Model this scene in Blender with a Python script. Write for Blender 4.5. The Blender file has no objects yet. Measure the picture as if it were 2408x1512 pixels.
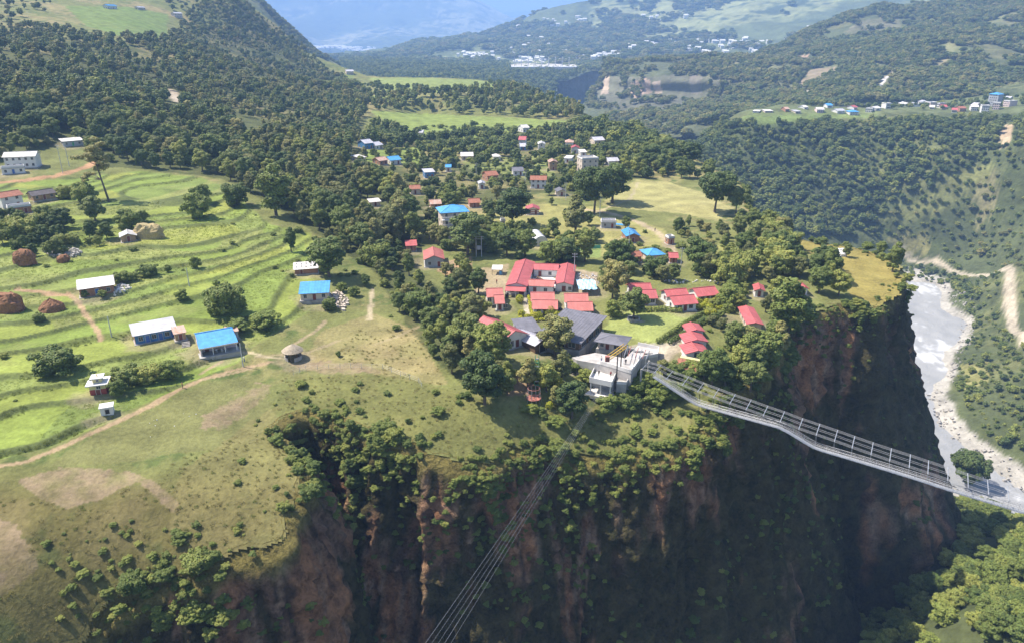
import bpy, math, random
import numpy as np
from mathutils import Vector, Matrix

# ------------------------------------------------------------------ camera, sky, sun, exposure
scene = bpy.context.scene
COL = scene.collection
R = math.radians
FPX, PITCH, CAMZ = 1720.0, R(21.7), 80.0          # focal length in pixels of a 2408 px wide frame
cam_d = bpy.data.cameras.new("camera")
cam_d.sensor_width = 36.0
cam_d.lens = 36.0 * FPX / 2408.0
cam_d.clip_start = 0.5
cam_d.clip_end = 60000.0
cam = bpy.data.objects.new("camera", cam_d)
COL.objects.link(cam)
cam.location = (0, 0, CAMZ)
cam.rotation_euler = (math.pi / 2 - PITCH, 0, 0)
scene.camera = cam

HAZE = 0.000165
SUN_EL = R(56)
SUN_DIR = Vector((-0.975 * math.cos(SUN_EL), 0.222 * math.cos(SUN_EL), math.sin(SUN_EL))).normalized()   # towards the sun
world = bpy.data.worlds.new("World")
scene.world = world
world.use_nodes = True
wn = world.node_tree
sky = wn.nodes.new("ShaderNodeTexSky")
sky.sky_type = 'NISHITA'
sky.sun_disc = False
sky.sun_elevation = SUN_EL
sky.sun_rotation = math.atan2(SUN_DIR.x, SUN_DIR.y)
sky.altitude = 800
sky.air_density = 1.0
sky.dust_density = 2.5
bgn = wn.nodes["Background"]
bgn.inputs[1].default_value = 0.115
wn.links.new(sky.outputs[0], bgn.inputs[0])
sun_d = bpy.data.lights.new("sun", 'SUN')
sun_d.energy = 5.0
sun_d.angle = R(0.53)
sun_d.color = (1.0, 0.93, 0.82)
sun = bpy.data.objects.new("sun", sun_d)
COL.objects.link(sun)
sun.rotation_euler = SUN_DIR.to_track_quat('Z', 'Y').to_euler()
sun.location = (-200, 100, 400)

scene.view_settings.view_transform = 'Standard'
scene.view_settings.look = 'None'
scene.view_settings.gamma = 1.0
scene.view_settings.exposure = 0.85
scene.render.engine = 'CYCLES'
scene.cycles.use_denoising = True
scene.cycles.max_bounces = 6
scene.cycles.diffuse_bounces = 2
scene.cycles.glossy_bounces = 2
scene.cycles.transmission_bounces = 3
scene.cycles.volume_bounces = 2
scene.cycles.transparent_max_bounces = 4

# ------------------------------------------------------------------ numeric helpers
rng = np.random.default_rng(11)
random.seed(11)
SP, CP = math.sin(PITCH), math.cos(PITCH)

def ray(px, py):
    u, w = (px - 1204.0) / FPX, (756.0 - py) / FPX
    return np.array([u, CP + w * SP, -SP + w * CP])

def at_z(px, py, z):
    d = ray(px, py)
    t = (z - CAMZ) / d[2]
    return np.array([d[0] * t, d[1] * t, z])

def at_y(px, py, Y):
    d = ray(px, py)
    t = Y / d[1]
    return np.array([d[0] * t, Y, CAMZ + d[2] * t])

def project(x, y, z):
    zz = z - CAMZ
    dep = y * CP - zz * SP
    up = y * SP + zz * CP
    dep = np.maximum(dep, 1e-3)
    return 1204 + FPX * x / dep, 756 - FPX * up / dep

def _hash(ix, iy, iz, seed):
    h = (ix.astype(np.int64) * 374761393 + iy.astype(np.int64) * 668265263 + iz.astype(np.int64) * 2147483647 + seed * 974634777) & 0x7fffffff
    h = ((h ^ (h >> 13)) * 1274126177) & 0x7fffffff
    h = ((h ^ (h >> 16)) * 69069 + 12345) & 0x7fffffff
    return (h ^ (h >> 11)) / float(0x7fffffff)

def vnoise(x, y, z=None, seed=0):
    x = np.asarray(x, float); y = np.asarray(y, float)
    z = np.zeros_like(x) if z is None else np.asarray(z, float)
    ix, iy, iz = np.floor(x), np.floor(y), np.floor(z)
    fx, fy, fz = x - ix, y - iy, z - iz
    fx = fx * fx * (3 - 2 * fx); fy = fy * fy * (3 - 2 * fy); fz = fz * fz * (3 - 2 * fz)
    ix, iy, iz = ix.astype(np.int64), iy.astype(np.int64), iz.astype(np.int64)
    r = 0
    for a in (0, 1):
        wx = fx if a else 1 - fx
        for b in (0, 1):
            wy = fy if b else 1 - fy
            for c in (0, 1):
                wz = fz if c else 1 - fz
                r = r + wx * wy * wz * _hash(ix + a, iy + b, iz + c, seed)
    return r * 2 - 1

def fbm(x, y, z=None, seed=0, octaves=4, gain=0.5):
    x = np.asarray(x, float); y = np.asarray(y, float)
    z = None if z is None else np.asarray(z, float)
    t = 0; a = 1; n = 0
    for o in range(octaves):
        f = 2.03 ** o
        t = t + a * vnoise(x * f, y * f, None if z is None else z * f, seed + o * 17)
        n += a; a *= gain
    return t / n

def inpoly(px, py, poly):
    poly = np.asarray(poly, float)
    ins = np.zeros(np.shape(px), bool)
    j = len(poly) - 1
    for i in range(len(poly)):
        xi, yi = poly[i]; xj, yj = poly[j]
        c = ((yi > py) != (yj > py)) & (px < (xj - xi) * (py - yi) / (yj - yi + 1e-12) + xi)
        ins ^= c
        j = i
    return ins

def polydist(x, y, line):
    """distance of points to a polyline"""
    d = np.full(np.shape(x), 1e9)
    for (a, b) in zip(line[:-1], line[1:]):
        ax, ay = a[0], a[1]; bx, by = b[0], b[1]
        L = (bx - ax) ** 2 + (by - ay) ** 2 + 1e-12
        t = np.clip(((x - ax) * (bx - ax) + (y - ay) * (by - ay)) / L, 0, 1)
        d = np.minimum(d, np.hypot(x - ax - t * (bx - ax), y - ay - t * (by - ay)))
    return d

def smooth(a, b, x):
    t = np.clip((x - a) / (b - a), 0, 1)
    return t * t * (3 - 2 * t)

class RBF:
    def __init__(self, pts, c=18.0, reg=0.5):
        P = np.array(pts, float)
        self.xy = P[:, :2]; z = P[:, 2]; self.c = c
        n = len(P)
        D = self.phi(self.xy[:, None, :] - self.xy[None, :, :]) - reg * np.eye(n)
        Q = np.c_[np.ones(n), self.xy / 500.0]
        A = np.block([[D, Q], [Q.T, np.zeros((3, 3))]])
        s = np.linalg.solve(A, np.r_[z, 0, 0, 0])
        self.w, self.q = s[:n], s[n:]
    def phi(self, d):
        return np.sqrt((d ** 2).sum(-1) + self.c ** 2)
    def __call__(self, x, y):
        x = np.asarray(x, float); y = np.asarray(y, float)
        sh = x.shape
        x = x.ravel(); y = y.ravel()
        out = self.q[0] + self.q[1] * x / 500 + self.q[2] * y / 500
        for (cx, cy), w in zip(self.xy, self.w):
            out = out + w * np.sqrt((x - cx) ** 2 + (y - cy) ** 2 + self.c ** 2)
        return out.reshape(sh)

# ------------------------------------------------------------------ material helpers
def mat_nodes(name):
    m = bpy.data.materials.new(name)
    m.use_nodes = True
    nt = m.node_tree
    return m, nt, nt.nodes["Principled BSDF"]

def N(nt, typ, **kw):
    n = nt.nodes.new(typ)
    for k, v in kw.items():
        if k.startswith('i_'):
            n.inputs[int(k[2:])].default_value = v
        else:
            setattr(n, k, v)
    return n

def mixc(nt, fac, a, b, blend='MIX'):
    n = nt.nodes.new("ShaderNodeMix"); n.data_type = 'RGBA'; n.blend_type = blend
    for i, v in ((0, fac), (6, a), (7, b)):
        if hasattr(v, 'is_linked') or isinstance(v, bpy.types.NodeSocket):
            nt.links.new(v, n.inputs[i])
        else:
            n.inputs[i].default_value = v if i == 0 else (*v[:3], 1)
    return n.outputs[2]

def paint(name, col, rough=0.7, var=0.25, scale=0.6, metal=0.0, bump=0.0, dirt=None):
    """flat colour with mottled wear"""
    m, nt, b = mat_nodes(name)
    tc = N(nt, "ShaderNodeTexCoord")
    no = N(nt, "ShaderNodeTexNoise"); no.inputs["Scale"].default_value = scale; no.inputs["Detail"].default_value = 5
    nt.links.new(tc.outputs["Object"], no.inputs["Vector"])
    rp = N(nt, "ShaderNodeMapRange"); rp.inputs[1].default_value = 0.3; rp.inputs[2].default_value = 0.7
    nt.links.new(no.outputs["Fac"], rp.inputs[0])
    dark = dirt or [c * (1 - var) for c in col]
    light = [min(1, c * (1 + var * 0.4)) for c in col]
    mp = N(nt, "ShaderNodeMapping"); mp.inputs["Scale"].default_value = (2.2, 2.2, .5)
    nt.links.new(tc.outputs["Object"], mp.inputs["Vector"])
    n2 = N(nt, "ShaderNodeTexNoise"); n2.inputs["Scale"].default_value = scale * 1.7; n2.inputs["Detail"].default_value = 7; n2.inputs["Roughness"].default_value = .7
    nt.links.new(mp.outputs[0], n2.inputs["Vector"])
    r2 = N(nt, "ShaderNodeMapRange"); r2.inputs[1].default_value = .55; r2.inputs[2].default_value = .75; r2.inputs[4].default_value = .55
    nt.links.new(n2.outputs["Fac"], r2.inputs[0])
    grime = [.5 * c + .5 * g for c, g in zip(col, (.20, .15, .11))]
    nt.links.new(mixc(nt, r2.outputs[0], mixc(nt, rp.outputs[0], dark, light), grime), b.inputs["Base Color"])
    b.inputs["Roughness"].default_value = rough
    b.inputs["Metallic"].default_value = metal
    if bump:
        bp = N(nt, "ShaderNodeBump"); bp.inputs["Strength"].default_value = bump; bp.inputs["Distance"].default_value = 0.1
        nt.links.new(no.outputs["Fac"], bp.inputs["Height"]); nt.links.new(bp.outputs[0], b.inputs["Normal"])
    return m

def ground_mat(name, scales=(0.9, 0.15), amt=0.35, bump=0.6, dist=0.4, rough=0.95):
    """colour attribute times two noises, with fine relief"""
    m, nt, b = mat_nodes(name)
    at = N(nt, "ShaderNodeAttribute", attribute_name="Col")
    tc = N(nt, "ShaderNodeTexCoord")
    n1 = N(nt, "ShaderNodeTexNoise"); n1.inputs["Scale"].default_value = scales[0]; n1.inputs["Detail"].default_value = 6; n1.inputs["Roughness"].default_value = 0.65
    n2 = N(nt, "ShaderNodeTexNoise"); n2.inputs["Scale"].default_value = scales[1]; n2.inputs["Detail"].default_value = 4
    for n in (n1, n2):
        nt.links.new(tc.outputs["Object"], n.inputs["Vector"])
    ad = N(nt, "ShaderNodeMath", operation='ADD'); nt.links.new(n1.outputs[0], ad.inputs[0]); nt.links.new(n2.outputs[0], ad.inputs[1])
    mr = N(nt, "ShaderNodeMapRange"); mr.inputs[1].default_value = 0.7; mr.inputs[2].default_value = 1.3
    mr.inputs[3].default_value = 1 - amt; mr.inputs[4].default_value = 1 + amt
    nt.links.new(ad.outputs[0], mr.inputs[0])
    cr = N(nt, "ShaderNodeCombineColor")
    for i in range(3):
        nt.links.new(mr.outputs[0], cr.inputs[i])
    nt.links.new(mixc(nt, 1.0, at.outputs["Color"], cr.outputs[0], 'MULTIPLY'), b.inputs["Base Color"])
    b.inputs["Roughness"].default_value = rough
    b.inputs["Specular IOR Level"].default_value = 0.2
    bp = N(nt, "ShaderNodeBump"); bp.inputs["Strength"].default_value = bump; bp.inputs["Distance"].default_value = dist
    nt.links.new(n1.outputs[0], bp.inputs["Height"]); nt.links.new(bp.outputs[0], b.inputs["Normal"])
    return m

def leaf_mat(name, c0, c1, c2, trans=0.22):
    """foliage: one tone per plant (object random), leaf to leaf variation from the Col attribute"""
    m, nt, b = mat_nodes(name)
    oi = N(nt, "ShaderNodeObjectInfo")
    rp = N(nt, "ShaderNodeValToRGB")
    e = rp.color_ramp.elements
    e[0].position = 0.0; e[0].color = (*c0, 1)
    e[1].position = 1.0; e[1].color = (*c2, 1)
    k = e.new(0.55); k.color = (*c1, 1)
    nt.links.new(oi.outputs["Random"], rp.inputs[0])
    at = N(nt, "ShaderNodeAttribute", attribute_name="Col")
    col = mixc(nt, 1.0, rp.outputs[0], at.outputs["Color"], 'MULTIPLY')
    nt.links.new(col, b.inputs["Base Color"])
    b.inputs["Roughness"].default_value = 0.55
    b.inputs["Specular IOR Level"].default_value = 0.25
    tr = N(nt, "ShaderNodeBsdfTranslucent"); nt.links.new(col, tr.inputs[0])
    mx = N(nt, "ShaderNodeMixShader"); mx.inputs[0].default_value = trans
    nt.links.new(b.outputs[0], mx.inputs[1]); nt.links.new(tr.outputs[0], mx.inputs[2])
    nt.links.new(mx.outputs[0], nt.nodes["Material Output"].inputs[0])
    return m

# ------------------------------------------------------------------ object helpers
def tag(o, label=None, cat=None, group=None, kind=None):
    if label: o["label"] = label
    if cat: o["category"] = cat
    if group: o["group"] = group
    if kind: o["kind"] = kind
    return o

def link(name, me, parent=None, mat=None, loc=None):
    o = bpy.data.objects.new(name, me)
    COL.objects.link(o)
    if mat and not me.materials: me.materials.append(mat)
    if parent: o.parent = parent
    if loc is not None: o.location = loc
    return o

def empty(name, loc, rz=0.0):
    o = bpy.data.objects.new(name, None)
    o.empty_display_size = 0.5
    COL.objects.link(o)
    o.location = loc
    o.rotation_euler = (0, 0, rz)
    return o

def np_mesh(name, V, F, cols=None, smooth_shade=True):
    """V (n,3), F (m,3|4) arrays"""
    me = bpy.data.meshes.new(name)
    V = np.asarray(V, np.float32); F = np.asarray(F, np.int32)
    k = F.shape[1]
    me.vertices.add(len(V)); me.vertices.foreach_set("co", V.ravel())
    me.loops.add(F.size); me.loops.foreach_set("vertex_index", F.ravel())
    me.polygons.add(len(F))
    me.polygons.foreach_set("loop_start", np.arange(0, F.size, k, dtype=np.int32))
    me.polygons.foreach_set("loop_total", np.full(len(F), k, np.int32))
    me.polygons.foreach_set("use_smooth", np.full(len(F), smooth_shade, bool))
    me.update(calc_edges=True)
    if cols is not None:
        a = me.color_attributes.new("Col", 'FLOAT_COLOR', 'POINT')
        c = np.ones((len(V), 4), np.float32); c[:, :3] = cols
        a.data.foreach_set("color", c.ravel())
    me.validate()
    return me

def grid_faces(nr, nc):
    i = np.arange(nr * nc).reshape(nr, nc)
    return np.stack([i[:-1, :-1].ravel(), i[:-1, 1:].ravel(), i[1:, 1:].ravel(), i[1:, :-1].ravel()], 1)

class MB:
    """collects boxes, prisms and tubes; build() links them as ONE mesh object"""
    def __init__(self):
        self.v = []; self.f = []
    def add(self, vs, fs):
        o = len(self.v)
        self.v += [tuple(p) for p in vs]
        self.f += [tuple(i + o for i in f) for f in fs]
        return self
    def box(self, x0, y0, z0, x1, y1, z1):
        return self.add([(x0, y0, z0), (x1, y0, z0), (x1, y1, z0), (x0, y1, z0), (x0, y0, z1), (x1, y0, z1), (x1, y1, z1), (x0, y1, z1)],
                        [(0, 3, 2, 1), (4, 5, 6, 7), (0, 1, 5, 4), (1, 2, 6, 5), (2, 3, 7, 6), (3, 0, 4, 7)])
    def slab(self, q, t):
        """four corners (counter-clockwise from above) thickened downwards by t"""
        q = [Vector(p) for p in q]
        n = (q[1] - q[0]).cross(q[3] - q[0]).normalized() * t
        return self.add(q + [p - n for p in q], [(0, 1, 2, 3), (7, 6, 5, 4), (0, 4, 5, 1), (1, 5, 6, 2), (2, 6, 7, 3), (3, 7, 4, 0)])
    def prism(self, poly, z0, z1):
        n = len(poly)
        vs = [(x, y, z0) for x, y in poly] + [(x, y, z1) for x, y in poly]
        return self.add(vs, [tuple(range(n - 1, -1, -1)), tuple(range(n, 2 * n))] + [(i, (i + 1) % n, n + (i + 1) % n, n + i) for i in range(n)])
    def tube(self, p0, p1, r0, r1=None, n=6, cap=True):
        r1 = r0 if r1 is None else r1
        p0, p1 = Vector(p0), Vector(p1)
        d = (p1 - p0).normalized()
        a = d.cross(Vector((0, 0, 1)) if abs(d.z) < 0.9 else Vector((1, 0, 0))).normalized(); b = d.cross(a)
        vs = []
        for p, r in ((p0, r0), (p1, r1)):
            vs += [p + (a * math.cos(2 * math.pi * k / n) + b * math.sin(2 * math.pi * k / n)) * r for k in range(n)]
        fs = [(k, (k + 1) % n, n + (k + 1) % n, n + k) for k in range(n)]
        if cap: fs += [tuple(range(n - 1, -1, -1)), tuple(range(n, 2 * n))]
        return self.add(vs, fs)
    def path(self, pts, r, n=4):
        for a, b in zip(pts[:-1], pts[1:]):
            self.tube(a, b, r, r, n, cap=False)
        return self
    def mesh(self, name, mat=None):
        me = bpy.data.meshes.new(name)
        me.from_pydata([tuple(map(float, p)) for p in self.v], [], self.f)
        me.update()
        if mat: me.materials.append(mat)
        return me
    def build(self, name, mat, parent=None, loc=None):
        return link(name, self.mesh(name, mat), parent, None, loc)
# ------------------------------------------------------------------ the plateau: control heights
ctrl = []
def cz(*pts):
    for (px, py, z) in pts: ctrl.append(at_z(px, py, z))
def cy(*pts):
    for (px, py, Y) in pts: ctrl.append(at_y(px, py, Y))
# village plateau
cz((1300, 1000, -7), (1440, 850, 0), (1400, 846, 0), (1480, 850, -.5), (1355, 872, -1.2), (1378, 886, -2.5), (1420, 900, -8), (1400, 940, -11), (1465, 910, -8), (1500, 925, -8), (1380, 920, -7.5), (1560, 960, -8), (1640, 960, -6), (1500, 800, 0), (1250, 740, 0), (1200, 650, 0), (1700, 700, 0), (1900, 640, 0), (2050, 640, -1),
   (1900, 575, -1), (1600, 480, 0), (1300, 520, 0), (1000, 640, 0), (1050, 500, 1), (1400, 400, 1), (1000, 400, 2), (1300, 330, 0),
   (1100, 295, 0), (1250, 290, 0), (1000, 268, 0), (1150, 900, -1), (1320, 930, -4.5), (1560, 895, -2.5), (1040, 860, -1), (960, 900, -1.2), (1700, 800, 0), (1820, 760, -1))
# upper terrace with the far fields
cy((1000, 236, 800), (1100, 236, 800), (950, 205, 960), (1000, 190, 1060), (1150, 200, 1050), (1180, 215, 920), (1270, 240, 880), (900, 250, 760))
# rice terraces: lines of equal height
for z, L in ((9, [(0, 647), (234, 634), (502, 587), (636, 513)]), (6.3, [(0, 725), (197, 714), (435, 677), (560, 635), (680, 560)]),
             (4.5, [(0, 798), (200, 765), (450, 735), (600, 690), (720, 600)]), (13, [(0, 540), (234, 493), (335, 490), (435, 447), (500, 425)]),
             (11, [(0, 590), (268, 560), (425, 530), (560, 480)]), (15, [(0, 480), (200, 440), (330, 412)]),
             (3, [(0, 850), (230, 830), (420, 795), (560, 760), (680, 720), (760, 650)]), (1.5, [(0, 960), (250, 900), (430, 860), (590, 800), (720, 740)]),
             (0, [(0, 1090), (300, 990), (560, 890), (690, 850), (850, 760), (930, 740)])):
    for (px, py) in L: cz((px, py, z))
# spur
cz((100, 1180, -1.5), (350, 1080, -1), (600, 930, -1.2), (560, 1050, -2), (300, 1240, -4), (0, 1300, -4), (550, 1200, -5), (150, 1400, -9), (0, 1512, -10), (430, 1330, -8), (-300, 1300, -3), (-300, 1000, 3))
cz((750, 880, -1), (820, 940, -2), (950, 960, -3), (1100, 1000, -4.5))
# hillside on the left
cy((0, 395, 345), (0, 300, 400), (0, 200, 500), (0, 120, 600), (0, 0, 950), (400, 320, 440), (400, 200, 640), (400, 100, 850), (300, 40, 980),
   (550, 10, 1250), (200, 250, 470), (600, 350, 430), (700, 300, 560), (700, 200, 1000), (640, 100, 1250), (760, 165, 1150), (830, 195, 1100),
   (860, 320, 600), (840, 250, 800), (-300, 300, 380), (-300, 100, 650), (-300, -100, 1200), (300, -60, 1350), (520, 440, 330), (700, 460, 345), (640, 540, 275))
EDGE_PX = [(60, 1800, -30), (150, 1640, -22), (230, 1512, -18), (345, 1425, -14), (500, 1385, -12), (620, 1340, -10), (690, 1285, -8), (748, 1180, -6), (725, 1100, -4),
           (662, 1035, -3), (652, 985, -2.8), (720, 985, -3.5), (860, 1012, -5), (1000, 1060, -7), (1110, 1105, -10), (1230, 1095, -11), (1350, 1075, -13),
           (1480, 1090, -13.5), (1600, 1050, -11), (1690, 1030, -9), (1715, 965, -5), (1790, 905, -4), (1850, 840, -3), (1888, 765, -2.5), (1960, 722, -2),
           (2060, 728, -3), (2132, 692, -2), (2146, 655, -1), (2110, 603, -1), (2000, 572, -1), (1850, 553, -1), (1775, 500, -1), (1750, 430, -1),
           (1650, 380, 0), (1500, 310, 0), (1390, 275, 0), (1310, 238, 5), (1235, 206, 10)]
EDGE3 = [at_z(*e) for e in EDGE_PX]
for p in EDGE3[1:]: ctrl.append(p)
H0 = RBF(ctrl, c=14.0, reg=1.0)

# plateau outline (world), smoothed and roughened
def chaikin(P, n):
    for _ in range(n):
        Q = [P[0]]
        for a, b in zip(P[:-1], P[1:]):
            Q += [a * 0.75 + b * 0.25, a * 0.25 + b * 0.75]
        Q.append(P[-1]); P = Q
    return P
_e = np.array(chaikin([p[:2] for p in EDGE3], 2))
_s = np.r_[0, np.cumsum(np.hypot(*np.diff(_e, axis=0).T))]
_st = [0.0]
while _st[-1] < _s[-1]:
    q = np.interp(_st[-1], _s, _e[:, 1])
    _st.append(_st[-1] + max(0.8, 0.006 * q))
ES = np.array(_st[:-1])
EX = np.interp(ES, _s, _e[:, 0]); EY = np.interp(ES, _s, _e[:, 1])
tx = np.gradient(EX); ty = np.gradient(EY); tl = np.hypot(tx, ty); tx /= tl; ty /= tl
for _ in range(6):                              # smooth the normals
    tx = np.convolve(np.r_[tx[0], tx, tx[-1]], [.25, .5, .25], 'valid'); ty = np.convolve(np.r_[ty[0], ty, ty[-1]], [.25, .5, .25], 'valid')
tl = np.hypot(tx, ty); NX, NY = ty / tl, -tx / tl           # outward (to the right of the walking direction)
amp = np.clip((EY - 60) / 60, 0.2, 1.0)
wob = (fbm(ES * 0.06, ES * 0, seed=3) * 4.5 + fbm(ES * 0.22, ES * 0, seed=4) * 2.0) * amp
EX = EX + NX * wob; EY = EY + NY * wob
OUTLINE = list(zip(EX, EY)) + [tuple(at_y(*q)[:2]) for q in ((1190, 190, 1120), (1020, 183, 1150), (870, 181, 1160), (770, 160, 1230), (650, 60, 1320), (540, -10, 1400))] + [(-1600, 1500), (-1600, 20), (-60, 20)]

TER_PX = [(-400, 470), (-50, 430), (200, 408), (330, 395), (480, 410), (545, 440), (640, 520), (735, 540), (765, 610), (735, 650), (770, 662), (760, 720), (690, 762),
          (600, 822), (560, 860), (420, 918), (280, 985), (120, 1055), (0, 1085), (-400, 1200)]
STEP = 0.95
def heights(x, y, full=False):
    z = H0(x, y)
    px, py = project(x, y, z)
    d = polydist(px, py, TER_PX + TER_PX[:1])
    m = smooth(0, 14, np.where(inpoly(px, py, TER_PX), d, 0))
    q = (z + fbm(x * 0.03, y * 0.03, seed=9, octaves=2) * 1.1) / STEP
    fq = q - np.floor(q)
    step = STEP * (np.floor(q) + smooth(0.84, 1.0, fq))
    zt = step + 0.04 - (q * STEP - z)
    z2 = z * (1 - m) + zt * m
    z2 = z2 + (1 - m) * (fbm(x * 0.05, y * 0.05, seed=21, octaves=3) * 0.7 + fbm(x * 0.4, y * 0.4, seed=22, octaves=2) * 0.12)
    if full: return z2, m, np.floor(q), fq, px, py
    return z2

_MY = np.exp(np.linspace(math.log(60), math.log(1415), 900))
def march(px, py, hf):
    """first meeting of the sight line through a pixel with a height function"""
    d = ray(px, py)
    Y = _MY
    for _ in range(2):
        t = Y / d[1]
        g = CAMZ + d[2] * t - hf(d[0] * t, Y)
        k = np.nonzero((g[:-1] > 0) & (g[1:] <= 0))[0]
        if len(k) == 0:
            k = [int(np.argmin(np.abs(g[:-1])))]
        k = k[0]
        Y = np.linspace(Y[k], Y[k + 1], 12)
    t = (Y[k] + Y[min(k + 1, len(Y) - 1)]) / 2 / d[1] if False else Y[5] / d[1]
    X, YY = d[0] * t, d[1] * t
    return Vector((X, YY, float(hf(np.array([X]), np.array([YY]))[0])))
def ground(px, py):
    return march(px, py, heights)

# ------------------------------------------------------------------ ground colours
def mixcol(base, mask, col):
    m = mask[:, None]
    return base * (1 - m) + np.array(col)[None, :] * m

FIELD_ZONES = [   # polygon in picture pixels, colour, edge roughness
    ([(870, 262), (1000, 268), (1340, 285), (1330, 300), (1200, 312), (1180, 325), (960, 330), (925, 300)], (.25, .32, .075)),
    ([(868, 184), (1020, 184), (1195, 195), (1185, 206), (1030, 220), (900, 216)], (.26, .32, .09)),
    ([(780, 219), (925, 228), (920, 242), (790, 236)], (.22, .30, .06)),
    ([(850, 352), (995, 346), (985, 388), (870, 392)], (.24, .31, .07)),
    ([(1080, 372), (1310, 366), (1300, 425), (1240, 420), (1100, 398)], (.24, .28, .085)),
    ([(150, 14), (300, 18), (395, 34), (392, 86), (300, 92), (200, 60)], (.18, .26, .06)),
    ([(755, 170), (832, 178), (835, 204), (775, 202)], (.2, .26, .07)),
    ([(1410, 484), (1495, 424), (1560, 428), (1640, 448), (1725, 492), (1690, 520), (1600, 500), (1500, 494)], (.42, .39, .16)),
    ([(1130, 505), (1230, 478), (1400, 488), (1560, 540), (1590, 575), (1480, 585), (1400, 606), (1300, 592), (1130, 566)], (.36, .34, .12)),
    ([(1355, 575), (1410, 572), (1412, 606), (1350, 606)], (.24, .33, .10)),
    ([(1690, 570), (1760, 600), (1720, 650), (1660, 640)], (.3, .3, .09)),
    ([(1820, 556), (1960, 560), (2070, 598), (2112, 618), (2136, 694), (2060, 725), (2000, 696), (1960, 624)], (.34, .28, .08)),
    ([(1418, 776), (1438, 748), (1480, 733), (1560, 732), (1640, 742), (1622, 762), (1592, 778), (1562, 797), (1540, 810), (1480, 797), (1440, 792)], (.34, .39, .12)),
    ([(1110, 640), (1195, 622), (1195, 695), (1120, 692)], (.42, .33, .20)),
    ([(1036, 618), (1110, 606), (1112, 640), (1060, 655), (1030, 640)], (.40, .26, .15)),
    ([(1338, 632), (1402, 640), (1408, 694), (1345, 692)], (.52, .42, .30)),
    ([(1450, 655), (1740, 655), (1740, 668), (1450, 668)], (.26, .28, .09)),
    ([(1200, 860), (1260, 905), (1250, 925), (1196, 930)], (.35, .24, .15)),
    ([(1335, 826), (1560, 806), (1560, 860), (1470, 900), (1340, 880)], (.36, .33, .28)),
]
BARE = (.33, .25, .155)
BARE_ZONES = [[(45, 1135), (150, 1095), (300, 1105), (345, 1120), (290, 1150), (225, 1180), (150, 1195), (85, 1165)],
              [(470, 985), (540, 935), (610, 905), (640, 905), (600, 950), (545, 1000), (480, 1015)],
              [(-60, 1225), (50, 1235), (85, 1330), (45, 1365), (-60, 1420)],
              [(328, 1130), (352, 1122), (425, 1185), (405, 1205)], [(680, 860), (760, 850), (860, 855), (900, 880), (760, 880)]]
PATHS = [   # polyline in pixels, half width in metres, colour
    ([(-40, 1100), (0, 1095), (60, 1085), (150, 1050), (250, 1003), (350, 955), (420, 915), (480, 890), (560, 868), (640, 850)], 0.75, (.44, .32, .19)),
    ([(470, 893), (540, 880), (600, 862)], 0.5, (.44, .34, .2)),
    ([(575, 830), (630, 840), (672, 844)], 0.6, (.52, .44, .28)),
    ([(470, 880), (500, 862), (520, 850)], 0.5, (.42, .32, .19)),
    ([(160, 690), (185, 710), (200, 740), (225, 770), (238, 800)], 0.7, (.46, .32, .19)),
    ([(40, 682), (110, 688), (160, 695)], 0.8, (.46, .30, .18)),
    ([(690, 812), (740, 780), (765, 755)], 0.5, (.40, .32, .19)),
    ([(600, 840), (720, 830), (800, 800)], 0.5, (.36, .30, .17)),
    ([(876, 680), (872, 720), (868, 752)], 0.8, (.50, .42, .27)),
    ([(880, 810), (940, 790), (985, 768)], 0.6, (.36, .30, .16)),
    ([(-40, 432), (0, 430), (60, 425), (130, 415), (180, 402), (215, 388), (240, 372)], 2.0, (.50, .29, .16)),
    ([(400, 212), (412, 225), (420, 240)], 4.5, (.55, .46, .34)),
    ([(1370, 492), (1440, 503), (1500, 522), (1545, 545), (1572, 575), (1590, 600)], 1.6, (.48, .39, .25)),
    ([(1500, 430), (1480, 470), (1400, 500)], 0.8, (.46, .40, .24)),
    ([(1235, 690), (1244, 738)], 1.0, (.6, .55, .45)),
    ([(1562, 832), (1585, 815), (1605, 806)], 2.6, (.55, .48, .36)),
    ([(1480, 745), (1492, 752), (1510, 756)], 0.6, (.5, .45, .36)),
    ([(1200, 175), (1320, 185)], 3.0, (.4, .3, .2)),
]
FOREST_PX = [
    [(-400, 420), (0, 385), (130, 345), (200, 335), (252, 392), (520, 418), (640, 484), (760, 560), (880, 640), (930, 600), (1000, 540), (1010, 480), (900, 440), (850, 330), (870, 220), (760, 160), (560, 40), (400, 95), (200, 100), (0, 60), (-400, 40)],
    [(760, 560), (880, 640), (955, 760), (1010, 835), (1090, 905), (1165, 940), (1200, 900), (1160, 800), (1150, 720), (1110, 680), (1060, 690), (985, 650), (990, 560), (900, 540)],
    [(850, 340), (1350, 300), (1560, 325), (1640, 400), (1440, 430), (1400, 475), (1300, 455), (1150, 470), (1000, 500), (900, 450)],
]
CROPS = np.array([(.26, .32, .066), (.28, .325, .07), (.23, .295, .062), (.25, .295, .08), (.31, .335, .075), (.21, .265, .066), (.27, .295, .088), (.25, .315, .07)])

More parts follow.
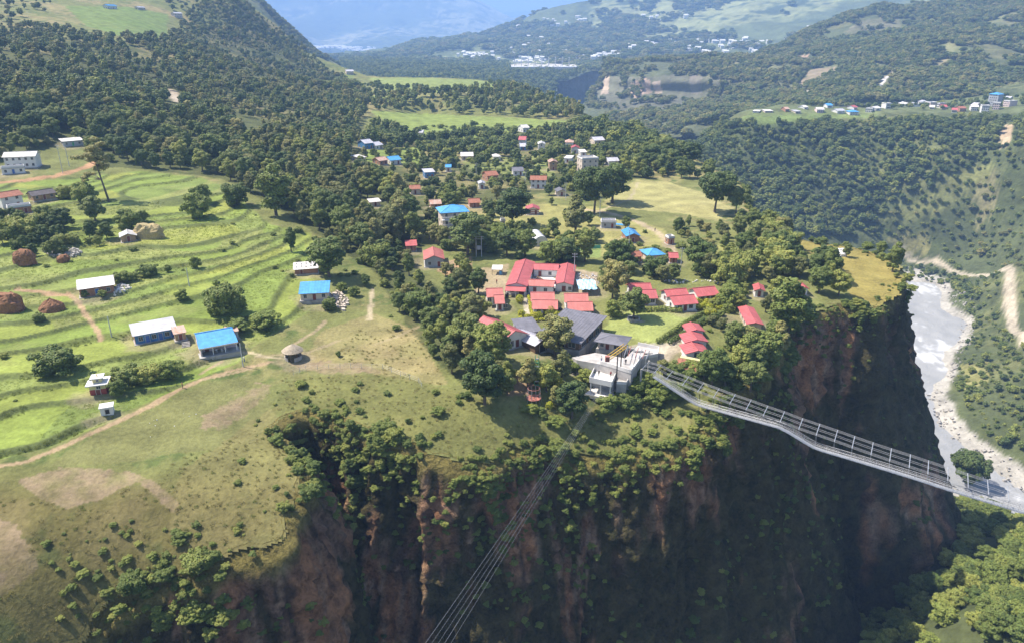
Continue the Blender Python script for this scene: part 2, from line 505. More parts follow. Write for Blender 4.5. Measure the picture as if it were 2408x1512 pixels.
def ground_colours(x, y, z, m, step_i, fq, px, py):
    n1 = fbm(x * 0.02, y * 0.02, seed=31); n2 = fbm(x * 0.11, y * 0.11, seed=32); n3 = fbm(x * 0.5, y * 0.5, seed=33, octaves=2)
    k = np.clip(px / 1720 * 0 + y / 200, 0.6, 4)                 # edge roughness grows with distance (metres per pixel)
    jx = px + n2 * 10 / k + n3 * 4 / k; jy = py + n2 * 5 / k + n3 * 2 / k
    c = np.tile(np.array((.20, .215, .07)), (len(x), 1))
    c = mixcol(c, smooth(-.1, .5, n1 + 0.6 * n2), (.33, .28, .125))
    c = mixcol(c, smooth(.0, .5, n2 + 0.5 * n3 - .15), (.12, .16, .045))
    # spur: ochre grass, then bare soil
    sp = smooth(1060, 1180, jy + 30 * n1) * (px < 760)
    c = mixcol(c, sp * 0.95, (.165, .145, .05))
    c = mixcol(c, sp * smooth(.05, .5, n2 + .6 * n3) * .7, (.22, .185, .075))
    c = mixcol(c, sp * smooth(.15, .6, -n2 + .5 * n3), (.115, .125, .04))
    gs = inpoly(jx, jy, [(250, 1010), (480, 905), (620, 880), (640, 1000), (560, 1040), (360, 1080), (200, 1090), (120, 1095)]) * 1.0
    c = mixcol(c, gs * .7, (.215, .215, .08))
    ed = inpoly(jx, jy, [(580, 1000), (650, 950), (660, 1040), (740, 1110), (740, 1190), (640, 1290), (520, 1330), (400, 1250), (430, 1100)]) * 1.0
    c = mixcol(c, ed * .6, (.25, .22, .085))
    dry = inpoly(jx, jy, [(760, 770), (880, 740), (980, 780), (1020, 850), (1050, 900), (940, 890), (800, 870), (700, 870)]) * 1.0
    c = mixcol(c, dry * (.5 + .3 * smooth(-.3, .4, n2)), (.37, .30, .14))
    low = inpoly(jx, jy, [(700, 885), (960, 880), (1080, 920), (1180, 950), (1400, 980), (1700, 960), (1700, 1100), (1100, 1130), (850, 1030), (640, 970)]) * 1.0
    c = mixcol(c, low * .65, (.19, .19, .06))
    for poly in BARE_ZONES:
        c = mixcol(c, inpoly(jx + 9 * n3, jy + 5 * n3, poly) * np.clip(.62 + .5 * n3 + .3 * n2, 0, .85), BARE)
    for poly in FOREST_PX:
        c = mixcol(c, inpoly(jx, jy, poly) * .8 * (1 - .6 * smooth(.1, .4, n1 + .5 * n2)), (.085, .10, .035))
    for poly, col in FIELD_ZONES:
        c = mixcol(c, inpoly(jx, jy, poly) * (.85 + .15 * n2), col)
    # rice terraces: every step its own crop, the bank between them rank grass
    idx = (_hash(step_i.astype(np.int64), np.floor(vnoise(x * .018, y * .02, seed=44) * 3.2 + step_i * .37).astype(np.int64), np.zeros(len(x), np.int64), 5) * len(CROPS)).astype(int) % len(CROPS)
    crop = CROPS[idx] * np.array((.97, 1.0, .98)) * (1 + .16 * n2[:, None] + .1 * n3[:, None])
    crop = mixcol(crop, smooth(.3, .55, n1 + .5 * n2) * .35, (.27, .27, .10))
    bank = np.maximum(smooth(.83, .90, fq), smooth(.05, 0, fq)) * (.62 + .38 * smooth(-.3, .2, fbm(x * .05, y * .05, seed=47)))
    crop = mixcol(crop, bank * .9, (.105, .13, .045))
    mm = smooth(.3, .8, m)
    c = c * (1 - mm[:, None]) + crop * mm[:, None]
    for line, hw, col in PATHS:
        w = [ground(*p) for p in line]
        w = [(p.x, p.y) for p in w]
        d = polydist(x, y, w) + n3 * hw * .5 + n2 * hw * .5
        c = mixcol(c, smooth(hw * 1.25, hw * .75, d) * .92, col)
    return np.clip(c * np.array((.82, .80, .80)), 0.01, 1)

M_ground = ground_mat("grass_and_soil", (1.1, 0.12), 0.38, 0.7, 0.5)
rows = np.exp(np.arange(math.log(58), math.log(1420), 0.0042))
cols = np.linspace(-0.95, 0.80, 520)
gy, gu = np.meshgrid(rows, cols, indexing='ij')
gx = gu * (gy + 12)
x, y = gx.ravel(), gy.ravel()
z, m, si, fq, ppx, ppy = heights(x, y, True)
ccol = ground_colours(x, y, z, m, si, fq, ppx, ppy)
RISER_PTS = np.c_[x, y, z][(m > .8) & (fq > .80) & (fq < .97) & (y < 420)]
V = np.c_[x, y, z]
F = grid_faces(len(rows), len(cols))
inside = inpoly(x, y, list(zip(EX - NX * 1.9, EY - NY * 1.9)) + OUTLINE[len(EX):])
keep = inside[F].all(1)
F = F[keep]
used = np.zeros(len(V), bool); used[F.ravel()] = True
remap = np.cumsum(used) - 1
o = link("plateau_ground", np_mesh("plateau_ground", V[used], remap[F], ccol[used]), mat=M_ground)
tag(o, "grassy village plateau with stepped rice terraces, dirt paths and bare soil", "ground", kind="structure")

# ------------------------------------------------------------------ the cliff below the plateau edge
def cliff_sheet():
    nS = len(EX)
    ez = heights(EX, EY)
    far = np.clip((EY - 250) / 250, 0, 1)
    prof = [(-3.0, 0.06), (-1.6, -0.05), (-0.4, -0.5), (0.5, -1.5), (1.1, -2.8), (1.6, -4.2)]
    zz = list(np.arange(5.6, 30, 1.15)) + list(np.arange(30, 90, 1.7)) + list(np.arange(90, 160, 4.0))
    for d in zz:
        prof.append((1.6 + 0.10 * d + 0.0009 * d * d, -d))
    off = np.array([p[0] for p in prof])[:, None]; dz = np.array([p[1] for p in prof])[:, None]
    S = np.tile(ES[None, :], (len(prof), 1)); D = -dz + 0 * S
    g = smooth(0.5, 7, D)
    rib = fbm(S * .045, D * .010, seed=51, octaves=3) * 5.5 + (1 - np.abs(fbm(S * .13, D * .018, seed=52, octaves=3)) * 2) * 1.6
    fine = 1.2 - np.abs(fbm(S * .28, D * .06, seed=53, octaves=4)) * 4.2 + fbm(S * .7, D * .6, seed=54, octaves=4) * 2.0 - np.abs(fbm(S * .6, D * .35, seed=58, octaves=3)) * 2.2
    led = (vnoise(S * .03, D * .16, seed=55) > .25) * 1.0 * smooth(0, 1, vnoise(S * .2, D * .16, seed=56) + .5)
    but = smooth(.25, .8, NX) * smooth(175, 200, EY) * smooth(330, 250, EY)          # the headland's flank leans outward in buttresses
    off = off + (.20 * np.maximum(D - 22, 0) - 3.0 + 2.5 * fbm(S * .16, D * .04, seed=59, octaves=3) * smooth(4, 30, D)) * but[None, :]
    disp = off + g * (rib * smooth(0, 25, D) + fine * .9 + led * .9 - 1.0)
    X = EX[None, :] + NX[None, :] * disp; Y = EY[None, :] + NY[None, :] * disp
    Z = np.where(dz < -.6, 0, 0) + dz + ez[None, :] * np.clip(1 - D / 160, 0, 1)
    Z[0] = heights(X[0], Y[0]) + 0.05
    Z[1] = np.minimum(Z[1], heights(X[1], Y[1]) + 0.05)
    Z = Z + g * fbm(S * .3, D * .3, seed=57, octaves=2) * .8
    s, d = S.ravel(), D.ravel()
    n1 = fbm(s * .05, d * .028, seed=61); n2 = fbm(s * .25, d * .05, seed=62); n3 = fbm(s * .8, d * .25, seed=63)
    st = fbm(s * .9, d * .03, seed=64, octaves=3)
    c = np.tile(np.array((.085, .082, .04)), (s.size, 1))                         # mossy, overgrown rock
    rock = smooth(.06, .36, n1 + .6 * n2 + .35 * st + .34 * np.exp(-((d - 18) / 16) ** 2) - .14) * .95
    rc = mixcol(np.tile(np.array((.25, .16, .115)), (s.size, 1)), smooth(-.3, .5, n3 + st), (.40, .28, .20))
    rc = mixcol(rc, smooth(.1, .5, n2 + .4 * n1) * .8, (.42, .22, .115))
    rc = mixcol(rc, smooth(.25, .5, st + .4 * n3), (.12, .085, .065))
    c = c * (1 - rock[:, None]) + rc * rock[:, None]
    c = mixcol(c, smooth(.1, .45, n3 - .3 * rock) * .85, (.05, .058, .024))
    c = mixcol(c, smooth(.2, .5, fbm(s * 1.6, d * .5, seed=66, octaves=3)) * rock * .7, (.10, .07, .05))
    c = mixcol(c, smooth(.25, .5, fbm(s * 1.2, d * .08, seed=67, octaves=3)) * rock * .6, (.46, .38, .31))
    top = smooth(4.5, 1.0, d + 2 * n2)
    c = mixcol(c, top, (.20, .19, .07))
    V = np.c_[X.ravel(), Y.ravel(), Z.ravel()]
    return V, grid_faces(len(prof), nS)[:, ::-1], np.clip(c * np.array((1.10, .95, .78)), .01, 1), (X, Y, Z)
V, F, c, CLIFF = cliff_sheet()
M_cliff = ground_mat("cliff_rock", (1.3, 0.3), 0.6, 1.0, 1.6)
o = link("cliff", np_mesh("cliff", V, F, c), mat=M_cliff)
tag(o, "steep reddish brown rock cliff overgrown with moss below the village", "cliff", kind="structure")

# ------------------------------------------------------------------ the gorge, its right bank and the facing slope
g3 = []
def gz(*pts):
    for (px, py, z) in pts: g3.append(at_z(px, py, z))
gz((2190, 700, -153), (2215, 800, -153), (2200, 880, -153), (2160, 960, -153), (2120, 750, -153), (2100, 900, -153), (2270, 1090, -153), (2350, 1140, -153), (2430, 1200, -153), (2520, 1260, -153),
   (2290, 750, -147), (2248, 860, -147), (2222, 940, -148), (2250, 1010, -149), (2330, 1065, -148), (2420, 1120, -148),
   (2408, 1000, -136), (2340, 920, -137), (2408, 850, -126), (2330, 800, -139), (2350, 715, -131), (2408, 770, -119), (2300, 645, -138), (2220, 617, -139), (2150, 606, -142), (2130, 640, -147),
   (2408, 640, -106), (2300, 560, -118), (2408, 500, -85), (2150, 540, -116), (2000, 560, -122), (1900, 545, -112), (2000, 430, -74), (2200, 430, -70), (2400, 400, -48), (1800, 430, -76), (1650, 360, -52), (1520, 325, -38),
   (1480, 297, -25), (1750, 287, -20), (2000, 284, -20), (2200, 285, -18), (2400, 278, -12), (1780, 263, -20), (2000, 256, -18), (2200, 246, -16), (2400, 240, -6), (1720, 278, -22),
   (2700, 600, -80), (2700, 900, -110), (2700, 1300, -140), (2700, 300, 0), (2700, 240, 10),
   (2250, 1195, -132), (2408, 1240, -132), (2320, 1280, -92), (2420, 1390, -72), (2330, 1500, -60), (2230, 1400, -88), (2120, 1500, -105), (2080, 1300, -128), (2520, 1500, -80), (2330, 1650, -70), (2420, 1300, -105))
for (xx, yy) in [(-100, 1000), (0, 900), (0, 1180), (120, 1050), (200, 1190), (120, 900), (230, 1000), (0, 90), (-60, 60), (60, 110), (0, 250), (60, 300), (110, 260), (120, 350), (0, 450), (80, 500), (-80, 200), (150, 450), (30, 620), (170, 600), (100, 700), (-100, 400)]:
    g3.append((xx, yy, -140))
G0 = RBF(g3, c=12.0, reg=1.0)
def gorge_h(x, y):
    z = G0(x, y)
    up = smooth(-146, -125, z) * smooth(-19, -35, z + 0 * x)
    z = z + up * (fbm(x * .012, y * .012, seed=71) * 14 - np.abs(fbm(x * .02, y * .008, seed=72)) * 14 + 3)
    return z + fbm(x * .06, y * .06, seed=73, octaves=3) * 1.5 * smooth(-152, -140, z)
rows3 = np.exp(np.arange(math.log(60), math.log(1190), 0.0062)); cols3 = np.linspace(-0.12, 1.05, 330)
gy, gu = np.meshgrid(rows3, cols3, indexing='ij'); gx = gu * (gy + 30)
x, y = gx.ravel(), gy.ravel()
z = gorge_h(x, y)
px, py = project(x, y, z)
n1 = fbm(x * .012, y * .012, seed=81); n2 = fbm(x * .05, y * .05, seed=82); n3 = fbm(x * .2, y * .2, seed=83)
c = np.tile(np.array((.085, .10, .04)), (len(x), 1))
c = mixcol(c, smooth(.0, .45, n1 + .5 * n2), (.155, .16, .062))
c = mixcol(c, smooth(.1, .5, n2 + .4 * n3), (.07, .085, .03))
jx, jy = px + n2 * 12 + n3 * 5, py + n2 * 7 + n3 * 3
for poly, col in (([(1760, 262), (1900, 262), (2060, 258), (2060, 276), (1880, 285), (1770, 292), (1745, 280)], (.19, .25, .07)),
                  ([(1740, 240), (2408, 225), (2408, 268), (1740, 270)], (.14, .16, .065)),
                  ([(2350, 300), (2385, 290), (2380, 335), (2350, 345)], (.52, .38, .26)),
                  ([(2250, 410), (2330, 380), (2330, 420), (2200, 500), (2100, 520), (2080, 500), (2200, 450)], (.25, .25, .09)),
                  ([(2290, 455), (2340, 400), (2350, 480), (2290, 540)], (.26, .23, .115)),
                  ([(2080, 555), (2180, 550), (2200, 600), (2110, 600)], (.30, .27, .11)),
                  ([(2260, 860), (2330, 850), (2330, 900), (2270, 920)], (.29, .27, .10))):
    c = mixcol(c, inpoly(jx, jy, poly) * (.7 + .3 * n3), col)
c = mixcol(c, smooth(-146.2, -147.6, z + n3 * 1.2) * (y > 280), (.38, .355, .31))
road = [at_z(*p) for p in ((2120, 605, -142), (2200, 610, -139), (2235, 625, -138), (2300, 645, -137), (2355, 665, -131), (2365, 700, -128), (2390, 740, -121), (2420, 780, -117))]
d = polydist(x, y, [tuple(p[:2]) for p in road])
c = mixcol(c, smooth(4.2, 2.2, d + n3 * 1.5), (.42, .36, .27))
V = np.c_[x, y, z]
o = link("gorge_slope", np_mesh("gorge_slope", V, grid_faces(len(rows3), len(cols3)), np.clip(c, .01, 1)), mat=ground_mat("gorge_ground", (0.25, 0.05), .4, .9, 1.5))
tag(o, "gorge floor and scrubby facing slope across the river", "terrain", kind="structure")

# river
RIV = [(2040, 640), (2145, 661), (2200, 670), (2250, 690), (2264, 720), (2274, 770), (2266, 800), (2234, 850), (2216, 890), (2196, 930), (2190, 975), (2214, 1002), (2236, 1022), (2300, 1085),
       (2340, 1110), (2408, 1165), (2500, 1215), (2700, 1300), (2560, 1400), (2440, 1330), (2380, 1235), (2300, 1180), (2200, 1110), (2120, 1000), (2050, 900), (2020, 750)]
rx, ry = np.meshgrid(np.arange(80, 520, 2.2), np.arange(240, 780, 2.2))
x, y = rx.ravel(), ry.ravel()
zr = -150 + fbm(x * .12, y * .12, seed=91, octaves=3) * .9
n = fbm(x * .035, y * .018, seed=92); nn = fbm(x * .22, y * .12, seed=93)
px, py = project(x, y, zr)
c = np.tile(np.array((.33, .33, .33)), (len(x), 1))
c = mixcol(c, smooth(.15, .55, n + .8 * nn), (.56, .56, .56))
c = mixcol(c, smooth(.1, .5, -n + .3 * nn) * .6, (.26, .265, .27))
F = grid_faces(*rx.shape)
ok = inpoly(px, py, RIV)
F = F[ok[F].any(1)]
used = np.zeros(len(x), bool); used[F.ravel()] = True; remap = np.cumsum(used) - 1
mw, nt, b = mat_nodes("river_water")
at = N(nt, "ShaderNodeAttribute", attribute_name="Col"); nt.links.new(at.outputs["Color"], b.inputs["Base Color"])
b.inputs["Roughness"].default_value = 0.6
b.inputs["Specular IOR Level"].default_value = .25
tc = N(nt, "ShaderNodeTexCoord"); no = N(nt, "ShaderNodeTexNoise"); no.inputs["Scale"].default_value = .6; no.inputs["Detail"].default_value = 5
nt.links.new(tc.outputs["Object"], no.inputs["Vector"])
bp = N(nt, "ShaderNodeBump"); bp.inputs["Strength"].default_value = .8; bp.inputs["Distance"].default_value = .8
nt.links.new(no.outputs[0], bp.inputs["Height"]); nt.links.new(bp.outputs[0], b.inputs["Normal"])
o = link("river", np_mesh("river", np.c_[x, y, zr][used], remap[F], c[used]), mat=mw)
tag(o, "pale grey river with white rapids in the gorge", "river", kind="structure")

# ------------------------------------------------------------------ mountains and far landforms, lofted
def resample(row, n):
    P = np.array([at_y(*p) for p in row])
    s = np.r_[0, np.cumsum(np.linalg.norm(np.diff(P, axis=0), axis=1))]; s /= s[-1]
    t = np.linspace(0, 1, n)
    return np.stack([np.interp(t, s, P[:, k]) for k in range(3)], 1)

def loft(name, label, rows, nu, nv, amp, fr, colf, mat, seed, ridge=True, drop=260):
    """surface through rows given as (pixel x, pixel y, distance); the last row is the skyline, behind it the land falls away"""
    Rw = [resample(r, nu) for r in rows]
    if ridge:
        back = Rw[-1].copy(); back[:, 1] += 500; back[:, 2] -= drop; back[:, 0] *= 1.1
        Rw.append(back)
    G = np.stack(Rw)
    tv = np.linspace(0, len(G) - 1, nv)
    # Catmull-Rom across the rows
    k = np.clip(tv.astype(int), 0, len(G) - 2); f = (tv - k)[:, None, None]
    P0, P1, P2, P3 = G[np.clip(k - 1, 0, None)], G[k], G[k + 1], G[np.clip(k + 2, None, len(G) - 1)]
    S = .5 * (2 * P1 + (P2 - P0) * f + (2 * P0 - 5 * P1 + 4 * P2 - P3) * f * f + (3 * P1 - P0 - 3 * P2 + P3) * f ** 3)
    ker = np.array([.25, .5, .25])
    for _ in range(max(2, nu // 60)):
        S[:, 1:-1] = S[:, :-2] * .25 + S[:, 1:-1] * .5 + S[:, 2:] * .25
    x, y, z = (S[..., i].ravel() for i in range(3))
    w = np.ones((nv, nu)); w[0] = .3
    rid = fbm(x * fr, y * fr * .6, seed=seed) + .8 * (.5 - np.abs(fbm(x * fr * 1.7, y * fr * .7, seed=seed + 3)) * 2) + .35 * fbm(x * fr * 5, y * fr * 5, seed=seed + 5)
    z = z + amp * rid * w.ravel()
    V = np.c_[x, y, z]
    px, py = project(x, y, z)
    c = np.clip(colf(x, y, z, px, py), .01, 1)
    o = link(name, np_mesh(name, V, grid_faces(nv, nu), c), mat=mat)
    tag(o, label, "mountain", kind="structure")
    return V.reshape(nv, nu, 3)

M_far = ground_mat("far_slopes", (.05, .012), .35, .8, 6)
def hill_cols(base, light, dark, sc, seed, zones=(), bias=0.0):
    def f(x, y, z, px, py):
        n1 = fbm(x * sc, y * sc, seed=seed); n2 = fbm(x * sc * 5, y * sc * 5, seed=seed + 1); n3 = fbm(x * sc * 20, y * sc * 20, seed=seed + 2, octaves=2)
        c = np.tile(np.array(base), (len(x), 1))
        c = mixcol(c, smooth(0, .35, n1 + .6 * n2 + bias), light)
        c = mixcol(c, smooth(.05, .4, n2 + .5 * n3), dark)
        jx, jy = px + 9 * n2 + 3 * n3, py + 4 * n2 + 2 * n3
        for poly, col, k in zones:
            c = mixcol(c, inpoly(jx, jy, poly) * (k + .25 * n3), col)
        return c
    return f

L5 = loft("forested_mountain", "big grey green mountainside with landslide scars above the far village",
     [[(1650, 275, 1060), (1850, 258, 1090), (2100, 246, 1100), (2420, 238, 1090), (2720, 230, 1090)],
      [(1690, 245, 1230), (1870, 220, 1240), (2130, 195, 1240), (2430, 175, 1220), (2720, 160, 1200)],
      [(1720, 205, 1480), (1885, 165, 1480), (2140, 120, 1450), (2440, 90, 1420), (2730, 60, 1400)],
      [(1735, 180, 1720), (1888, 120, 1740), (2120, 72, 1760), (2300, 40, 1760), (2450, 0, 1750), (2740, -60, 1700)],
      [(1740, 165, 1900), (1890, 90, 2000), (1976, 62, 2020), (2038, 39, 2050), (2117, 33, 2080), (2216, 30, 2100), (2312, 0, 2100), (2460, -70, 2100), (2750, -150, 2100)]],
     240, 150, 16, .004, hill_cols((.10, .115, .05), (.17, .165, .075), (.075, .09, .04), .003, 101,
        [([(1865, 140), (1905, 130), (1908, 150), (1890, 170), (1875, 180), (1862, 168)], (.50, .33, .24), .8),
         ([(1905, 165), (1960, 155), (1975, 165), (1900, 195), (1860, 225), (1850, 215)], (.36, .27, .18), .7),
         ([(2060, 190), (2090, 170), (2120, 150), (2100, 175), (2075, 200)], (.34, .28, .19), .6),
         ([(2065, 208), (2075, 190), (2095, 172), (2100, 176), (2080, 195), (2070, 214)], (.75, .7, .66), .7),
         ([(2180, 165), (2220, 140), (2240, 142), (2200, 170)], (.34, .28, .18), .6),
         ([(1820, 190), (1860, 175), (1865, 215), (1850, 235), (1830, 215)], (.24, .21, .13), .7),
         ([(1885, 215), (1905, 212), (1895, 235)], (.5, .45, .38), .8),
         ([(1980, 75), (2040, 45), (2110, 40), (2120, 75), (2050, 90)], (.22, .19, .12), .5)]), M_far, 5)
L6 = loft("headland", "wooded headland with pale rock cliff faces above the gorge",
     [[(1330, 320, 1350), (1480, 335, 1150), (1650, 320, 1080), (1860, 300, 1060)],
      [(1365, 255, 1520), (1490, 285, 1280), (1650, 285, 1180), (1870, 262, 1120)],
      [(1395, 212, 1700), (1510, 228, 1540), (1650, 232, 1480), (1870, 225, 1300)],
      [(1412, 176, 1740), (1520, 182, 1590), (1650, 178, 1530), (1880, 190, 1380)],
      [(1415, 160, 1950), (1530, 155, 1950), (1650, 152, 1900), (1890, 165, 1700)]],
     170, 100, 10, .006, hill_cols((.115, .125, .06), (.19, .18, .09), (.07, .085, .04), .005, 111,
        [([(1405, 182), (1760, 178), (1770, 215), (1650, 228), (1640, 250), (1500, 262), (1390, 245)], (.18, .165, .125), .55), ([(1418, 178), (1432, 175), (1430, 222), (1413, 225)], (.50, .38, .28), .75), ([(1486, 190), (1522, 185), (1527, 215), (1495, 234), (1478, 215)], (.52, .37, .28), .75),
         ([(1528, 192), (1550, 190), (1557, 220), (1540, 225)], (.50, .38, .29), .75), ([(1620, 180), (1650, 178), (1650, 220), (1630, 225)], (.26, .22, .18), .6),
         ([(1750, 180), (1770, 175), (1768, 195), (1752, 200)], (.4, .32, .26), .6)]), M_far, 6)
L7 = loft("river_terrace", "wooded river terrace beyond the far fields", 
     [[(760, 215, 1650), (1000, 215, 1600), (1200, 225, 1600), (1300, 262, 1650)],
      [(780, 182, 1800), (1000, 190, 1780), (1200, 196, 1780), (1310, 215, 1850)],
      [(800, 168, 2000), (1000, 172, 2000), (1200, 178, 2000), (1320, 186, 2050)],
      [(800, 155, 2300), (1000, 156, 2300), (1200, 160, 2300), (1420, 162, 2300)],
      [(800, 142, 2750), (1000, 145, 2750), (1200, 148, 2750), (1430, 150, 2750)]],
     160, 80, 8, .004, hill_cols((.09, .11, .05), (.16, .17, .08), (.065, .085, .04), .004, 121,
        [([(1195, 152), (1350, 150), (1360, 160), (1260, 165), (1200, 160)], (.62, .56, .5), .8), ([(1280, 145), (1440, 142), (1450, 152), (1330, 152)], (.24, .28, .1), .7)]), M_far, 7, ridge=False)
loft("gorge_cliff", "shaded rock wall of the upper gorge", 
     [[(1255, 262, 2020), (1320, 262, 2120), (1390, 255, 2230), (1470, 245, 2330)],
      [(1260, 205, 2030), (1325, 205, 2140), (1395, 205, 2250), (1470, 205, 2350)],
      [(1262, 182, 2040), (1325, 176, 2150), (1395, 168, 2260), (1470, 165, 2360)],
      [(1262, 170, 2150), (1325, 166, 2260), (1395, 160, 2370), (1470, 157, 2470)]],
     120, 50, 4, .012, hill_cols((.15, .14, .12), (.22, .2, .17), (.09, .1, .07), .01, 131), M_far, 8, ridge=False)
L4 = loft("far_hills", "hazy blue green hills with fields and scattered houses",
     [[(700, 185, 2500), (1100, 175, 2500), (1400, 175, 2450), (1700, 185, 2350), (2000, 160, 2300), (2450, 130, 2300)],
      [(720, 155, 2800), (1100, 148, 2800), (1400, 140, 2800), (1700, 142, 2700), (2000, 105, 2650), (2460, 70, 2600)],
      [(760, 140, 3300), (1100, 124, 3300), (1400, 100, 3300), (1700, 85, 3200), (2000, 45, 3100), (2460, 0, 3000)],
      [(800, 132, 3800), (1050, 105, 3900), (1200, 85, 3900), (1400, 50, 3900), (1700, 15, 3800), (2000, -20, 3700), (2470, -40, 3600)],
      [(820, 128, 4200), (1000, 103, 4300), (1130, 90, 4300), (1210, 66, 4300), (1290, 27, 4300), (1370, 12, 4300), (1480, 2, 4300), (1700, -30, 4300), (2000, -60, 4300), (2500, -90, 4300)]],
     300, 140, 26, .0018, hill_cols((.11, .13, .055), (.25, .26, .11), (.065, .085, .04), .0016, 141, bias=.1), M_far, 9)
L1 = loft("ridge", "dark wooded ridge descending behind the terraced hillside",
     [[(380, 80, 1280), (500, 100, 1300), (600, 130, 1300), (680, 160, 1320), (740, 178, 1380), (830, 195, 1450)],
      [(400, 20, 1600), (520, 45, 1600), (610, 85, 1600), (680, 130, 1650), (745, 160, 1700), (830, 180, 1700)],
      [(400, -60, 1900), (540, -14, 1900), (620, 17, 1900), (690, 80, 1950), (748, 137, 2000), (800, 168, 2000)]],
     120, 60, 7, .005, hill_cols((.11, .13, .05), (.2, .2, .08), (.08, .1, .04), .006, 151), M_far, 10, drop=200)
L2 = loft("blue_mountain", "large hazy blue mountain at the head of the valley",
     [[(420, 150, 7360), (800, 142, 7360), (1100, 132, 7520), (1400, 125, 7680)],
      [(420, 110, 8480), (800, 118, 8480), (1100, 105, 8640), (1400, 112, 8800)],
      [(430, 40, 9920), (800, 60, 9920), (1050, 58, 10080), (1200, 82, 10080), (1400, 104, 10080)],
      [(440, -60, 11680), (640, -40, 11840), (1000, -32, 12000), (1060, -8, 12000), (1120, 14, 12000), (1170, 40, 12000), (1230, 64, 12000), (1300, 85, 12000), (1420, 100, 12000)]],
     220, 120, 95, .00056, hill_cols((.11, .13, .06), (.36, .34, .20), (.05, .07, .035), .0011, 161), M_far, 11, drop=1400)
L3 = loft("distant_peak", "pale blue peak far behind the valley",
     [[(1080, 110, 16660), (1220, 110, 16660), (1420, 110, 16660)],
      [(1090, 75, 17850), (1170, 37, 18020), (1205, 27, 18020), (1235, 27, 18020), (1275, 38, 18020), (1340, 52, 18020), (1440, 75, 18020)]],
     90, 40, 40, .0006, hill_cols((.10, .12, .07), (.2, .2, .12), (.07, .09, .05), .001, 171), M_far, 12, drop=1500)
# ------------------------------------------------------------------ building materials
MAT = {
    'red': paint("red_roof_sheet", (.50, .125, .125), .5, .25, .5, dirt=(.38, .10, .095)),
    'salmon': paint("sunbleached_red_roof", (.54, .18, .15), .5, .25, .5),
    'blue': paint("blue_roof_sheet", (.09, .34, .66), .45, .25, .6),
    'tin': paint("bare_tin_sheet", (.60, .59, .64), .4, .2, .5, metal=.15, dirt=(.45, .42, .43)),
    'whitetin': paint("white_tin_sheet", (.74, .72, .70), .45, .2, .5, dirt=(.52, .47, .43)),
    'rust': paint("rusted_tin_sheet", (.40, .20, .13), .7, .4, .8, dirt=(.50, .40, .34)),
    'slate': paint("grey_shingle", (.17, .165, .19), .65, .25, .5),
    'darkroof': paint("dark_stone_roof", (.11, .095, .10), .8, .3, .8),
    'tile': paint("clay_tile_roof", (.36, .14, .085), .75, .3, 1.2),
    'white': paint("white_wall", (.70, .68, .65), .8, .12, .4),
    'cream': paint("cream_wall", (.62, .52, .42), .8, .15, .4),
    'pink': paint("pinkish_wall", (.66, .52, .50), .8, .12, .4),
    'grey': paint("grey_block_wall", (.40, .41, .43), .85, .15, .5),
    'brick': paint("brick_wall", (.40, .20, .125), .85, .25, 1.0),
    'mud': paint("mud_wall", (.42, .27, .16), .9, .25, .6),
    'bluewall': paint("blue_painted_wall", (.06, .20, .42), .6, .25, .5),
    'concrete': paint("concrete", (.40, .38, .355), .8, .35, .6, bump=.2),
    'palecon': paint("pale_concrete", (.68, .645, .61), .75, .22, .6),
    'deck': paint("paved_deck", (.50, .465, .435), .8, .3, .6),
    'wood': paint("weathered_wood", (.16, .10, .06), .8, .3, 2.0),
    'dark': paint("painted_interior_shade", (.035, .03, .028), .9, .2, 1.0),  # near-black colour painted for the shade inside open doorways
    'glass': paint("window_glass", (.045, .06, .08), .12, .2, 1.0),
    'frame': paint("window_frame", (.55, .50, .45), .6, .2, 1.0),
    'reddoor': paint("maroon_door", (.20, .05, .04), .6, .2, 1.0),
    'bluedoor': paint("blue_door", (.06, .15, .45), .5, .2, 1.0),
    'stone': paint("field_stone", (.42, .39, .35), .9, .35, 1.2, bump=.5),
    'thatch': paint("grey_thatch", (.40, .33, .24), .95, .35, 2.5, bump=.6),
    'straw': paint("brown_straw", (.27, .13, .065), .95, .4, 2.0, bump=.6),
    'palestraw': paint("pale_straw", (.42, .33, .16), .95, .35, 2.0, bump=.6),
    'steel': paint("galvanised_steel", (.50, .51, .52), .4, .15, 1.0, metal=.5),
    'pole': paint("pole_grey", (.50, .50, .49), .7, .15, 1.0),
    'cable': paint("cable_steel", (.36, .36, .37), .5, .1, 1.0, metal=.3),
    'black': paint("black_steel", (.03, .03, .032), .5, .2, 1.0),
    'yellow': paint("yellow_paint", (.62, .40, .05), .5, .2, 1.0),
    'lemon': paint("pale_yellow_paint", (.66, .58, .28), .7, .15, 1.0),
    'maroon': paint("maroon_paint", (.34, .06, .055), .7, .2, 1.0),
    'tarp': paint("blue_white_tarpaulin", (.26, .55, .80), .4, .3, .35, dirt=(.62, .74, .82)),
    'film': paint("greenhouse_film", (.66, .64, .62), .4, .12, .4),
    'red_truss': paint("dull_red_paint", (.42, .16, .12), .6, .2, 1.0),
    'green': paint("green_paint", (.08, .38, .18), .6, .2, 1.0),
    'pool': paint("teal_paint", (.10, .42, .36), .4, .2, 1.0),
}
CLEAR = []       # (x0, y0, x1, y1, distance): picture boxes kept free of scattered trees standing in front
FOOT = []        # (x, y, radius) footprints

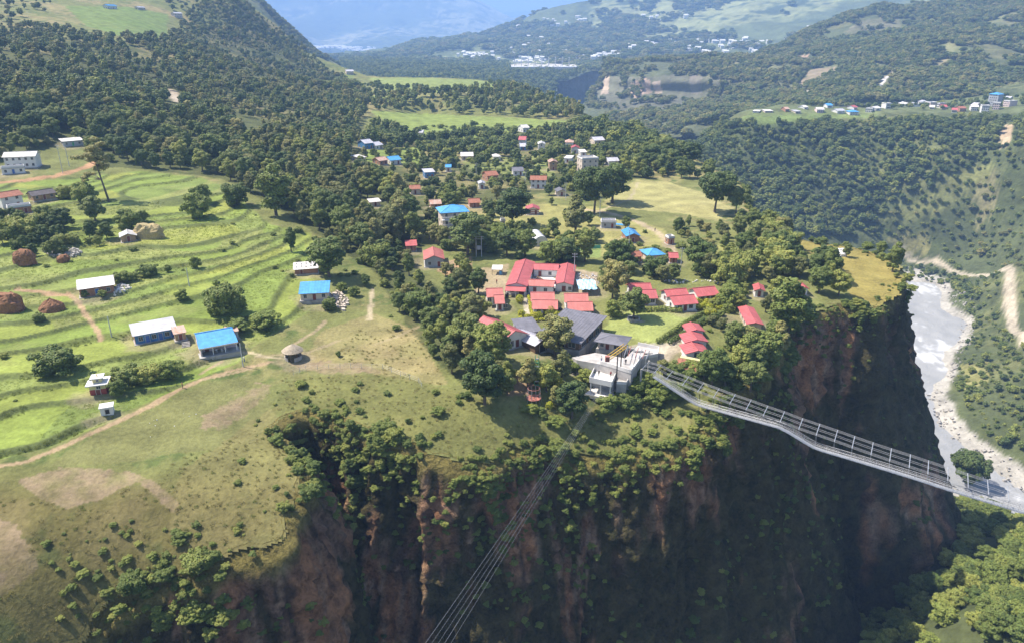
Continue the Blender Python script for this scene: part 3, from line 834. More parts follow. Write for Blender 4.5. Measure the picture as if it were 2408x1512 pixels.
def gable_roof(w, d, h, pitch, over, axis, thick=.12, ribs=.9):
    mb, cap = MB(), MB()
    if axis == 'y':
        half, L = w / 2 + over, d / 2 + over
    else:
        half, L = d / 2 + over, w / 2 + over
    t = math.tan(R(pitch))
    ze, zr = h - over * t, h + (half - over) * t
    T = (lambda a, b, z: (a, b, z)) if axis == 'x' else (lambda a, b, z: (-b, a, z))       # a along the ridge, b across
    for s in (-1, 1):
        q = [T(-L, s * half, ze), T(L, s * half, ze), T(L, 0, zr), T(-L, 0, zr)]
        if s > 0: q = [q[1], q[0], q[3], q[2]]
        mb.slab(q, thick)
        n = max(2, int(2 * L / ribs))
        for i in range(n + 1):
            a = -L + .08 + (2 * L - .16) * i / n
            q = [T(a - .05, s * half, ze + .05), T(a + .05, s * half, ze + .05), T(a + .05, s * .05, zr + .03), T(a - .05, s * .05, zr + .03)]
            if s > 0: q = [q[1], q[0], q[3], q[2]]
            mb.slab(q, .06)
    a0, a1 = T(-L - .02, 0, zr + .06), T(L + .02, 0, zr + .06)
    cap.tube(a0, a1, .13, .13, 6)
    return mb, cap

def hip_roof(w, d, h, pitch, over):
    mb, cap = MB(), MB()
    a, b = w / 2 + over, d / 2 + over
    t = math.tan(R(pitch))
    ze = h - over * t
    rr = max(0.05, a - b) if a > b else 0.05
    rz = ze + min(a, b) * t
    if a > b: P, Q = (-rr, 0, rz), (rr, 0, rz)
    else:
        rr = max(.05, b - a); P, Q = (0, -rr, rz), (0, rr, rz)
    c = [(-a, -b, ze), (a, -b, ze), (a, b, ze), (-a, b, ze)]
    V = c + [P, Q] + [(x, y, z - .15) for x, y, z in c]
    if a > b: fs = [(0, 1, 5, 4), (1, 2, 5), (2, 3, 4, 5), (3, 0, 4)]
    else: fs = [(0, 1, 4), (1, 2, 5, 4), (2, 3, 5), (3, 0, 4, 5)]
    fs += [(0, 6, 7, 1), (1, 7, 8, 2), (2, 8, 9, 3), (3, 9, 6, 0), (9, 8, 7, 6)]
    mb.add(V, fs)
    cap.tube(P, Q, .12, .12, 6)
    for i in range(4):
        e = P if (i in (0, 3) if a > b else i in (0, 1)) else Q
        cap.tube(c[i], e, .10, .10, 5)
    return mb, cap

def shed_roof(w, d, h, rise, over, thick=.1, ribs=.9):
    """single slope, high at the back"""
    mb = MB()
    a, b = w / 2 + over, d / 2 + over
    z0, z1 = h + .03, h + rise + .03
    mb.slab([(-a, -b, z0), (a, -b, z0), (a, b, z1), (-a, b, z1)], thick)
    n = max(2, int(2 * a / ribs))
    for i in range(n + 1):
        x = -a + .08 + (2 * a - .16) * i / n
        mb.slab([(x - .05, -b, z0 + .05), (x + .05, -b, z0 + .05), (x + .05, b, z1 + .05), (x - .05, b, z1 + .05)], .06)
    return mb

def side_map(side, w, d):
    if side == 'F': return lambda a, n, z: (a, -d / 2 - n, z)
    if side == 'B': return lambda a, n, z: (-a, d / 2 + n, z)
    if side == 'L': return lambda a, n, z: (-w / 2 - n, -a, z)
    return lambda a, n, z: (w / 2 + n, a, z)

def pbox(mb, T, a0, a1, n0, n1, z0, z1):
    vs = [T(a, n, z) for z in (z0, z1) for (a, n) in ((a0, n1), (a1, n1), (a1, n0), (a0, n0))]
    mb.add(vs, [(0, 3, 2, 1), (4, 5, 6, 7), (0, 1, 5, 4), (1, 2, 6, 5), (2, 3, 7, 6), (3, 0, 4, 7)])

def opening(parent, side, w, d, a, z, ww, hh, kind, loc, rot, matd=None):
    T = side_map(side, w, d)
    if kind == 'w':
        mb = MB()
        for (a0, a1, z0, z1) in ((a - ww / 2 - .08, a + ww / 2 + .08, z - .1, z), (a - ww / 2 - .08, a + ww / 2 + .08, z + hh, z + hh + .1),
                                 (a - ww / 2 - .08, a - ww / 2, z, z + hh), (a + ww / 2, a + ww / 2 + .08, z, z + hh), (a - .03, a + .03, z, z + hh)):
            pbox(mb, T, a0, a1, -.03, .08, z0, z1)
        o = mb.build("window", MAT['frame'], parent); o.location = loc; o.rotation_euler = (0, 0, rot)
        pm = MB(); pbox(pm, T, a - ww / 2, a + ww / 2, -.03, .02, z, z + hh)
        pm.build("pane", MAT['glass'], o)
    else:
        mb = MB(); pbox(mb, T, a - ww / 2, a + ww / 2, -.03, .05, z, z + hh)
        o = mb.build("door", matd or MAT['reddoor'], parent); o.location = loc; o.rotation_euler = (0, 0, rot)
        fm = MB()
        for (a0, a1, z0, z1) in ((a - ww / 2 - .1, a - ww / 2, z, z + hh), (a + ww / 2, a + ww / 2 + .1, z, z + hh), (a - ww / 2 - .1, a + ww / 2 + .1, z + hh, z + hh + .1)):
            pbox(fm, T, a0, a1, -.03, .09, z0, z1)
        fm.build("door_frame", MAT['frame'], o)

def shell(parent, w, d, h, roof='gable', axis='x', pitch=22, over=.55, rm='red', wm='white', ops=(), loc=(0, 0, 0), rot=0, base=1.6, rise=.7, plinth=True, doorm=None, gm=None):
    """walls, roof, plinth, openings of one block as parts of parent"""
    mb = MB()
    t = math.tan(R(pitch))
    if roof == 'gable':
        if axis == 'x':
            pr = [(-d / 2, -base), (d / 2, -base), (d / 2, h), (0, h + d / 2 * t - .1), (-d / 2, h)]
            V = [(-w / 2, a, b) for a, b in pr] + [(w / 2, a, b) for a, b in pr]
        else:
            pr = [(-w / 2, -base), (w / 2, -base), (w / 2, h), (0, h + w / 2 * t - .1), (-w / 2, h)]
            V = [(a, d / 2, b) for a, b in pr] + [(a, -d / 2, b) for a, b in pr]
        mb.add(V, [(4, 3, 2, 1, 0), (5, 6, 7, 8, 9)] + [(i, (i + 1) % 5, 5 + (i + 1) % 5, 5 + i) for i in range(5)])
    elif roof == 'shed':
        pr = [(-d / 2, -base), (d / 2, -base), (d / 2, h + rise * .93), (-d / 2, h - .02)]
        V = [(-w / 2, a, b) for a, b in pr] + [(w / 2, a, b) for a, b in pr]
        mb.add(V, [(3, 2, 1, 0), (4, 5, 6, 7)] + [(i, (i + 1) % 4, 4 + (i + 1) % 4, 4 + i) for i in range(4)])
    else:
        mb.box(-w / 2, -d / 2, -base, w / 2, d / 2, h)
    o = mb.build("wall", MAT[wm], parent); o.location = loc; o.rotation_euler = (0, 0, rot)
    if plinth:
        p = MB().box(-w / 2 - .35, -d / 2 - .6, -base - .3, w / 2 + .35, d / 2 + .35, .18).build("plinth", MAT['concrete'], parent); p.location = loc; p.rotation_euler = (0, 0, rot)
    cap = None
    if roof == 'gable': rmb, cap = gable_roof(w, d, h, pitch, over, axis)
    elif roof == 'hip': rmb, cap = hip_roof(w, d, h, pitch, over)
    elif roof == 'shed': rmb = shed_roof(w, d, h, rise, over)
    else:
        rmb = MB().box(-w / 2 - .25, -d / 2 - .25, h - .02, w / 2 + .25, d / 2 + .25, h + .2)
        cap = MB()
        for (x0, y0, x1, y1) in ((-w / 2, -d / 2, w / 2, -d / 2 + .15), (-w / 2, d / 2 - .15, w / 2, d / 2), (-w / 2, -d / 2 + .15, -w / 2 + .15, d / 2 - .15), (w / 2 - .15, -d / 2 + .15, w / 2, d / 2 - .15)):
            cap.box(x0, y0, h + .19, x1, y1, h + .95)
    r = rmb.build("roof", MAT[rm], parent); r.location = loc; r.rotation_euler = (0, 0, rot)
    if cap: cap.build("parapet" if roof == 'flat' else "ridge_cap", MAT['white' if roof == 'flat' else rm], r)
    for (side, a, z, ww, hh, kind) in ops:
        opening(parent, side, w, d, a, z, ww, hh, kind, loc, rot, doorm)
    return r

def frontage(FL, FR, gf=None):
    gf = gf or ground
    a, b = gf(*FL), gf(*FR)
    w = math.hypot(b.x - a.x, b.y - a.y)
    return a, b, w, math.atan2(b.y - a.y, b.x - a.x)

def site(name, label, cat, FL, FR, d, h, group=None, gf=None, pad=4, rot=None, width=None):
    """an Empty at the middle of the footprint whose front base corners are seen at FL and FR"""
    a, b, w, rz = frontage(FL, FR, gf)
    if rot is not None:
        rz, w = R(rot), width; b = a + Vector((math.cos(rz) * w, math.sin(rz) * w, 0))
    nx, ny = -math.sin(rz), math.cos(rz)
    c = ((a.x + b.x) / 2 + nx * d / 2, (a.y + b.y) / 2 + ny * d / 2)
    z = (a.z + b.z) / 2
    e = empty(name, (c[0], c[1], z), rz)
    tag(e, label, cat, group)
    pts = np.array([[c[0] + sx * w / 2 * math.cos(rz) - sy * d / 2 * math.sin(rz), c[1] + sx * w / 2 * math.sin(rz) + sy * d / 2 * math.cos(rz), zz] for sx in (-1, 1) for sy in (-1, 1) for zz in (z, z + h * 1.3)])
    px, py = project(pts[:, 0], pts[:, 1], pts[:, 2])
    CLEAR.append((px.min() - pad, py.min() - pad, px.max() + pad, py.max() - .48 * (py.max() - py.min()), c[1]))
    FOOT.append((c[0], c[1], .5 * math.hypot(w, d) + .8))
    return e, w

def std_ops(w, d, h, storeys=1, doors=True):
    ops = []
    sh = h / storeys
    for s in range(storeys):
        n = max(1, int(w / 2.6))
        for i in range(n):
            a = -w / 2 + w * (i + .5) / n
            if s == 0 and doors and i == n // 2: ops.append(('F', a, .18, .95, 1.95, 'd'))
            else: ops.append(('F', a, s * sh + .95, .9, 1.1, 'w'))
        for i in range(max(1, int(d / 3.2))):
            ops.append(('L', -d / 2 + d * (i + .5) / max(1, int(d / 3.2)), s * sh + .95, .85, 1.05, 'w'))
    return ops

def house(name, label, FL, FR, d, h, cat="house", group=None, storeys=1, ops=None, gf=None, pad=4, turn=None, width=None, **kw):
    e, w = site(name, label, cat, FL, FR, d, h, group, gf, pad, turn, width)
    shell(e, w, d, h, ops=std_ops(w, d, h, storeys) if ops is None else ops, **kw)
    return e, w

# ------------------------------------------------------------------ farmsteads among the terraces
e, w = site("farmhouse", "farmhouse with bright blue gable roof and open front veranda beside the tin roofed barn", "house", (474, 840), (551, 829), 9.5, 3.6, rot=29, width=9.0)
T = side_map('F', w, 9.5)
shell(e, w, 6.6, 3.3, 'gable', 'x', 17, .2, rm='blue', wm='pink', ops=[('L', 0.3, 1.0, .7, 1.3, 'w'), ('F', -w * .3, .2, 1.0, 2.1, 'd'), ('F', 0, .9, 1.1, 1.2, 'w'), ('F', w * .28, .9, 1.4, 1.0, 'w')], loc=(0, 1.45, 0), plinth=False)
for cx in (-w / 2 + .15, -w / 6, w / 6, w / 2 - .15):
    MB().box(cx - .13, -4.6, .0, cx + .13, -4.34, 2.55).build("veranda_post", MAT['white'], e)
MB().slab([(-w / 2 - .3, -5.1, 2.55), (w / 2 + .3, -5.1, 2.55), (w / 2 + .3, -1.7, 3.4), (-w / 2 - .3, -1.7, 3.4)], .1).build("veranda_roof", MAT['blue'], e)
MB().box(-w / 2 - .3, -5.16, 2.2, w / 2 + .3, -5.02, 2.52).build("fascia", MAT['cream'], e)
MB().box(-w / 2 - .5, -5.7, -2.0, w / 2 + .5, 4.75, .12).build("plinth", MAT['concrete'], e)
MB().box(-w / 2 - .02, -4.6, .1, -w / 2 + .15, -1.8, 2.6).build("side_wall", MAT['pink'], e)
vf = e
for i, (u, v, c) in enumerate(((-.6, -3.6, 'white'), (.8, -3.9, 'white'), (1.7, -3.2, 'white'))):
    p = Matrix.Rotation(vf.rotation_euler.z, 3, 'Z') @ Vector((u, v, .12)) + vf.location
    ch = empty("plastic_chair", p, vf.rotation_euler.z + .4 * i)
    tag(ch, "white plastic chair on the veranda of the blue roofed farmhouse", "chair", "chairs on the farmhouse veranda")
    MB().box(-.22, -.22, .4, .22, .22, .46).build("seat", MAT['white'], ch)
    MB().box(-.22, .18, .46, .22, .23, .9).build("backrest", MAT['white'], ch)
    for sx in (-.18, .18):
        for sy in (-.18, .18): MB().box(sx - .03, sy - .03, 0, sx + .03, sy + .03, .4).build("leg", MAT['white'], ch)

e, w = site("barn", "long barn with pale tin roof, blue front wall and brick gable end", "barn", (320, 811), (406, 794), 6.5, 3.2, rot=31, width=10.0)
shell(e, w, 6.5, 2.7, 'shed', rm='tin', wm='bluewall', rise=.9, over=.5, ops=[], base=1.5)
MB().box(-w / 2 - .06, -3.2, -1.3, -w / 2 + .1, 3.2, 2.7).build("brick_end_wall", MAT['brick'], e)
for i, (a, k) in enumerate(((-w * .36, 'w'), (-w * .2, 'd'), (-w * .04, 'w'), (w * .12, 'd'), (w * .28, 'w'), (w * .42, 'd'))):
    opening(e, 'F', w, 6.5, a, .95 if k == 'w' else .2, 1.0, 1.1 if k == 'w' else 1.9, k, (0, 0, 0), 0, MAT['bluedoor'])
house("lean_to", "rusty tin lean-to joining the barn and the blue roofed farmhouse", (414, 803), (432, 799), 4.0, 2.2, turn=31, width=2.6, cat="shed", roof='shed', rm='rust', wm='mud', rise=.5, over=.35, ops=[('F', 0, .2, .9, 1.7, 'd')])
house("store_shed", "small grey tin shed at the back of the blue roofed farmhouse", (538, 800), (556, 797), 3.5, 2.3, turn=29, width=2.6, cat="shed", roof='shed', rm='rust', wm='grey', rise=.4, over=.3, ops=[('F', 0, .2, .8, 1.7, 'd')])
st = ground(438, 812)
e = empty("stone_steps", st, R(20)); tag(e, "stone steps between the barn and the blue roofed farmhouse", "steps")
for i in range(5): MB().box(-1.0, -i * .42, -1.6, 1.0, -i * .42 + .45, .9 - i * .25).build("step", MAT['stone'], e)

house("brick_house", "brick house with white tin roof on a middle terrace", (190, 702), (262, 689), 6.5, 2.8, turn=29, width=9.0, roof='shed', rm='whitetin', wm='brick', rise=.9, over=.5, doorm=MAT['bluedoor'])
e, w = site("goat_shed", "small brick shed with white patched tin sheets held down by stones", "shed", (694, 645), (748, 645), 5.0, 2.0)
shell(e, w, 5.0, 1.9, 'shed', rm='whitetin', wm='brick', rise=.8, over=.5, ops=[('F', -1.6, .2, .8, 1.4, 'd')])
for i in range(9):
    u, v = -w / 2 + .6 + (i % 5) * (w - 1.2) / 4, -1.2 + (i // 5) * 2.2 + .4 * (i % 2)
    MB().add([(u + .32 * math.cos(k), v + .28 * math.sin(k), 2.08 + .16 * (v + 2.5) + .0) for k in (0, 1.1, 2.3, 3.4, 4.6, 5.5)] + [(u, v, 2.42 + .16 * (v + 2.5))], [(0, 1, 6), (1, 2, 6), (2, 3, 6), (3, 4, 6), (4, 5, 6), (5, 0, 6), (5, 4, 3, 2, 1, 0)]).build("roof_stone", MAT['stone'], e)
house("tin_house", "house with flat sloping blue tin roof beside the patched shed", (708, 709), (766, 706), 6.0, 2.5, turn=9, width=8.2, roof='shed', rm='blue', wm='cream', rise=1.6, over=.5)
house("small_house", "small mud house with white roof beside the straw stack", (287, 572), (312, 566), 5.5, 2.4, turn=28, width=4.6, roof='gable', axis='y', pitch=20, rm='whitetin', wm='mud')
house("red_roof_house", "old two-storey house with clay tile roof on the upper terraces", (8, 492), (58, 488), 6.0, 5.0, storeys=2, roof='gable', rm='tile', wm='white', pitch=24)
house("brick_annex", "flat roofed brick annex in front of the clay tile house", (22, 508), (76, 500), 4.0, 2.6, cat="annex", roof='flat', rm='concrete', wm='brick')
house("stone_roof_house", "low ochre house with dark stone roof on the upper terraces", (80, 474), (132, 468), 5.5, 2.6, roof='gable', rm='darkroof', wm='mud', pitch=24)
house("white_house", "white two-storey house with pale roof and blue windows above the ochre road", (14, 398), (80, 392), 8.0, 5.6, storeys=2, roof='gable', rm='whitetin', wm='white', pitch=20, doorm=MAT['bluedoor'], turn=16, width=13)
house("front_store", "low white store with blue door in front of the white two-storey house", (6, 412), (60, 408), 4.0, 2.6, cat="store", roof='flat', rm='concrete', wm='white', doorm=MAT['bluedoor'])
house("green_door_shed", "tin roofed shed under the trees above the ochre road", (150, 346), (196, 343), 6.0, 2.8, cat="shed", roof='shed', rm='whitetin', wm='grey', rise=.8, doorm=MAT['green'])
house("hill_house", "white hut with blue roof on the high hillside clearing", (254, 22), (276, 22), 7, 4, roof='gable', rm='blue', wm='white')
house("hill_house", "grey roofed hut on the high hillside clearing", (326, 24), (342, 24), 6, 3, roof='gable', rm='tin', wm='cream')
house("hill_house", "tall pale farmhouse at the edge of the high clearing", (412, 42), (430, 44), 7, 6, storeys=2, roof='gable', rm='tin', wm='cream')
house("hill_house", "pale farm building at the treed end of the far green ledge", (815, 176), (832, 177), 10, 5, storeys=2, roof='gable', rm='tin', wm='cream')

# temple, shrine, hut
e, w = site("hill_temple", "small temple with two white roof tiers and red base in the rice field", "temple", (211, 930), (254, 925), 3.6, 5)
w = 3.7
MB().box(-1.75, -1.75, -1.2, 1.75, 1.75, 1.35).build("base", MAT['maroon'], e)
MB().box(-1.72, -1.72, 1.35, 1.72, 1.72, 2.45).build("upper_wall", MAT['lemon'], e)
MB().box(-2.35, -2.35, 2.45, 2.35, 2.35, 2.68).build("lower_roof", MAT['white'], e)
MB().box(-.95, -.95, 2.68, .95, .95, 3.75).build("tower", MAT['lemon'], e)
r = MB().box(-1.4, -1.4, 3.75, 1.4, 1.4, 3.95).build("upper_roof", MAT['white'], e)
MB().tube((0, 0, 3.95), (0, 0, 4.55), .16, .03, 8).build("finial", MAT['yellow'], r)
opening(e, 'F', 3.44, 3.44, .2, 1.5, .8, .85, 'w', (0, 0, 0), 0); opening(e, 'F', 3.5, 3.5, 0, -.1, .9, 1.4, 'd', (0, 0, 0), 0)
opening(e, 'F', 1.9, 1.9, .1, 3.0, .4, .45, 'w', (0, 0, 0), 0)
e, w = site("shrine", "little white concrete shrine box beside the dirt path", "shrine", (241, 977), (265, 974), 2.2, 2)
MB().box(-1.25, -1.1, -1, 1.25, 1.1, 1.75).build("wall", MAT['white'], e)
MB().box(-1.45, -1.3, 1.75, 1.45, 1.3, 1.98).build("roof_slab", MAT['white'], e)
opening(e, 'F', 2.5, 2.2, .1, .3, .8, 1.1, 'd', (0, 0, 0), 0, MAT['dark'])  # this panel paints the shade inside the shrine opening
p = ground(690, 842)
e = empty("thatched_hut", p); tag(e, "round open hut with grey thatched roof at the edge of the meadow", "hut")
FOOT.append((p.x, p.y, 4)); CLEAR.append((660, 808, 720, 850, p.y))
n = 18; V = []; F = []
for (rr, zz) in ((2.75, 2.1), (2.8, 2.25), (1.9, 3.0), (.9, 3.6), (.12, 3.95)):
    V += [(rr * (1 + .04 * math.sin(5 * k)) * math.cos(2 * math.pi * k / n), rr * (1 + .04 * math.sin(7 * k)) * math.sin(2 * math.pi * k / n), zz) for k in range(n)]
for j in range(4): F += [(j * n + k, j * n + (k + 1) % n, (j + 1) * n + (k + 1) % n, (j + 1) * n + k) for k in range(n)]
F += [tuple(range(4 * n, 5 * n)), tuple(range(n - 1, -1, -1))]
MB().add(V, F).build("thatched_roof", MAT['thatch'], e)
for k in range(8):
    a = 2 * math.pi * k / 8; MB().tube((2.1 * math.cos(a), 2.1 * math.sin(a), -.4), (2.1 * math.cos(a), 2.1 * math.sin(a), 2.3), .09).build("post", MAT['wood'], e)
wl = MB()
for k in range(16):
    if k in (11, 12): continue
    a, b = 2 * math.pi * k / 16, 2 * math.pi * (k + 1) / 16
    q = [(2.25 * math.cos(a), 2.25 * math.sin(a)), (2.25 * math.cos(b), 2.25 * math.sin(b)), (2.0 * math.cos(b), 2.0 * math.sin(b)), (2.0 * math.cos(a), 2.0 * math.sin(a))]
    wl.prism(q, -.5, .85)
wl.build("low_wall", MAT['stone'], e)

# ------------------------------------------------------------------ red roofed resort
e, w = site("courtyard_lodge", "large red roofed lodge of four wings around a paved courtyard", "building", (1192, 694), (1345, 697), 26, 5, pad=8)
W = w
s = W / 153.0                                     # metres per pixel along the frontage
shell(e, 46 * s, 26, 3.2, 'gable', 'y', 17, .4, rm='red', wm='white', loc=(-W / 2 + 23 * s, 0, 0), ops=[('F', 1.6, .2, 1.6, 2.2, 'd'), ('F', -1.6, .9, 1.2, 1.2, 'w')] + [('L', -10 + 4 * i, .9, 1.1, 1.2, 'w') for i in range(6)])
shell(e, 40 * s, 21, 2.9, 'gable', 'y', 15, .35, rm='red', wm='white', loc=(W / 2 - 21 * s, 1.5, 0), ops=[('F', 0, .2, 1.2, 2.0, 'd'), ('F', 2, .9, 1, 1.1, 'w'), ('R', 0, .9, 1.1, 1.1, 'w')])
shell(e, 60 * s, 6.2, 2.8, 'gable', 'x', 19, .3, rm='red', wm='white', loc=(-W / 2 + 80 * s, 9.2, 0), ops=[('F', -2, .2, 1.0, 2.0, 'd'), ('F', 1.5, .9, 1, 1.1, 'w')])
shell(e, 58 * s, 5.6, 2.8, 'gable', 'x', 20, .3, rm='salmon', wm='white', loc=(-W / 2 + 79 * s, -8.5, 0), ops=[('F', -2, .2, 1.0, 2.0, 'd'), ('F', 1.5, .9, 1, 1.1, 'w')])
MB().box(-W / 2 + 50 * s, -6, -1, -W / 2 + 112 * s, 6.5, .16).build("courtyard_paving", MAT['palecon'], e)
MB().slab([(-W / 2 - .3, -16.0, 2.2), (-W / 2 + 46 * s, -16.0, 2.2), (-W / 2 + 46 * s, -13.1, 2.9), (-W / 2 - .3, -13.1, 2.9)], .1).build("porch_roof", MAT['red'], e)
for cx in (-W / 2, -W / 2 + 23 * s, -W / 2 + 45 * s): MB().box(cx - .1, -15.8, -1, cx + .1, -15.6, 2.2).build("porch_post", MAT['white'], e)
MB().slab([(W / 2 - 8 * s, -8.5, 3.0), (W / 2 - 1 * s, -8.5, 2.75), (W / 2 - 1 * s, 2.5, 2.75), (W / 2 - 8 * s, 2.5, 3.0)], .05).build("clear_roof_sheet", MAT['tin'], e)
for i in range(14):                                # courtyard furniture
    a = Matrix.Rotation(e.rotation_euler.z, 3, 'Z') @ Vector((-W / 2 + (56 + 50 * ((i * 37) % 14) / 14) * s, -5 + 9.5 * ((i * 5) % 14) / 14, .16)) + e.location
    t = empty("courtyard_table", a, i); tag(t, "dark table with stools standing in the paved courtyard of the red lodge", "table", "tables in the lodge courtyard")
    MB().tube((0, 0, .7), (0, 0, .76), .5, .5, 10).build("table_top", MAT['wood'], t); MB().tube((0, 0, 0), (0, 0, .7), .06).build("leg", MAT['black'], t)
    for k in range(3): MB().tube((.8 * math.cos(2.1 * k), .8 * math.sin(2.1 * k), 0), (.8 * math.cos(2.1 * k), .8 * math.sin(2.1 * k), .45), .17, .17, 8).build("stool", MAT['wood'], t)

COTT = [  # roof seen x0, x1, eave y, label
    (1248, 1302, 706, "red roofed cottage pressed against the front wing of the courtyard lodge", 'salmon'),
    (1251, 1309, 725, "red roofed cottage with grey front beside the hedge lined path", 'salmon'),
    (1327, 1381, 709, "upper of two red roofed cottages between the lodge and the big tree", 'salmon'),
    (1335, 1392, 729, "lower of two red roofed cottages between the lodge and the big tree", 'salmon'),
    (1145, 1182, 696, "upper red roofed cottage half hidden by the dark tree belt", 'salmon'),
    (1164, 1185, 712, "small lower red roofed cottage half hidden by the dark tree belt", 'salmon'),
    (1480, 1531, 684, "upper of two red roofed cottages behind the lawn tree", 'red'),
    (1496, 1543, 700, "lower of two red roofed cottages behind the lawn tree", 'red'),
    (1568, 1618, 698, "upper of two red roofed cottages behind the yellow hedges", 'red'),
    (1582, 1637, 714, "lower of two red roofed cottages with white end wall by the yellow hedges", 'red'),
    (1637, 1687, 693, "single red roofed cottage with white end wall above the yellow hedges", 'red'),
]
for (x0, x1, ye, lab, rm_) in COTT:
    house("cottage", lab, (x0 + 4, ye + 19), (x1 - 2, ye + 18), 6.0, 2.7, cat="cottage", group="red roofed resort cottages", roof='gable', axis='x', pitch=24, over=.6, rm=rm_, wm='white',
          ops=[('F', -1.8, .9, 1.2, 1.1, 'w'), ('F', 0, .2, 1.0, 2.0, 'd'), ('F', 1.8, .9, 1.2, 1.1, 'w'), ('L', 0, .9, 1.0, 1.1, 'w')])
house("garden_hut", "small red roofed hut among the garden trees", (1775, 698), (1794, 700), 5, 2.5, cat="hut", roof='gable', axis='y', rm='red', wm='white')
house("garden_hut", "small red roofed hut beside the golden headland meadow", (1882, 694), (1897, 695), 5, 2.5, cat="hut", roof='gable', axis='y', rm='red', wm='white')
house("cliff_lodge", "red roofed lodge with long ridge among trees at the cliff top", (1757, 782), (1788, 786), 13, 3, cat="lodge", roof='gable', axis='y', pitch=14, rm='red', wm='cream', pad=16)
# staggered lodge
e, w = site("stepped_lodge", "red lodge of three staggered roof blocks above the cliff", "lodge", (1622, 842), (1666, 834), 8, 3, pad=8)
shell(e, 5.6, 5.0, 2.2, 'gable', 'y', 14, .5, rm='red', wm='white', loc=(-1.2, -3.2, 0), rot=R(-16), ops=[('F', 0, .9, 1.6, 1.2, 'w')])
shell(e, 5.6, 5.0, 2.5, 'gable', 'y', 14, .5, rm='red', wm='white', loc=(1.9, 1.9, .3), rot=R(-16), ops=[('F', 0, .9, 1.6, 1.2, 'w')])
shell(e, 4.2, 4.6, 2.8, 'gable', 'y', 14, .5, rm='red', wm='white', loc=(5.2, 7.0, .5), rot=R(-16), ops=[('F', 0, .9, 1.6, 1.2, 'w')])

house("dining_hall", "red roofed hall with white gable front beside the grey roofs", (1178, 828), (1238, 811), 13, 3.4, cat="hall", roof='gable', axis='y', pitch=24, over=.6, rm='red', wm='white',
      ops=[('F', -1.8, .8, .9, 1.6, 'w'), ('F', -.6, .8, .9, 1.6, 'w'), ('F', 1.2, .2, 1.1, 2.1, 'd'), ('R', 0, .9, 1.2, 1.2, 'w')])
house("reception", "small open pavilion with silvery gable roof beside the red hall", (1258, 831), (1292, 824), 9, 3.0, cat="pavilion", roof='gable', axis='y', pitch=17, over=.5, rm='tin', wm='wood', ops=[('F', 0, .2, 2.2, 2.2, 'd')], doorm=MAT['dark'])  # wide near-black panel paints the shade under the open front
house("kitchen", "low grey flat roofed kitchen between the red hall and the leafy tree", (1226, 800), (1270, 800), 9, 2.6, cat="building", roof='shed', rm='slate', wm='grey', rise=.5)
def site_at(name, label, cat, x, y, rot, w, d, h, pad=6):
    z = 0.1
    e = empty(name, (x, y, z), R(rot)); tag(e, label, cat)
    px, py = project(np.array([x - w / 2, x + w / 2, x]), np.array([y - d / 2, y + d / 2, y]), np.array([z, z, z + h * 1.4]))
    CLEAR.append((px.min() - pad, py.min() - pad, px.max() + pad, py.max(), y)); FOOT.append((x, y, .5 * math.hypot(w, d) + .6))
    return e
e = site_at("restaurant", "restaurant with one wide sloping dark grey shingle roof beside the lawn", "restaurant", 16.9, 189.5, -29, 11.4, 16.4, 4)
shell(e, 11.4, 16.4, 2.5, 'shed', rm='slate', wm='wood', rise=1.7, over=1.0, base=4, ops=[('F', 0, .2, 3, 2.1, 'd'), ('F', 3.6, .6, 2.0, 1.4, 'w'), ('R', -5, .3, 3, 1.9, 'w'), ('R', 0, .3, 3, 1.9, 'w'), ('R', 4.5, .3, 2.5, 1.9, 'w')], doorm=MAT['dark'])  # front door panel paints the shaded interior on a solid wall
e = site_at("bar_house", "grey hip roofed bar house with cream walls at the end of the deck", "building", 27.3, 182.2, -23.5, 6.7, 5.2, 3.4)
shell(e, 6.7, 5.2, 2.6, 'hip', pitch=15, over=1.0, rm='slate', wm='cream', base=4, ops=[('F', -2.2, .8, .9, 1.2, 'w'), ('F', -.7, .2, 1.0, 2.0, 'd'), ('F', 1.9, .8, 1.6, 1.2, 'w'), ('L', 0, .8, 1.2, 1.2, 'w')])

# terrace decks at the bridge head
def deck_poly(pxs, z):
    return [tuple(at_z(px, py, z)[:2]) for px, py in pxs]
def parapet(mb, pts, z0, z1, t=.18):
    for (a, b) in zip(pts[:-1], pts[1:]):
        d = Vector((b[0] - a[0], b[1] - a[1], 0)).normalized(); n = Vector((-d.y, d.x, 0)) * t / 2
        q = [(a[0] - n.x, a[1] - n.y), (b[0] - n.x, b[1] - n.y), (b[0] + n.x, b[1] + n.y), (a[0] + n.x, a[1] + n.y)]
        mb.prism(q, z0, z1)
g = ground(1440, 850)
e = empty("viewing_terrace", (0, 0, 0)); tag(e, "stepped pale concrete viewing terrace at the head of the suspension bridge", "terrace")
zt = -.35
up = deck_poly([(1345, 840), (1400, 829), (1470, 842), (1500, 812), (1549, 822), (1546, 838), (1508, 845), (1484, 878), (1446, 866), (1412, 856), (1356, 846)], zt + .9)
MB().prism(up[::-1], zt - 6, zt + .9).build("upper_deck", MAT['deck'], e)
mb = MB(); parapet(mb, deck_poly([(1412, 856), (1446, 866), (1484, 878), (1508, 845), (1546, 838), (1549, 822), (1500, 812)], zt + .9), zt + .9, zt + 1.85); mb.build("parapet", MAT['palecon'], e)
lowp = deck_poly([(1452, 880), (1484, 884), (1472, 904), (1450, 902)], zt - 1.6)
MB().prism(lowp[::-1], zt - 9, zt - 1.6).build("lower_deck", MAT['concrete'], e)
mb = MB(); parapet(mb, deck_poly([(1484, 884), (1472, 904), (1450, 902)], zt - 1.6), zt - 1.6, zt - .8); mb.build("lower_parapet", MAT['palecon'], e)
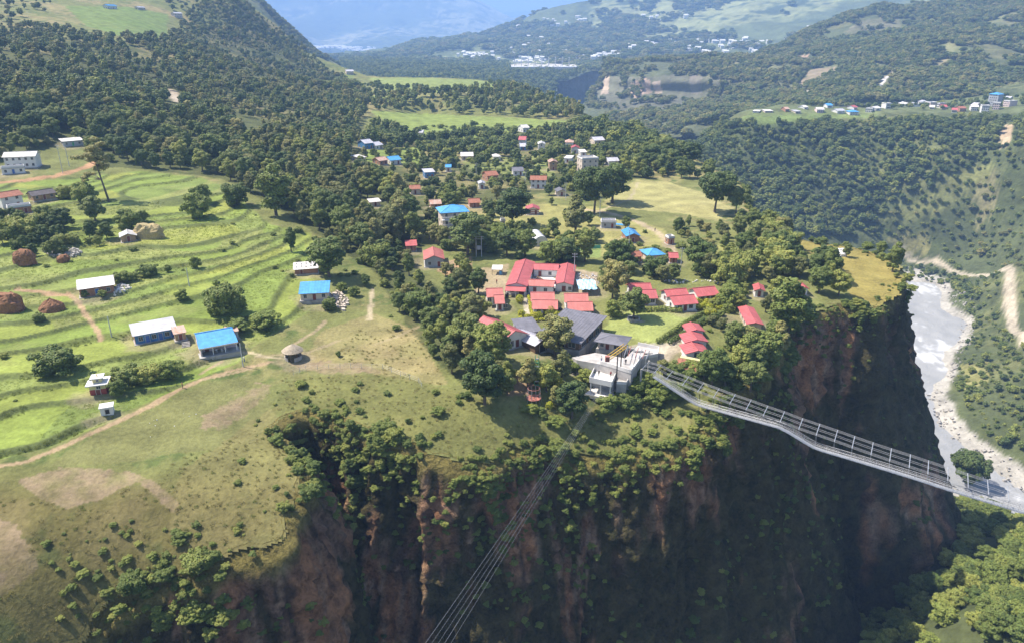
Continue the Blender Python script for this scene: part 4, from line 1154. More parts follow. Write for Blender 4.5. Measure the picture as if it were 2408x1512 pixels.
for k in range(7):                                 # slatted shade structure on the right deck
    a = at_z(1476 + 8.5 * k, 812 + 2.0 * k, zt + 3.2); b = at_z(1468 + 8.5 * k, 836 + 1.4 * k, zt + 3.2)
    MB().path([tuple(a), tuple(b)], .09).build("pergola_bar", MAT['red_truss' if k % 2 else 'steel'], e)
for (px, py) in ((1476, 812), (1468, 836), (1527, 824), (1519, 845)):
    a = at_z(px, py, zt + 3.2); MB().tube((a[0], a[1], zt + .8), tuple(a), .08).build("pergola_post", MAT['steel'], e)
for k in range(3):
    a = at_z(1480 + 22 * k, 822 + 5 * k, zt + .95); MB().box(a[0] - 1.2, a[1] - .4, zt + .9, a[0] + 1.2, a[1] + .1, zt + 1.4).build("bench", MAT['concrete'], e)
pa = at_z(1412, 935, zt - 6.2)
# white jump platform, two storeys
e = empty("jump_platform", (0, 0, 0)); tag(e, "white two-storey jump platform with parapet and columns at the cliff edge", "platform")
zp = zt - 1.3
A, B, C = at_z(1386, 894, zp)[:2], at_z(1438, 905, zp)[:2], at_z(1450, 877, zp)[:2]
D_ = A + (C - B)
plat = [tuple(A), tuple(B), tuple(C), tuple(D_)]
MB().prism(plat, zp - .35, zp).build("roof_slab", MAT['white'], e)
mb = MB(); parapet(mb, plat + [plat[0]], zp - .5, zp + .95, .16); mb.build("parapet", MAT['white'], e)
ux, uy = (B - A) / np.linalg.norm(B - A), (C - B) / np.linalg.norm(C - B)
for (fa, fb) in ((.06, .06), (.94, .06), (.94, .94), (.06, .94), (.5, .06)):
    q = A + (B - A) * fa + (C - B) * fb
    MB().box(q[0] - .16, q[1] - .16, zp - 8.5, q[0] + .16, q[1] + .16, zp - .3).build("column", MAT['white'], e)
low = [tuple(A - ux * .8 - uy * 2.2), tuple(B + ux * .6 - uy * 2.2), tuple(C + ux * .6), tuple(D_ - ux * .8)]
MB().prism(low, zp - 3.7, zp - 3.4).build("lower_floor", MAT['palecon'], e)
mb = MB(); parapet(mb, [low[0], low[1]], zp - 3.4, zp - 2.8, .1); mb.build("rail", MAT['steel'], e)
MB().prism([tuple(A + uy * 3.5), tuple(B + uy * 3.5), tuple(B + uy * 3.7), tuple(A + uy * 3.7)], zp - 3.4, zp - .36).build("back_wall", MAT['grey'], e)
JUMP = (A + B) / 2 - uy * 2.0; JZ = zp - 3.3
CLEAR.append((1335, 800, 1560, 938, A[1]))
# crane with yellow boom
c0 = at_z(1449, 899, zt - 1.6); c1 = at_z(1458, 889, zt - 1.6)
e = empty("jib_crane", (float(c0[0]), float(c0[1]), zt - 1.6)); tag(e, "yellow boom on two tall black posts on the terrace", "crane")
d = Vector((c1[0] - c0[0], c1[1] - c0[1], 0))
for v in (Vector((0, 0, 0)), d):
    MB().tube(v, v + Vector((0, 0, 8.0)), .16, .14, 8).build("post", MAT['black'], e)
b0 = Vector(at_z(1428, 846, zt + 6.0)) - Vector(e.location); b1 = Vector(at_z(1470, 816, zt + 6.8)) - Vector(e.location)
sidev = (b1 - b0).cross(Vector((0, 0, 1))).normalized() * .45
mb = MB()
for sv in (sidev, -sidev):
    for hz in (0, .8): mb.tube(b0 + sv + Vector((0, 0, hz)), b1 + sv + Vector((0, 0, hz)), .10)
for i in range(7):
    q = b0.lerp(b1, i / 6); mb.tube(q + sidev, q - sidev, .06); mb.tube(q + sidev, q + sidev + Vector((0, 0, .8)), .06); mb.tube(q - sidev, q - sidev + Vector((0, 0, .8)), .06)
mb.build("boom", MAT['yellow'], e)
MB().box(b0.x - .5, b0.y - .5, b0.z - .3, b0.x + .5, b0.y + .5, b0.z + 1.0).build("boom_head", MAT['red_truss'], e)

# tarp and canopies
e, w = site("tarp_shelter", "blue and white tarpaulin stretched on poles beside the courtyard lodge", "shelter", (1360, 697), (1404, 696), 9, 2.4)
n = 9; V = [(-w / 2 + w * i / n, -4.5 + 9 * j / n, 2.5 - .5 * (j / n - .5) ** 2 * 2 + .22 * math.sin(2.3 * i + j) + .3 * j / n) for j in range(n + 1) for i in range(n + 1)]
MB().add(V, [(j * (n + 1) + i, j * (n + 1) + i + 1, (j + 1) * (n + 1) + i + 1, (j + 1) * (n + 1) + i) for j in range(n) for i in range(n)]).build("tarpaulin", MAT['tarp'], e)
for sx in (-1, 1):
    for sy in (-1, 1): MB().tube((sx * w / 2, sy * 4.4, -.5), (sx * w / 2, sy * 4.4, 2.5), .06).build("pole", MAT['wood'], e)
e, w = site("canopy", "small white tin canopy with blue water drum on the tan yard", "canopy", (1156, 648), (1181, 648), 4, 2.2)
MB().slab([(-w / 2, -2, 2.1), (w / 2, -2, 2.1), (w / 2, 2, 2.6), (-w / 2, 2, 2.6)], .08).build("roof", MAT['whitetin'], e)
for sx in (-1, 1):
    for sy in (-1, 1): MB().tube((sx * (w / 2 - .2), sy * 1.7, -.5), (sx * (w / 2 - .2), sy * 1.7, 2.3), .07).build("post", MAT['wood'], e)
MB().tube((w / 2 - .6, -1.2, 0), (w / 2 - .6, -1.2, 1.4), .55, .55, 12).build("water_drum", MAT['blue'], e)

# ------------------------------------------------------------------ village behind
e, w = house("tall_house", "tall cream house with sky blue hip roof and balconies rising from the trees", (1042, 568), (1100, 565), 9, 12.2, storeys=4, roof='hip', pitch=20, over=.9, rm='blue', wm='cream', pad=2)
for k, zz in enumerate((8.9, 5.9)):
    MB().box(-w / 2 - .2, -6.2, zz, w / 2 + 1.2, -4.45, zz + .2).build("balcony", MAT['palecon'], e)
    for i in range(6): MB().box(-w / 2 + (w + .8) * i / 5, -6.15, zz + .2, -w / 2 + (w + .8) * i / 5 + .12, -6.03, zz + 1.2).build("baluster", MAT['white'], e)
    MB().box(-w / 2 - .2, -6.2, zz + 1.2, w / 2 + 1.2, -6.0, zz + 1.32).build("hand_rail", MAT['white'], e)
e, w = house("striped_house", "small house with red roof and red and white striped walls on the meadow", (1239, 506), (1267, 506), 6, 2.8, roof='gable', axis='y', pitch=20, rm='red', wm='white')
for k in range(3): MB().box(-w / 2 - .04, -3.04, .5 + .85 * k, w / 2 + .04, -2.9, .85 + .85 * k).build("stripe", MAT['maroon'], e)
e, w = site("greenhouse", "white plastic film greenhouse tunnel on the meadow", "greenhouse", (1256, 581), (1289, 579), 11, 4)
V = []; m_ = 12
for yy in (-5.5, 0, 5.5): V += [(-w / 2 * math.cos(math.pi * k / m_), yy, 1.2 + 2.9 * math.sin(math.pi * k / m_)) for k in range(m_ + 1)]
F = [(j * (m_ + 1) + k, (j + 1) * (m_ + 1) + k, (j + 1) * (m_ + 1) + k + 1, j * (m_ + 1) + k + 1) for j in range(2) for k in range(m_)]
V += [(-w / 2, yy, -.6) for yy in (-5.5, 5.5)] + [(w / 2, yy, -.6) for yy in (-5.5, 5.5)]
b_ = 3 * (m_ + 1)
F += [(b_, 0, 2 * (m_ + 1), b_ + 1), (m_, b_ + 2, b_ + 3, 3 * (m_ + 1) - 1), tuple(range(m_ + 1)) + (b_ + 2, b_), tuple(range(3 * (m_ + 1) - 1, 2 * (m_ + 1) - 1, -1)) + (b_ + 1, b_ + 3)]
MB().add(V, F).build("film_cover", MAT['film'], e)
MB().box(-.9, -5.6, -.5, .9, -5.52, 2.0).build("doorway", MAT['grey'], e)
for yy in (-5.53, -2.7, 0, 2.7, 5.53):
    MB().path([(-w / 2 * 1.01 * math.cos(math.pi * k / m_), yy, 1.2 + 2.95 * math.sin(math.pi * k / m_)) for k in range(m_ + 1)], .05).build("hoop", MAT['steel'], e)
VILL = [  # FL, FR, depth, height, storeys, roof, axis, roof colour, wall, label
    ((1474, 572), (1503, 571), 9, 3.0, 1, 'gable', 'y', 'blue', 'brick', "long brick house with bright blue roof beside the pale dirt track"),
    ((1524, 616), (1561, 615), 7, 2.8, 1, 'hip', 'x', 'blue', 'cream', "low hipped house with bright blue roof sunk in trees below the track"),
    ((1490, 618), (1507, 618), 5, 2.6, 1, 'gable', 'x', 'tile', 'brick', "orange roofed hut left of the hipped blue roof in the trees"),
    ((1575, 620), (1592, 620), 5, 2.4, 1, 'gable', 'x', 'red', 'brick', "red roofed hut right of the hipped blue roof in the trees"),
    ((1571, 576), (1585, 576), 3, 2.6, 1, 'flat', 'x', 'concrete', 'brick', "tiny white topped brick hut beside the dirt track"),
    ((1414, 537), (1448, 538), 4, 2.6, 1, 'flat', 'x', 'tin', 'grey', "grey and white open stage on the meadow by the track"),
    ((1000, 630), (1043, 628), 11, 3.2, 1, 'gable', 'y', 'salmon', 'grey', "grey block shed with red gable roof on bare red earth"),
    ((957, 592), (979, 592), 5, 2.4, 1, 'shed', 'x', 'red', 'brick', "small red tin roof poking out of the tree belt"),
    ((1014, 492), (1037, 492), 6, 2.6, 1, 'gable', 'x', 'rust', 'brick', "rusty roofed hut left of the tall blue roofed house"),
    ((1105, 489), (1128, 489), 6, 2.6, 1, 'gable', 'x', 'tile', 'brick', "brown roofed hut right of the tall blue roofed house"),
    ((1248, 444), (1283, 444), 7, 4.8, 2, 'gable', 'x', 'tile', 'white', "white two-storey house with brown tile roof in the village trees"),
    ((1368, 410), (1406, 408), 9, 8.4, 3, 'flat', 'x', 'concrete', 'cream', "three-storey flat roofed concrete house among the village trees"),
    ((872, 486), (895, 486), 4, 2.2, 1, 'shed', 'x', 'whitetin', 'cream', "white tin shed in the scrub of the tree belt"),
    ((919, 388), (943, 388), 8, 3, 1, 'gable', 'x', 'blue', 'white', "blue roofed house at the edge of the left village field"),
    ((893, 389), (912, 389), 7, 3, 1, 'gable', 'x', 'rust', 'brick', "brown roofed house beside the left village field"),
    ((859, 351), (878, 351), 9, 4, 1, 'gable', 'x', 'tin', 'bluewall', "tin roofed house with blue walls under the dark grove"),
    ((884, 352), (900, 352), 8, 3, 1, 'gable', 'x', 'tin', 'white', "pale tin roofed house under the dark grove"),
    ((846, 383), (861, 383), 7, 3, 1, 'shed', 'x', 'whitetin', 'cream', "white shed left of the village field"),
    ((1000, 420), (1022, 420), 7, 3.5, 1, 'shed', 'x', 'tin', 'bluewall', "turquoise tin house in the village trees"),
    ((1049, 405), (1060, 405), 5, 3, 1, 'gable', 'x', 'blue', 'white', "tiny blue roofed house above the village trees"),
    ((1147, 428), (1171, 427), 8, 3.6, 1, 'gable', 'x', 'tile', 'brick', "brown tile roofed house with eaves in the village centre"),
    ((1127, 445), (1140, 445), 6, 3, 1, 'gable', 'y', 'tin', 'white', "white gabled house in the village centre"),
    ((966, 458), (988, 458), 6, 3, 1, 'gable', 'x', 'tile', 'cream', "orange roofed house behind the tree belt"),
    ((1085, 378), (1112, 378), 8, 3, 1, 'gable', 'x', 'whitetin', 'cream', "long white roofed house at the edge of the central field"),
    ((1162, 379), (1177, 379), 7, 3, 1, 'hip', 'x', 'whitetin', 'white', "white domed house at the edge of the central field"),
    ((1220, 342), (1235, 342), 9, 4, 1, 'gable', 'x', 'red', 'white', "red roofed house at the back of the village"),
    ((1266, 356), (1281, 356), 9, 5, 2, 'gable', 'y', 'whitetin', 'white', "pale two-storey house with front gable in the back village"),
    ((1224, 355), (1237, 355), 8, 3, 1, 'gable', 'x', 'tin', 'bluewall', "blue walled house in the back village"),
    ((1330, 348), (1348, 348), 9, 4, 1, 'hip', 'x', 'rust', 'white', "brown hip roofed house in the back village"),
    ((1344, 362), (1361, 362), 8, 4, 1, 'gable', 'y', 'red', 'white', "red gabled white house in the back village"),
    ((1366, 369), (1379, 369), 7, 3, 1, 'shed', 'x', 'whitetin', 'white', "white shed roofed house in the back village"),
    ((1398, 341), (1421, 341), 9, 3.4, 1, 'gable', 'x', 'tin', 'cream', "long tin roofed house under the right hand grove"),
    ((1292, 402), (1310, 401), 8, 5, 2, 'gable', 'y', 'rust', 'mud', "brown two-storey mud house beside the central field"),
    ((1327, 384), (1342, 384), 7, 3, 1, 'shed', 'x', 'whitetin', 'white', "white tin house between the village trees"),
    ((1431, 390), (1454, 390), 7, 3, 1, 'gable', 'x', 'tin', 'white', "pale tin roofed house under the tall grove"),
    ((1207, 414), (1230, 414), 7, 3, 1, 'gable', 'x', 'slate', 'white', "grey roofed house beside the central field"),
    ((1311, 462), (1331, 462), 6, 2.6, 1, 'gable', 'y', 'slate', 'cream', "grey gabled hut behind the striped house"),
    ((1230, 312), (1244, 312), 9, 4, 1, 'gable', 'x', 'whitetin', 'white', "white roofed house at the edge of the long green field"),
    ((985, 324), (994, 324), 7, 4, 1, 'gable', 'x', 'tin', 'cream', "small pale house on the long green field"),
]
for (FL, FR, d, h, sto, rf, ax, rm_, wm_, lab) in VILL:
    house("house" if h > 2.7 else "hut", lab, FL, FR, d, h, cat="house" if h > 2.7 else "hut", storeys=sto, roof=rf, axis=ax, rm=rm_, wm=wm_, pitch=22, over=.5, pad=1)

# village on the far terrace across the gorge
def ground3(px, py):
    return march(px, py, gorge_h)
def fv(cx, cy): return (1739.8 + .2775 * cx, 197.7 + .2775 * cy)
FARV = [(2075, 2190, 190, 17, 5, 'hip', 'blue', 'grey', "tall tower block with blue roof above the far village"), (2030, 2118, 246, 9, 3, 'flat', 'concrete', 'white', "broad white three-storey block in front of the far tower block"),
        (1945, 2026, 232, 6, 2, 'gable', 'whitetin', 'white', "white roofed block left of the broad white far block"), (1852, 1922, 238, 5, 2, 'gable', 'tile', 'brick', "orange roofed building in the far village"),
        (2122, 2208, 222, 9, 3, 'flat', 'concrete', 'pink', "pale pink block below the far tower block"), (2214, 2290, 196, 8, 3, 'flat', 'concrete', 'pink', "pale pink block at the right end of the far village"),
        (1700, 1762, 218, 4, 1, 'gable', 'red', 'cream', "low red roofed house in the far village"), (1785, 1845, 246, 4, 1, 'gable', 'red', 'white', "red roofed white house at the rim of the far village"),
        (915, 1018, 268, 5, 2, 'hip', 'blue', 'white', "broad blue roofed building at the rim of the far village"), (812, 900, 252, 4, 1, 'gable', 'tin', 'white', "long tin roofed building in the far village"),
        (1050, 1130, 244, 5, 2, 'flat', 'concrete', 'white', "white flat roofed building behind the far rim"), (640, 722, 248, 5, 2, 'gable', 'whitetin', 'pink', "pinkish building beside the far green field"),
        (732, 792, 206, 4, 1, 'gable', 'blue', 'white', "small blue roofed building beside the far green field"), (540, 582, 216, 3, 1, 'gable', 'whitetin', 'white', "white hut behind the far green field"),
        (1100, 1200, 176, 5, 1, 'gable', 'tin', 'grey', "long grey hall at the foot of the mountain"), (1225, 1292, 212, 7, 2, 'flat', 'concrete', 'white', "white block in the middle of the far village"),
        (1302, 1366, 156, 6, 2, 'gable', 'blue', 'white', "blue roofed block on the upper edge of the far village"), (1552, 1622, 192, 6, 2, 'flat', 'concrete', 'pink', "pink and white block right of the far village centre"),
        (1662, 1692, 204, 6, 2, 'flat', 'concrete', 'white', "narrow white block in the far village"), (380, 422, 238, 4, 1, 'gable', 'rust', 'brick', "brown roofed house at the left end of the far village"),
        (462, 522, 252, 3, 1, 'shed', 'tin', 'cream', "low tin shed beside the far green field"), (1382, 1452, 168, 4, 1, 'gable', 'rust', 'lemon', "brown roofed yellow house on the upper edge of the far village"),
        (100, 170, 248, 2.5, 1, 'shed', 'whitetin', 'white', "low white shed at the edge of the far green field"), (200, 290, 246, 2.5, 1, 'shed', 'whitetin', 'pink', "low pink shed at the edge of the far green field"),
        (1140, 1200, 230, 4, 1, 'gable', 'whitetin', 'white', "white roofed house beside the flat roofed far block"), (1420, 1470, 196, 4, 1, 'gable', 'tin', 'white', "tin roofed house in the middle of the far village"),
        (1330, 1400, 190, 4, 1, 'gable', 'whitetin', 'cream', "cream house in the middle of the far village"), (960, 1000, 222, 4, 1, 'gable', 'red', 'white', "red roofed house behind the broad blue roofed far building"),
        (1500, 1545, 172, 4, 1, 'gable', 'tin', 'white', "tin roofed house near the foot of the mountain"), (1240, 1290, 150, 4, 1, 'gable', 'whitetin', 'white', "white house at the top of the far village"),
        (1950, 2010, 200, 4, 1, 'gable', 'tin', 'cream', "tin roofed house left of the far tower block"), (2230, 2290, 150, 5, 2, 'gable', 'tin', 'white', "white house right of the far tower block"),
        (1390, 1430, 112, 4, 1, 'gable', 'whitetin', 'grey', "lone white roofed house above the far village"), (1600, 1650, 218, 3.5, 1, 'gable', 'whitetin', 'white', "white roofed house at the rim right of the far centre")]
for (a, b, yb, h, sto, rf, rm_, wm_, lab) in FARV:
    mid = (a + b) / 2; a, b = mid + (a - mid) * .72, mid + (b - mid) * .72; h *= .85
    house("far_house", lab, fv(a, yb), fv(b, yb), 9 + h * .3, h, storeys=sto, roof=rf, rm=rm_, wm=wm_, pitch=20, over=.6, gf=ground3, pad=1, group="houses of the village across the gorge", base=8,
          ops=[('F', -3.2 + 6.4 * i / 3 if (b - a) > 50 else -1.8 + 3.6 * i / 3, s_ * h / sto + .8, 1.2, 1.2, 'w') for s_ in range(sto) for i in range(4)], plinth=False)
# ------------------------------------------------------------------ vegetation: prototypes
M_leaf = leaf_mat("broad_leaves", (0.106, 0.151, 0.039), (0.185, 0.224, 0.056), (0.325, 0.339, 0.082))
M_leaf_dark = leaf_mat("dark_leaves", (0.082, 0.121, 0.038), (0.137, 0.182, 0.054), (0.219, 0.249, 0.074))
M_leaf_dry = leaf_mat("olive_leaves", (0.158, 0.174, 0.062), (0.243, 0.246, 0.087), (0.349, 0.317, 0.113))
M_bush = leaf_mat("bush_leaves", (0.151, 0.195, 0.048), (0.202, 0.247, 0.056), (0.274, 0.308, 0.073))
M_yellow = leaf_mat("yellow_hedge_leaves", (.34, .36, .03), (.42, .42, .04), (.48, .46, .05))
M_grass = leaf_mat("grass_blades", (.28, .26, .09), (.34, .30, .12), (.42, .36, .16), .4)
M_weed = leaf_mat("weed_blades", (.16, .19, .055), (.20, .23, .065), (.26, .28, .08), .3)
M_bark = paint("bark", (.15, .115, .085), .9, .35, 2.0)

def cards(C, Nrm, size, rg, aspect=.75):
    """one bent leaf-clump card per centre: 4 triangles"""
    n = len(C)
    Nrm = Nrm / (np.linalg.norm(Nrm, axis=1, keepdims=True) + 1e-9)
    a = np.cross(Nrm, rg.normal(size=(n, 3))); a /= np.linalg.norm(a, axis=1, keepdims=True) + 1e-9
    b = np.cross(Nrm, a)
    s = (size * rg.uniform(.65, 1.35, n))[:, None]
    k = s * .28
    V = np.stack([C - a * s - b * s * aspect * .4 - Nrm * k, C + a * s * .25 - b * s * aspect - Nrm * k, C + a * s + b * s * aspect * .3 - Nrm * k, C - a * s * .2 + b * s * aspect - Nrm * k, C + Nrm * k * .4], 1).reshape(-1, 3)
    i = np.arange(n)[:, None] * 5
    F = np.concatenate([i + np.array([[0, 1, 4]]), i + np.array([[1, 2, 4]]), i + np.array([[2, 3, 4]]), i + np.array([[3, 0, 4]])])
    t = rg.uniform(.72, 1.28, n)
    col = np.repeat(np.stack([t * rg.uniform(.92, 1.1, n), t, t * rg.uniform(.8, 1.1, n)], 1), 5, axis=0)
    return V, F, col

def leaf_cloud(blobs, per, size, rg, up=.25):
    """cards over the shells of blobs (centre, radii), those buried inside other blobs left out"""
    Cs, Ns = [], []
    B = [(np.array(c), np.array(r)) for c, r in blobs]
    for (c, r) in B:
        n = int(per * (r.mean() ** 2))
        d = rg.normal(size=(n, 3)); d /= np.linalg.norm(d, axis=1, keepdims=True)
        d = d[(d[:, 2] > -.75)]
        q = c + d * r * rg.uniform(.72, 1.06, (len(d), 1))
        Cs.append(q); Ns.append(d / r + np.array([0, 0, up]) / r.mean() + rg.normal(size=d.shape) * .38 / r.mean())
    C, Nn = np.concatenate(Cs), np.concatenate(Ns)
    keep = np.ones(len(C), bool)
    for (c, r) in B:
        keep &= (((C - c) / r) ** 2).sum(1) > .42
    return cards(C[keep], Nn[keep], size, rg)

def crown_blobs(kind, rg, h=10.0):
    L = []
    if kind == 'round':
        R0, z0, zs, nb = 3.0, 5.4, 3.5, 28
    elif kind == 'tall':
        R0, z0, zs, nb = 2.3, 5.6, 4.1, 26
    elif kind == 'spread':
        R0, z0, zs, nb = 4.0, 6.2, 2.9, 34
    elif kind == 'bush':
        R0, z0, zs, nb = 3.6, 3.0, 3.0, 20
    elif kind == 'sparse':
        R0, z0, zs, nb = 3.0, 7.2, 2.6, 15
    nb = int(nb * 1.75)
    for i in range(nb):
        d = rg.normal(size=3); d /= np.linalg.norm(d)
        rr = rg.uniform(.35, 1.0) ** .6
        c = np.array([d[0] * R0 * rr, d[1] * R0 * rr, z0 + d[2] * zs * rr])
        if kind == 'tall': c[:2] *= 1 - .35 * max(0, (c[2] - 5) / 5)
        if kind == 'bush': c[2] = max(c[2], 1.0)
        r = rg.uniform(.42, 1.05) * (1.15 if kind in ('spread', 'bush') else 1.0) * (.75 if kind == 'sparse' else 1)
        L.append((c, np.array([r * 1.15, r * 1.15, r * .85])))
    if kind != 'sparse':
        L.append((np.array([0, 0, z0]), np.array([R0 * .7, R0 * .7, zs * .7])))
    return L

def trunk_mesh(name, kind, rg, blobs):
    mb = MB()
    top = {'round': 5.2, 'tall': 6.0, 'spread': 5.0, 'bush': 1.6, 'sparse': 8.5}[kind]
    r0 = .10 if kind == 'bush' else .3
    p = Vector((0, 0, -1.2)); n = 5
    lean = Vector((rg.normal() * .25, rg.normal() * .25, 0))
    pts = []
    for i in range(n + 1):
        t = i / n
        pts.append(Vector((lean.x * t * t * 2, lean.y * t * t * 2, -1.2 + (top + 1.2) * t)))
    for i in range(n): mb.tube(pts[i], pts[i + 1], r0 * (1 - .12 * i) * (1.35 if i == 0 else 1), r0 * (1 - .12 * (i + 1)), 7, cap=False)
    for (c, r) in blobs[:9]:
        q = pts[rng.integers(3, 6)] if kind != 'bush' else pts[4]
        e = Vector(c); m_ = q.lerp(e, .5) + Vector((0, 0, .25))
        mb.tube(q, m_, r0 * .42, r0 * .28, 5, cap=False); mb.tube(m_, e, r0 * .28, r0 * .10, 5, cap=False)
    return mb.mesh(name, M_bark)

def make_proto(kind, seed, leafm, per, size):
    rg = np.random.default_rng(seed)
    bl = crown_blobs(kind, rg)
    V, F, c = leaf_cloud(bl, per, size, rg)
    me = np_mesh("crown_" + kind, V, F, c, False); me.materials.append(leafm)
    return me, trunk_mesh("trunk_" + kind, kind, rg, bl)

PROTO = {}
for i, (kind, lm) in enumerate((('round', M_leaf), ('round', M_leaf_dark), ('tall', M_leaf), ('tall', M_leaf_dry), ('spread', M_leaf_dark), ('spread', M_leaf_dry), ('bush', M_bush), ('bush', M_leaf), ('sparse', M_leaf_dry), ('round', M_leaf_dry))):
    PROTO[i] = (kind,) + make_proto(kind, 300 + i, lm, 150, .25)
KWORD = {0: "rounded green", 1: "rounded dark green", 2: "tall green", 3: "tall olive green", 4: "spreading dark green", 5: "spreading olive green", 6: "bright green bushy", 7: "green bushy", 8: "thin open crowned", 9: "rounded olive green"}
HFAC = {'round': 9.6, 'tall': 10.0, 'spread': 9.6, 'bush': 6.6, 'sparse': 10.2}

# joined prototypes (crown and trunk in one) for the uncountable woods
pcoll = bpy.data.collections.new("plant_prototypes")
def coll_of(name, meshes):
    c = bpy.data.collections.new(name)
    for i, me in enumerate(meshes):
        c.objects.link(bpy.data.objects.new(f"{name}_{i:02d}", me))
    return c
def join_mesh(name, parts):
    Vs, Fs, Ms, off = [], [], [], 0
    me = bpy.data.meshes.new(name)
    vs, fs, mi, cs = [], [], [], []
    for k, m in enumerate(parts):
        me.materials.append(m.materials[0])
        base = len(vs)
        vs += [tuple(v.co) for v in m.vertices]
        for p in m.polygons: fs.append(tuple(base + i for i in p.vertices)); mi.append(k)
        a = m.color_attributes.get("Col")
        if a:
            b = np.zeros(len(m.vertices) * 4, np.float32); a.data.foreach_get("color", b); cs.append(b.reshape(-1, 4))
        else: cs.append(np.ones((len(m.vertices), 4), np.float32))
    me.from_pydata(vs, [], fs); me.polygons.foreach_set("material_index", mi)
    a = me.color_attributes.new("Col", 'FLOAT_COLOR', 'POINT'); a.data.foreach_set("color", np.concatenate(cs).ravel())
    return me
FULL = coll_of("wood_proto", [join_mesh(f"wood_{i}", PROTO[i][1:]) for i in range(10)])
def lite(kind, seed, lm, per=20, size=.6):
    rg = np.random.default_rng(seed); V, F, c = leaf_cloud(crown_blobs(kind, rg), per, size, rg)
    me = np_mesh("lite_" + kind, V, F, c, False); me.materials.append(lm); return me
LITE = coll_of("far_proto", [lite('round', 401, M_leaf), lite('round', 402, M_leaf_dark), lite('tall', 403, M_leaf), lite('tall', 404, M_leaf_dry), lite('spread', 405, M_leaf_dark), lite('spread', 406, M_leaf_dry), lite('bush', 407, M_bush), lite('bush', 408, M_leaf)])
def tuft(seed, lm, n, hgt, spread):
    rg = np.random.default_rng(seed); V, F = [], []
    for k in range(n):
        a, r = rg.uniform(0, 6.28), spread * rg.uniform(0, 1) ** .5
        x, y = r * math.cos(a), r * math.sin(a); w = .035 + .02 * rg.uniform()
        h = hgt * rg.uniform(.5, 1.1); lx, ly = rg.normal() * .22 * hgt, rg.normal() * .22 * hgt
        b = rg.uniform(0, 6.28); cx, cy = w * math.cos(b), w * math.sin(b); i = len(V)
        V += [(x - cx, y - cy, -.05), (x + cx, y + cy, -.05), (x + lx + cx * .7, y + ly + cy * .7, h * .7), (x + lx - cx * .7, y + ly - cy * .7, h * .7), (x + 1.7 * lx, y + 1.7 * ly, h)]
        F += [(i, i + 1, i + 2), (i, i + 2, i + 3), (i + 3, i + 2, i + 4)]
    t = np.repeat(rg.uniform(.75, 1.25, n), 5)
    me = np_mesh("tuft", np.array(V), np.array(F), np.stack([t, t, t], 1), False); me.materials.append(lm); return me
TUFT = coll_of("tuft_proto", [tuft(501, M_grass, 26, .55, .55), tuft(502, M_grass, 22, .75, .5), tuft(503, M_weed, 26, .6, .5), tuft(504, M_weed, 30, .9, .6)])

_NG = {}
def scatter(name, label, cat, P, S, I, coll, kind="stuff"):
    P = np.asarray(P, float)
    me = bpy.data.meshes.new(name)
    me.vertices.add(len(P)); me.vertices.foreach_set("co", P.astype(np.float32).ravel())
    a = me.attributes.new("sc", 'FLOAT_VECTOR', 'POINT')
    S = np.asarray(S, float); S3 = np.repeat(S[:, None], 3, 1) if S.ndim == 1 else S
    a.data.foreach_set("vector", S3.astype(np.float32).ravel())
    a = me.attributes.new("rot", 'FLOAT_VECTOR', 'POINT')
    rot = np.stack([rng.normal(size=len(P)) * .06, rng.normal(size=len(P)) * .06, rng.uniform(0, 6.283, len(P))], 1)
    a.data.foreach_set("vector", rot.astype(np.float32).ravel())
    a = me.attributes.new("pick", 'INT', 'POINT'); a.data.foreach_set("value", np.asarray(I, np.int32))
    o = link(name, me)
    if coll.name not in _NG:
        ng = bpy.data.node_groups.new("scatter_" + coll.name, 'GeometryNodeTree')
        ng.interface.new_socket("Geometry", in_out='INPUT', socket_type='NodeSocketGeometry')
        ng.interface.new_socket("Geometry", in_out='OUTPUT', socket_type='NodeSocketGeometry')
        gi, go = ng.nodes.new("NodeGroupInput"), ng.nodes.new("NodeGroupOutput")
        ci = ng.nodes.new("GeometryNodeCollectionInfo"); ci.inputs["Collection"].default_value = coll
        ci.inputs["Separate Children"].default_value = True; ci.inputs["Reset Children"].default_value = True
        ip = ng.nodes.new("GeometryNodeInstanceOnPoints"); ip.inputs["Pick Instance"].default_value = True
        def na(nm, ty):
            n = ng.nodes.new("GeometryNodeInputNamedAttribute"); n.data_type = ty; n.inputs["Name"].default_value = nm
            return [s for s in n.outputs if s.enabled and s.name == "Attribute"][0]
        L = ng.links.new
        L(gi.outputs[0], ip.inputs["Points"]); L(ci.outputs[0], ip.inputs["Instance"])
        L(na("pick", 'INT'), ip.inputs["Instance Index"]); L(na("rot", 'FLOAT_VECTOR'), ip.inputs["Rotation"]); L(na("sc", 'FLOAT_VECTOR'), ip.inputs["Scale"])
        L(ip.outputs[0], go.inputs[0])
        _NG[coll.name] = ng
    md = o.modifiers.new("scatter", 'NODES'); md.node_group = _NG[coll.name]
    return tag(o, label, cat, kind=kind)

TREE_N = [0]
def plant_tree(pos, h, k, label, group, name="tree", cat="tree", wide=1.0, sx=None):
    kind, cr, tr = PROTO[k]
    s = h / HFAC[kind]
    e = empty(name, pos, random.uniform(0, 6.283)); tag(e, label, cat, group)
    e.scale = (s * wide, s * wide, s)
    link("crown", cr, e); link("trunk" if kind != 'bush' else "stem", tr, e)
    TREE_N[0] += 1
    return e

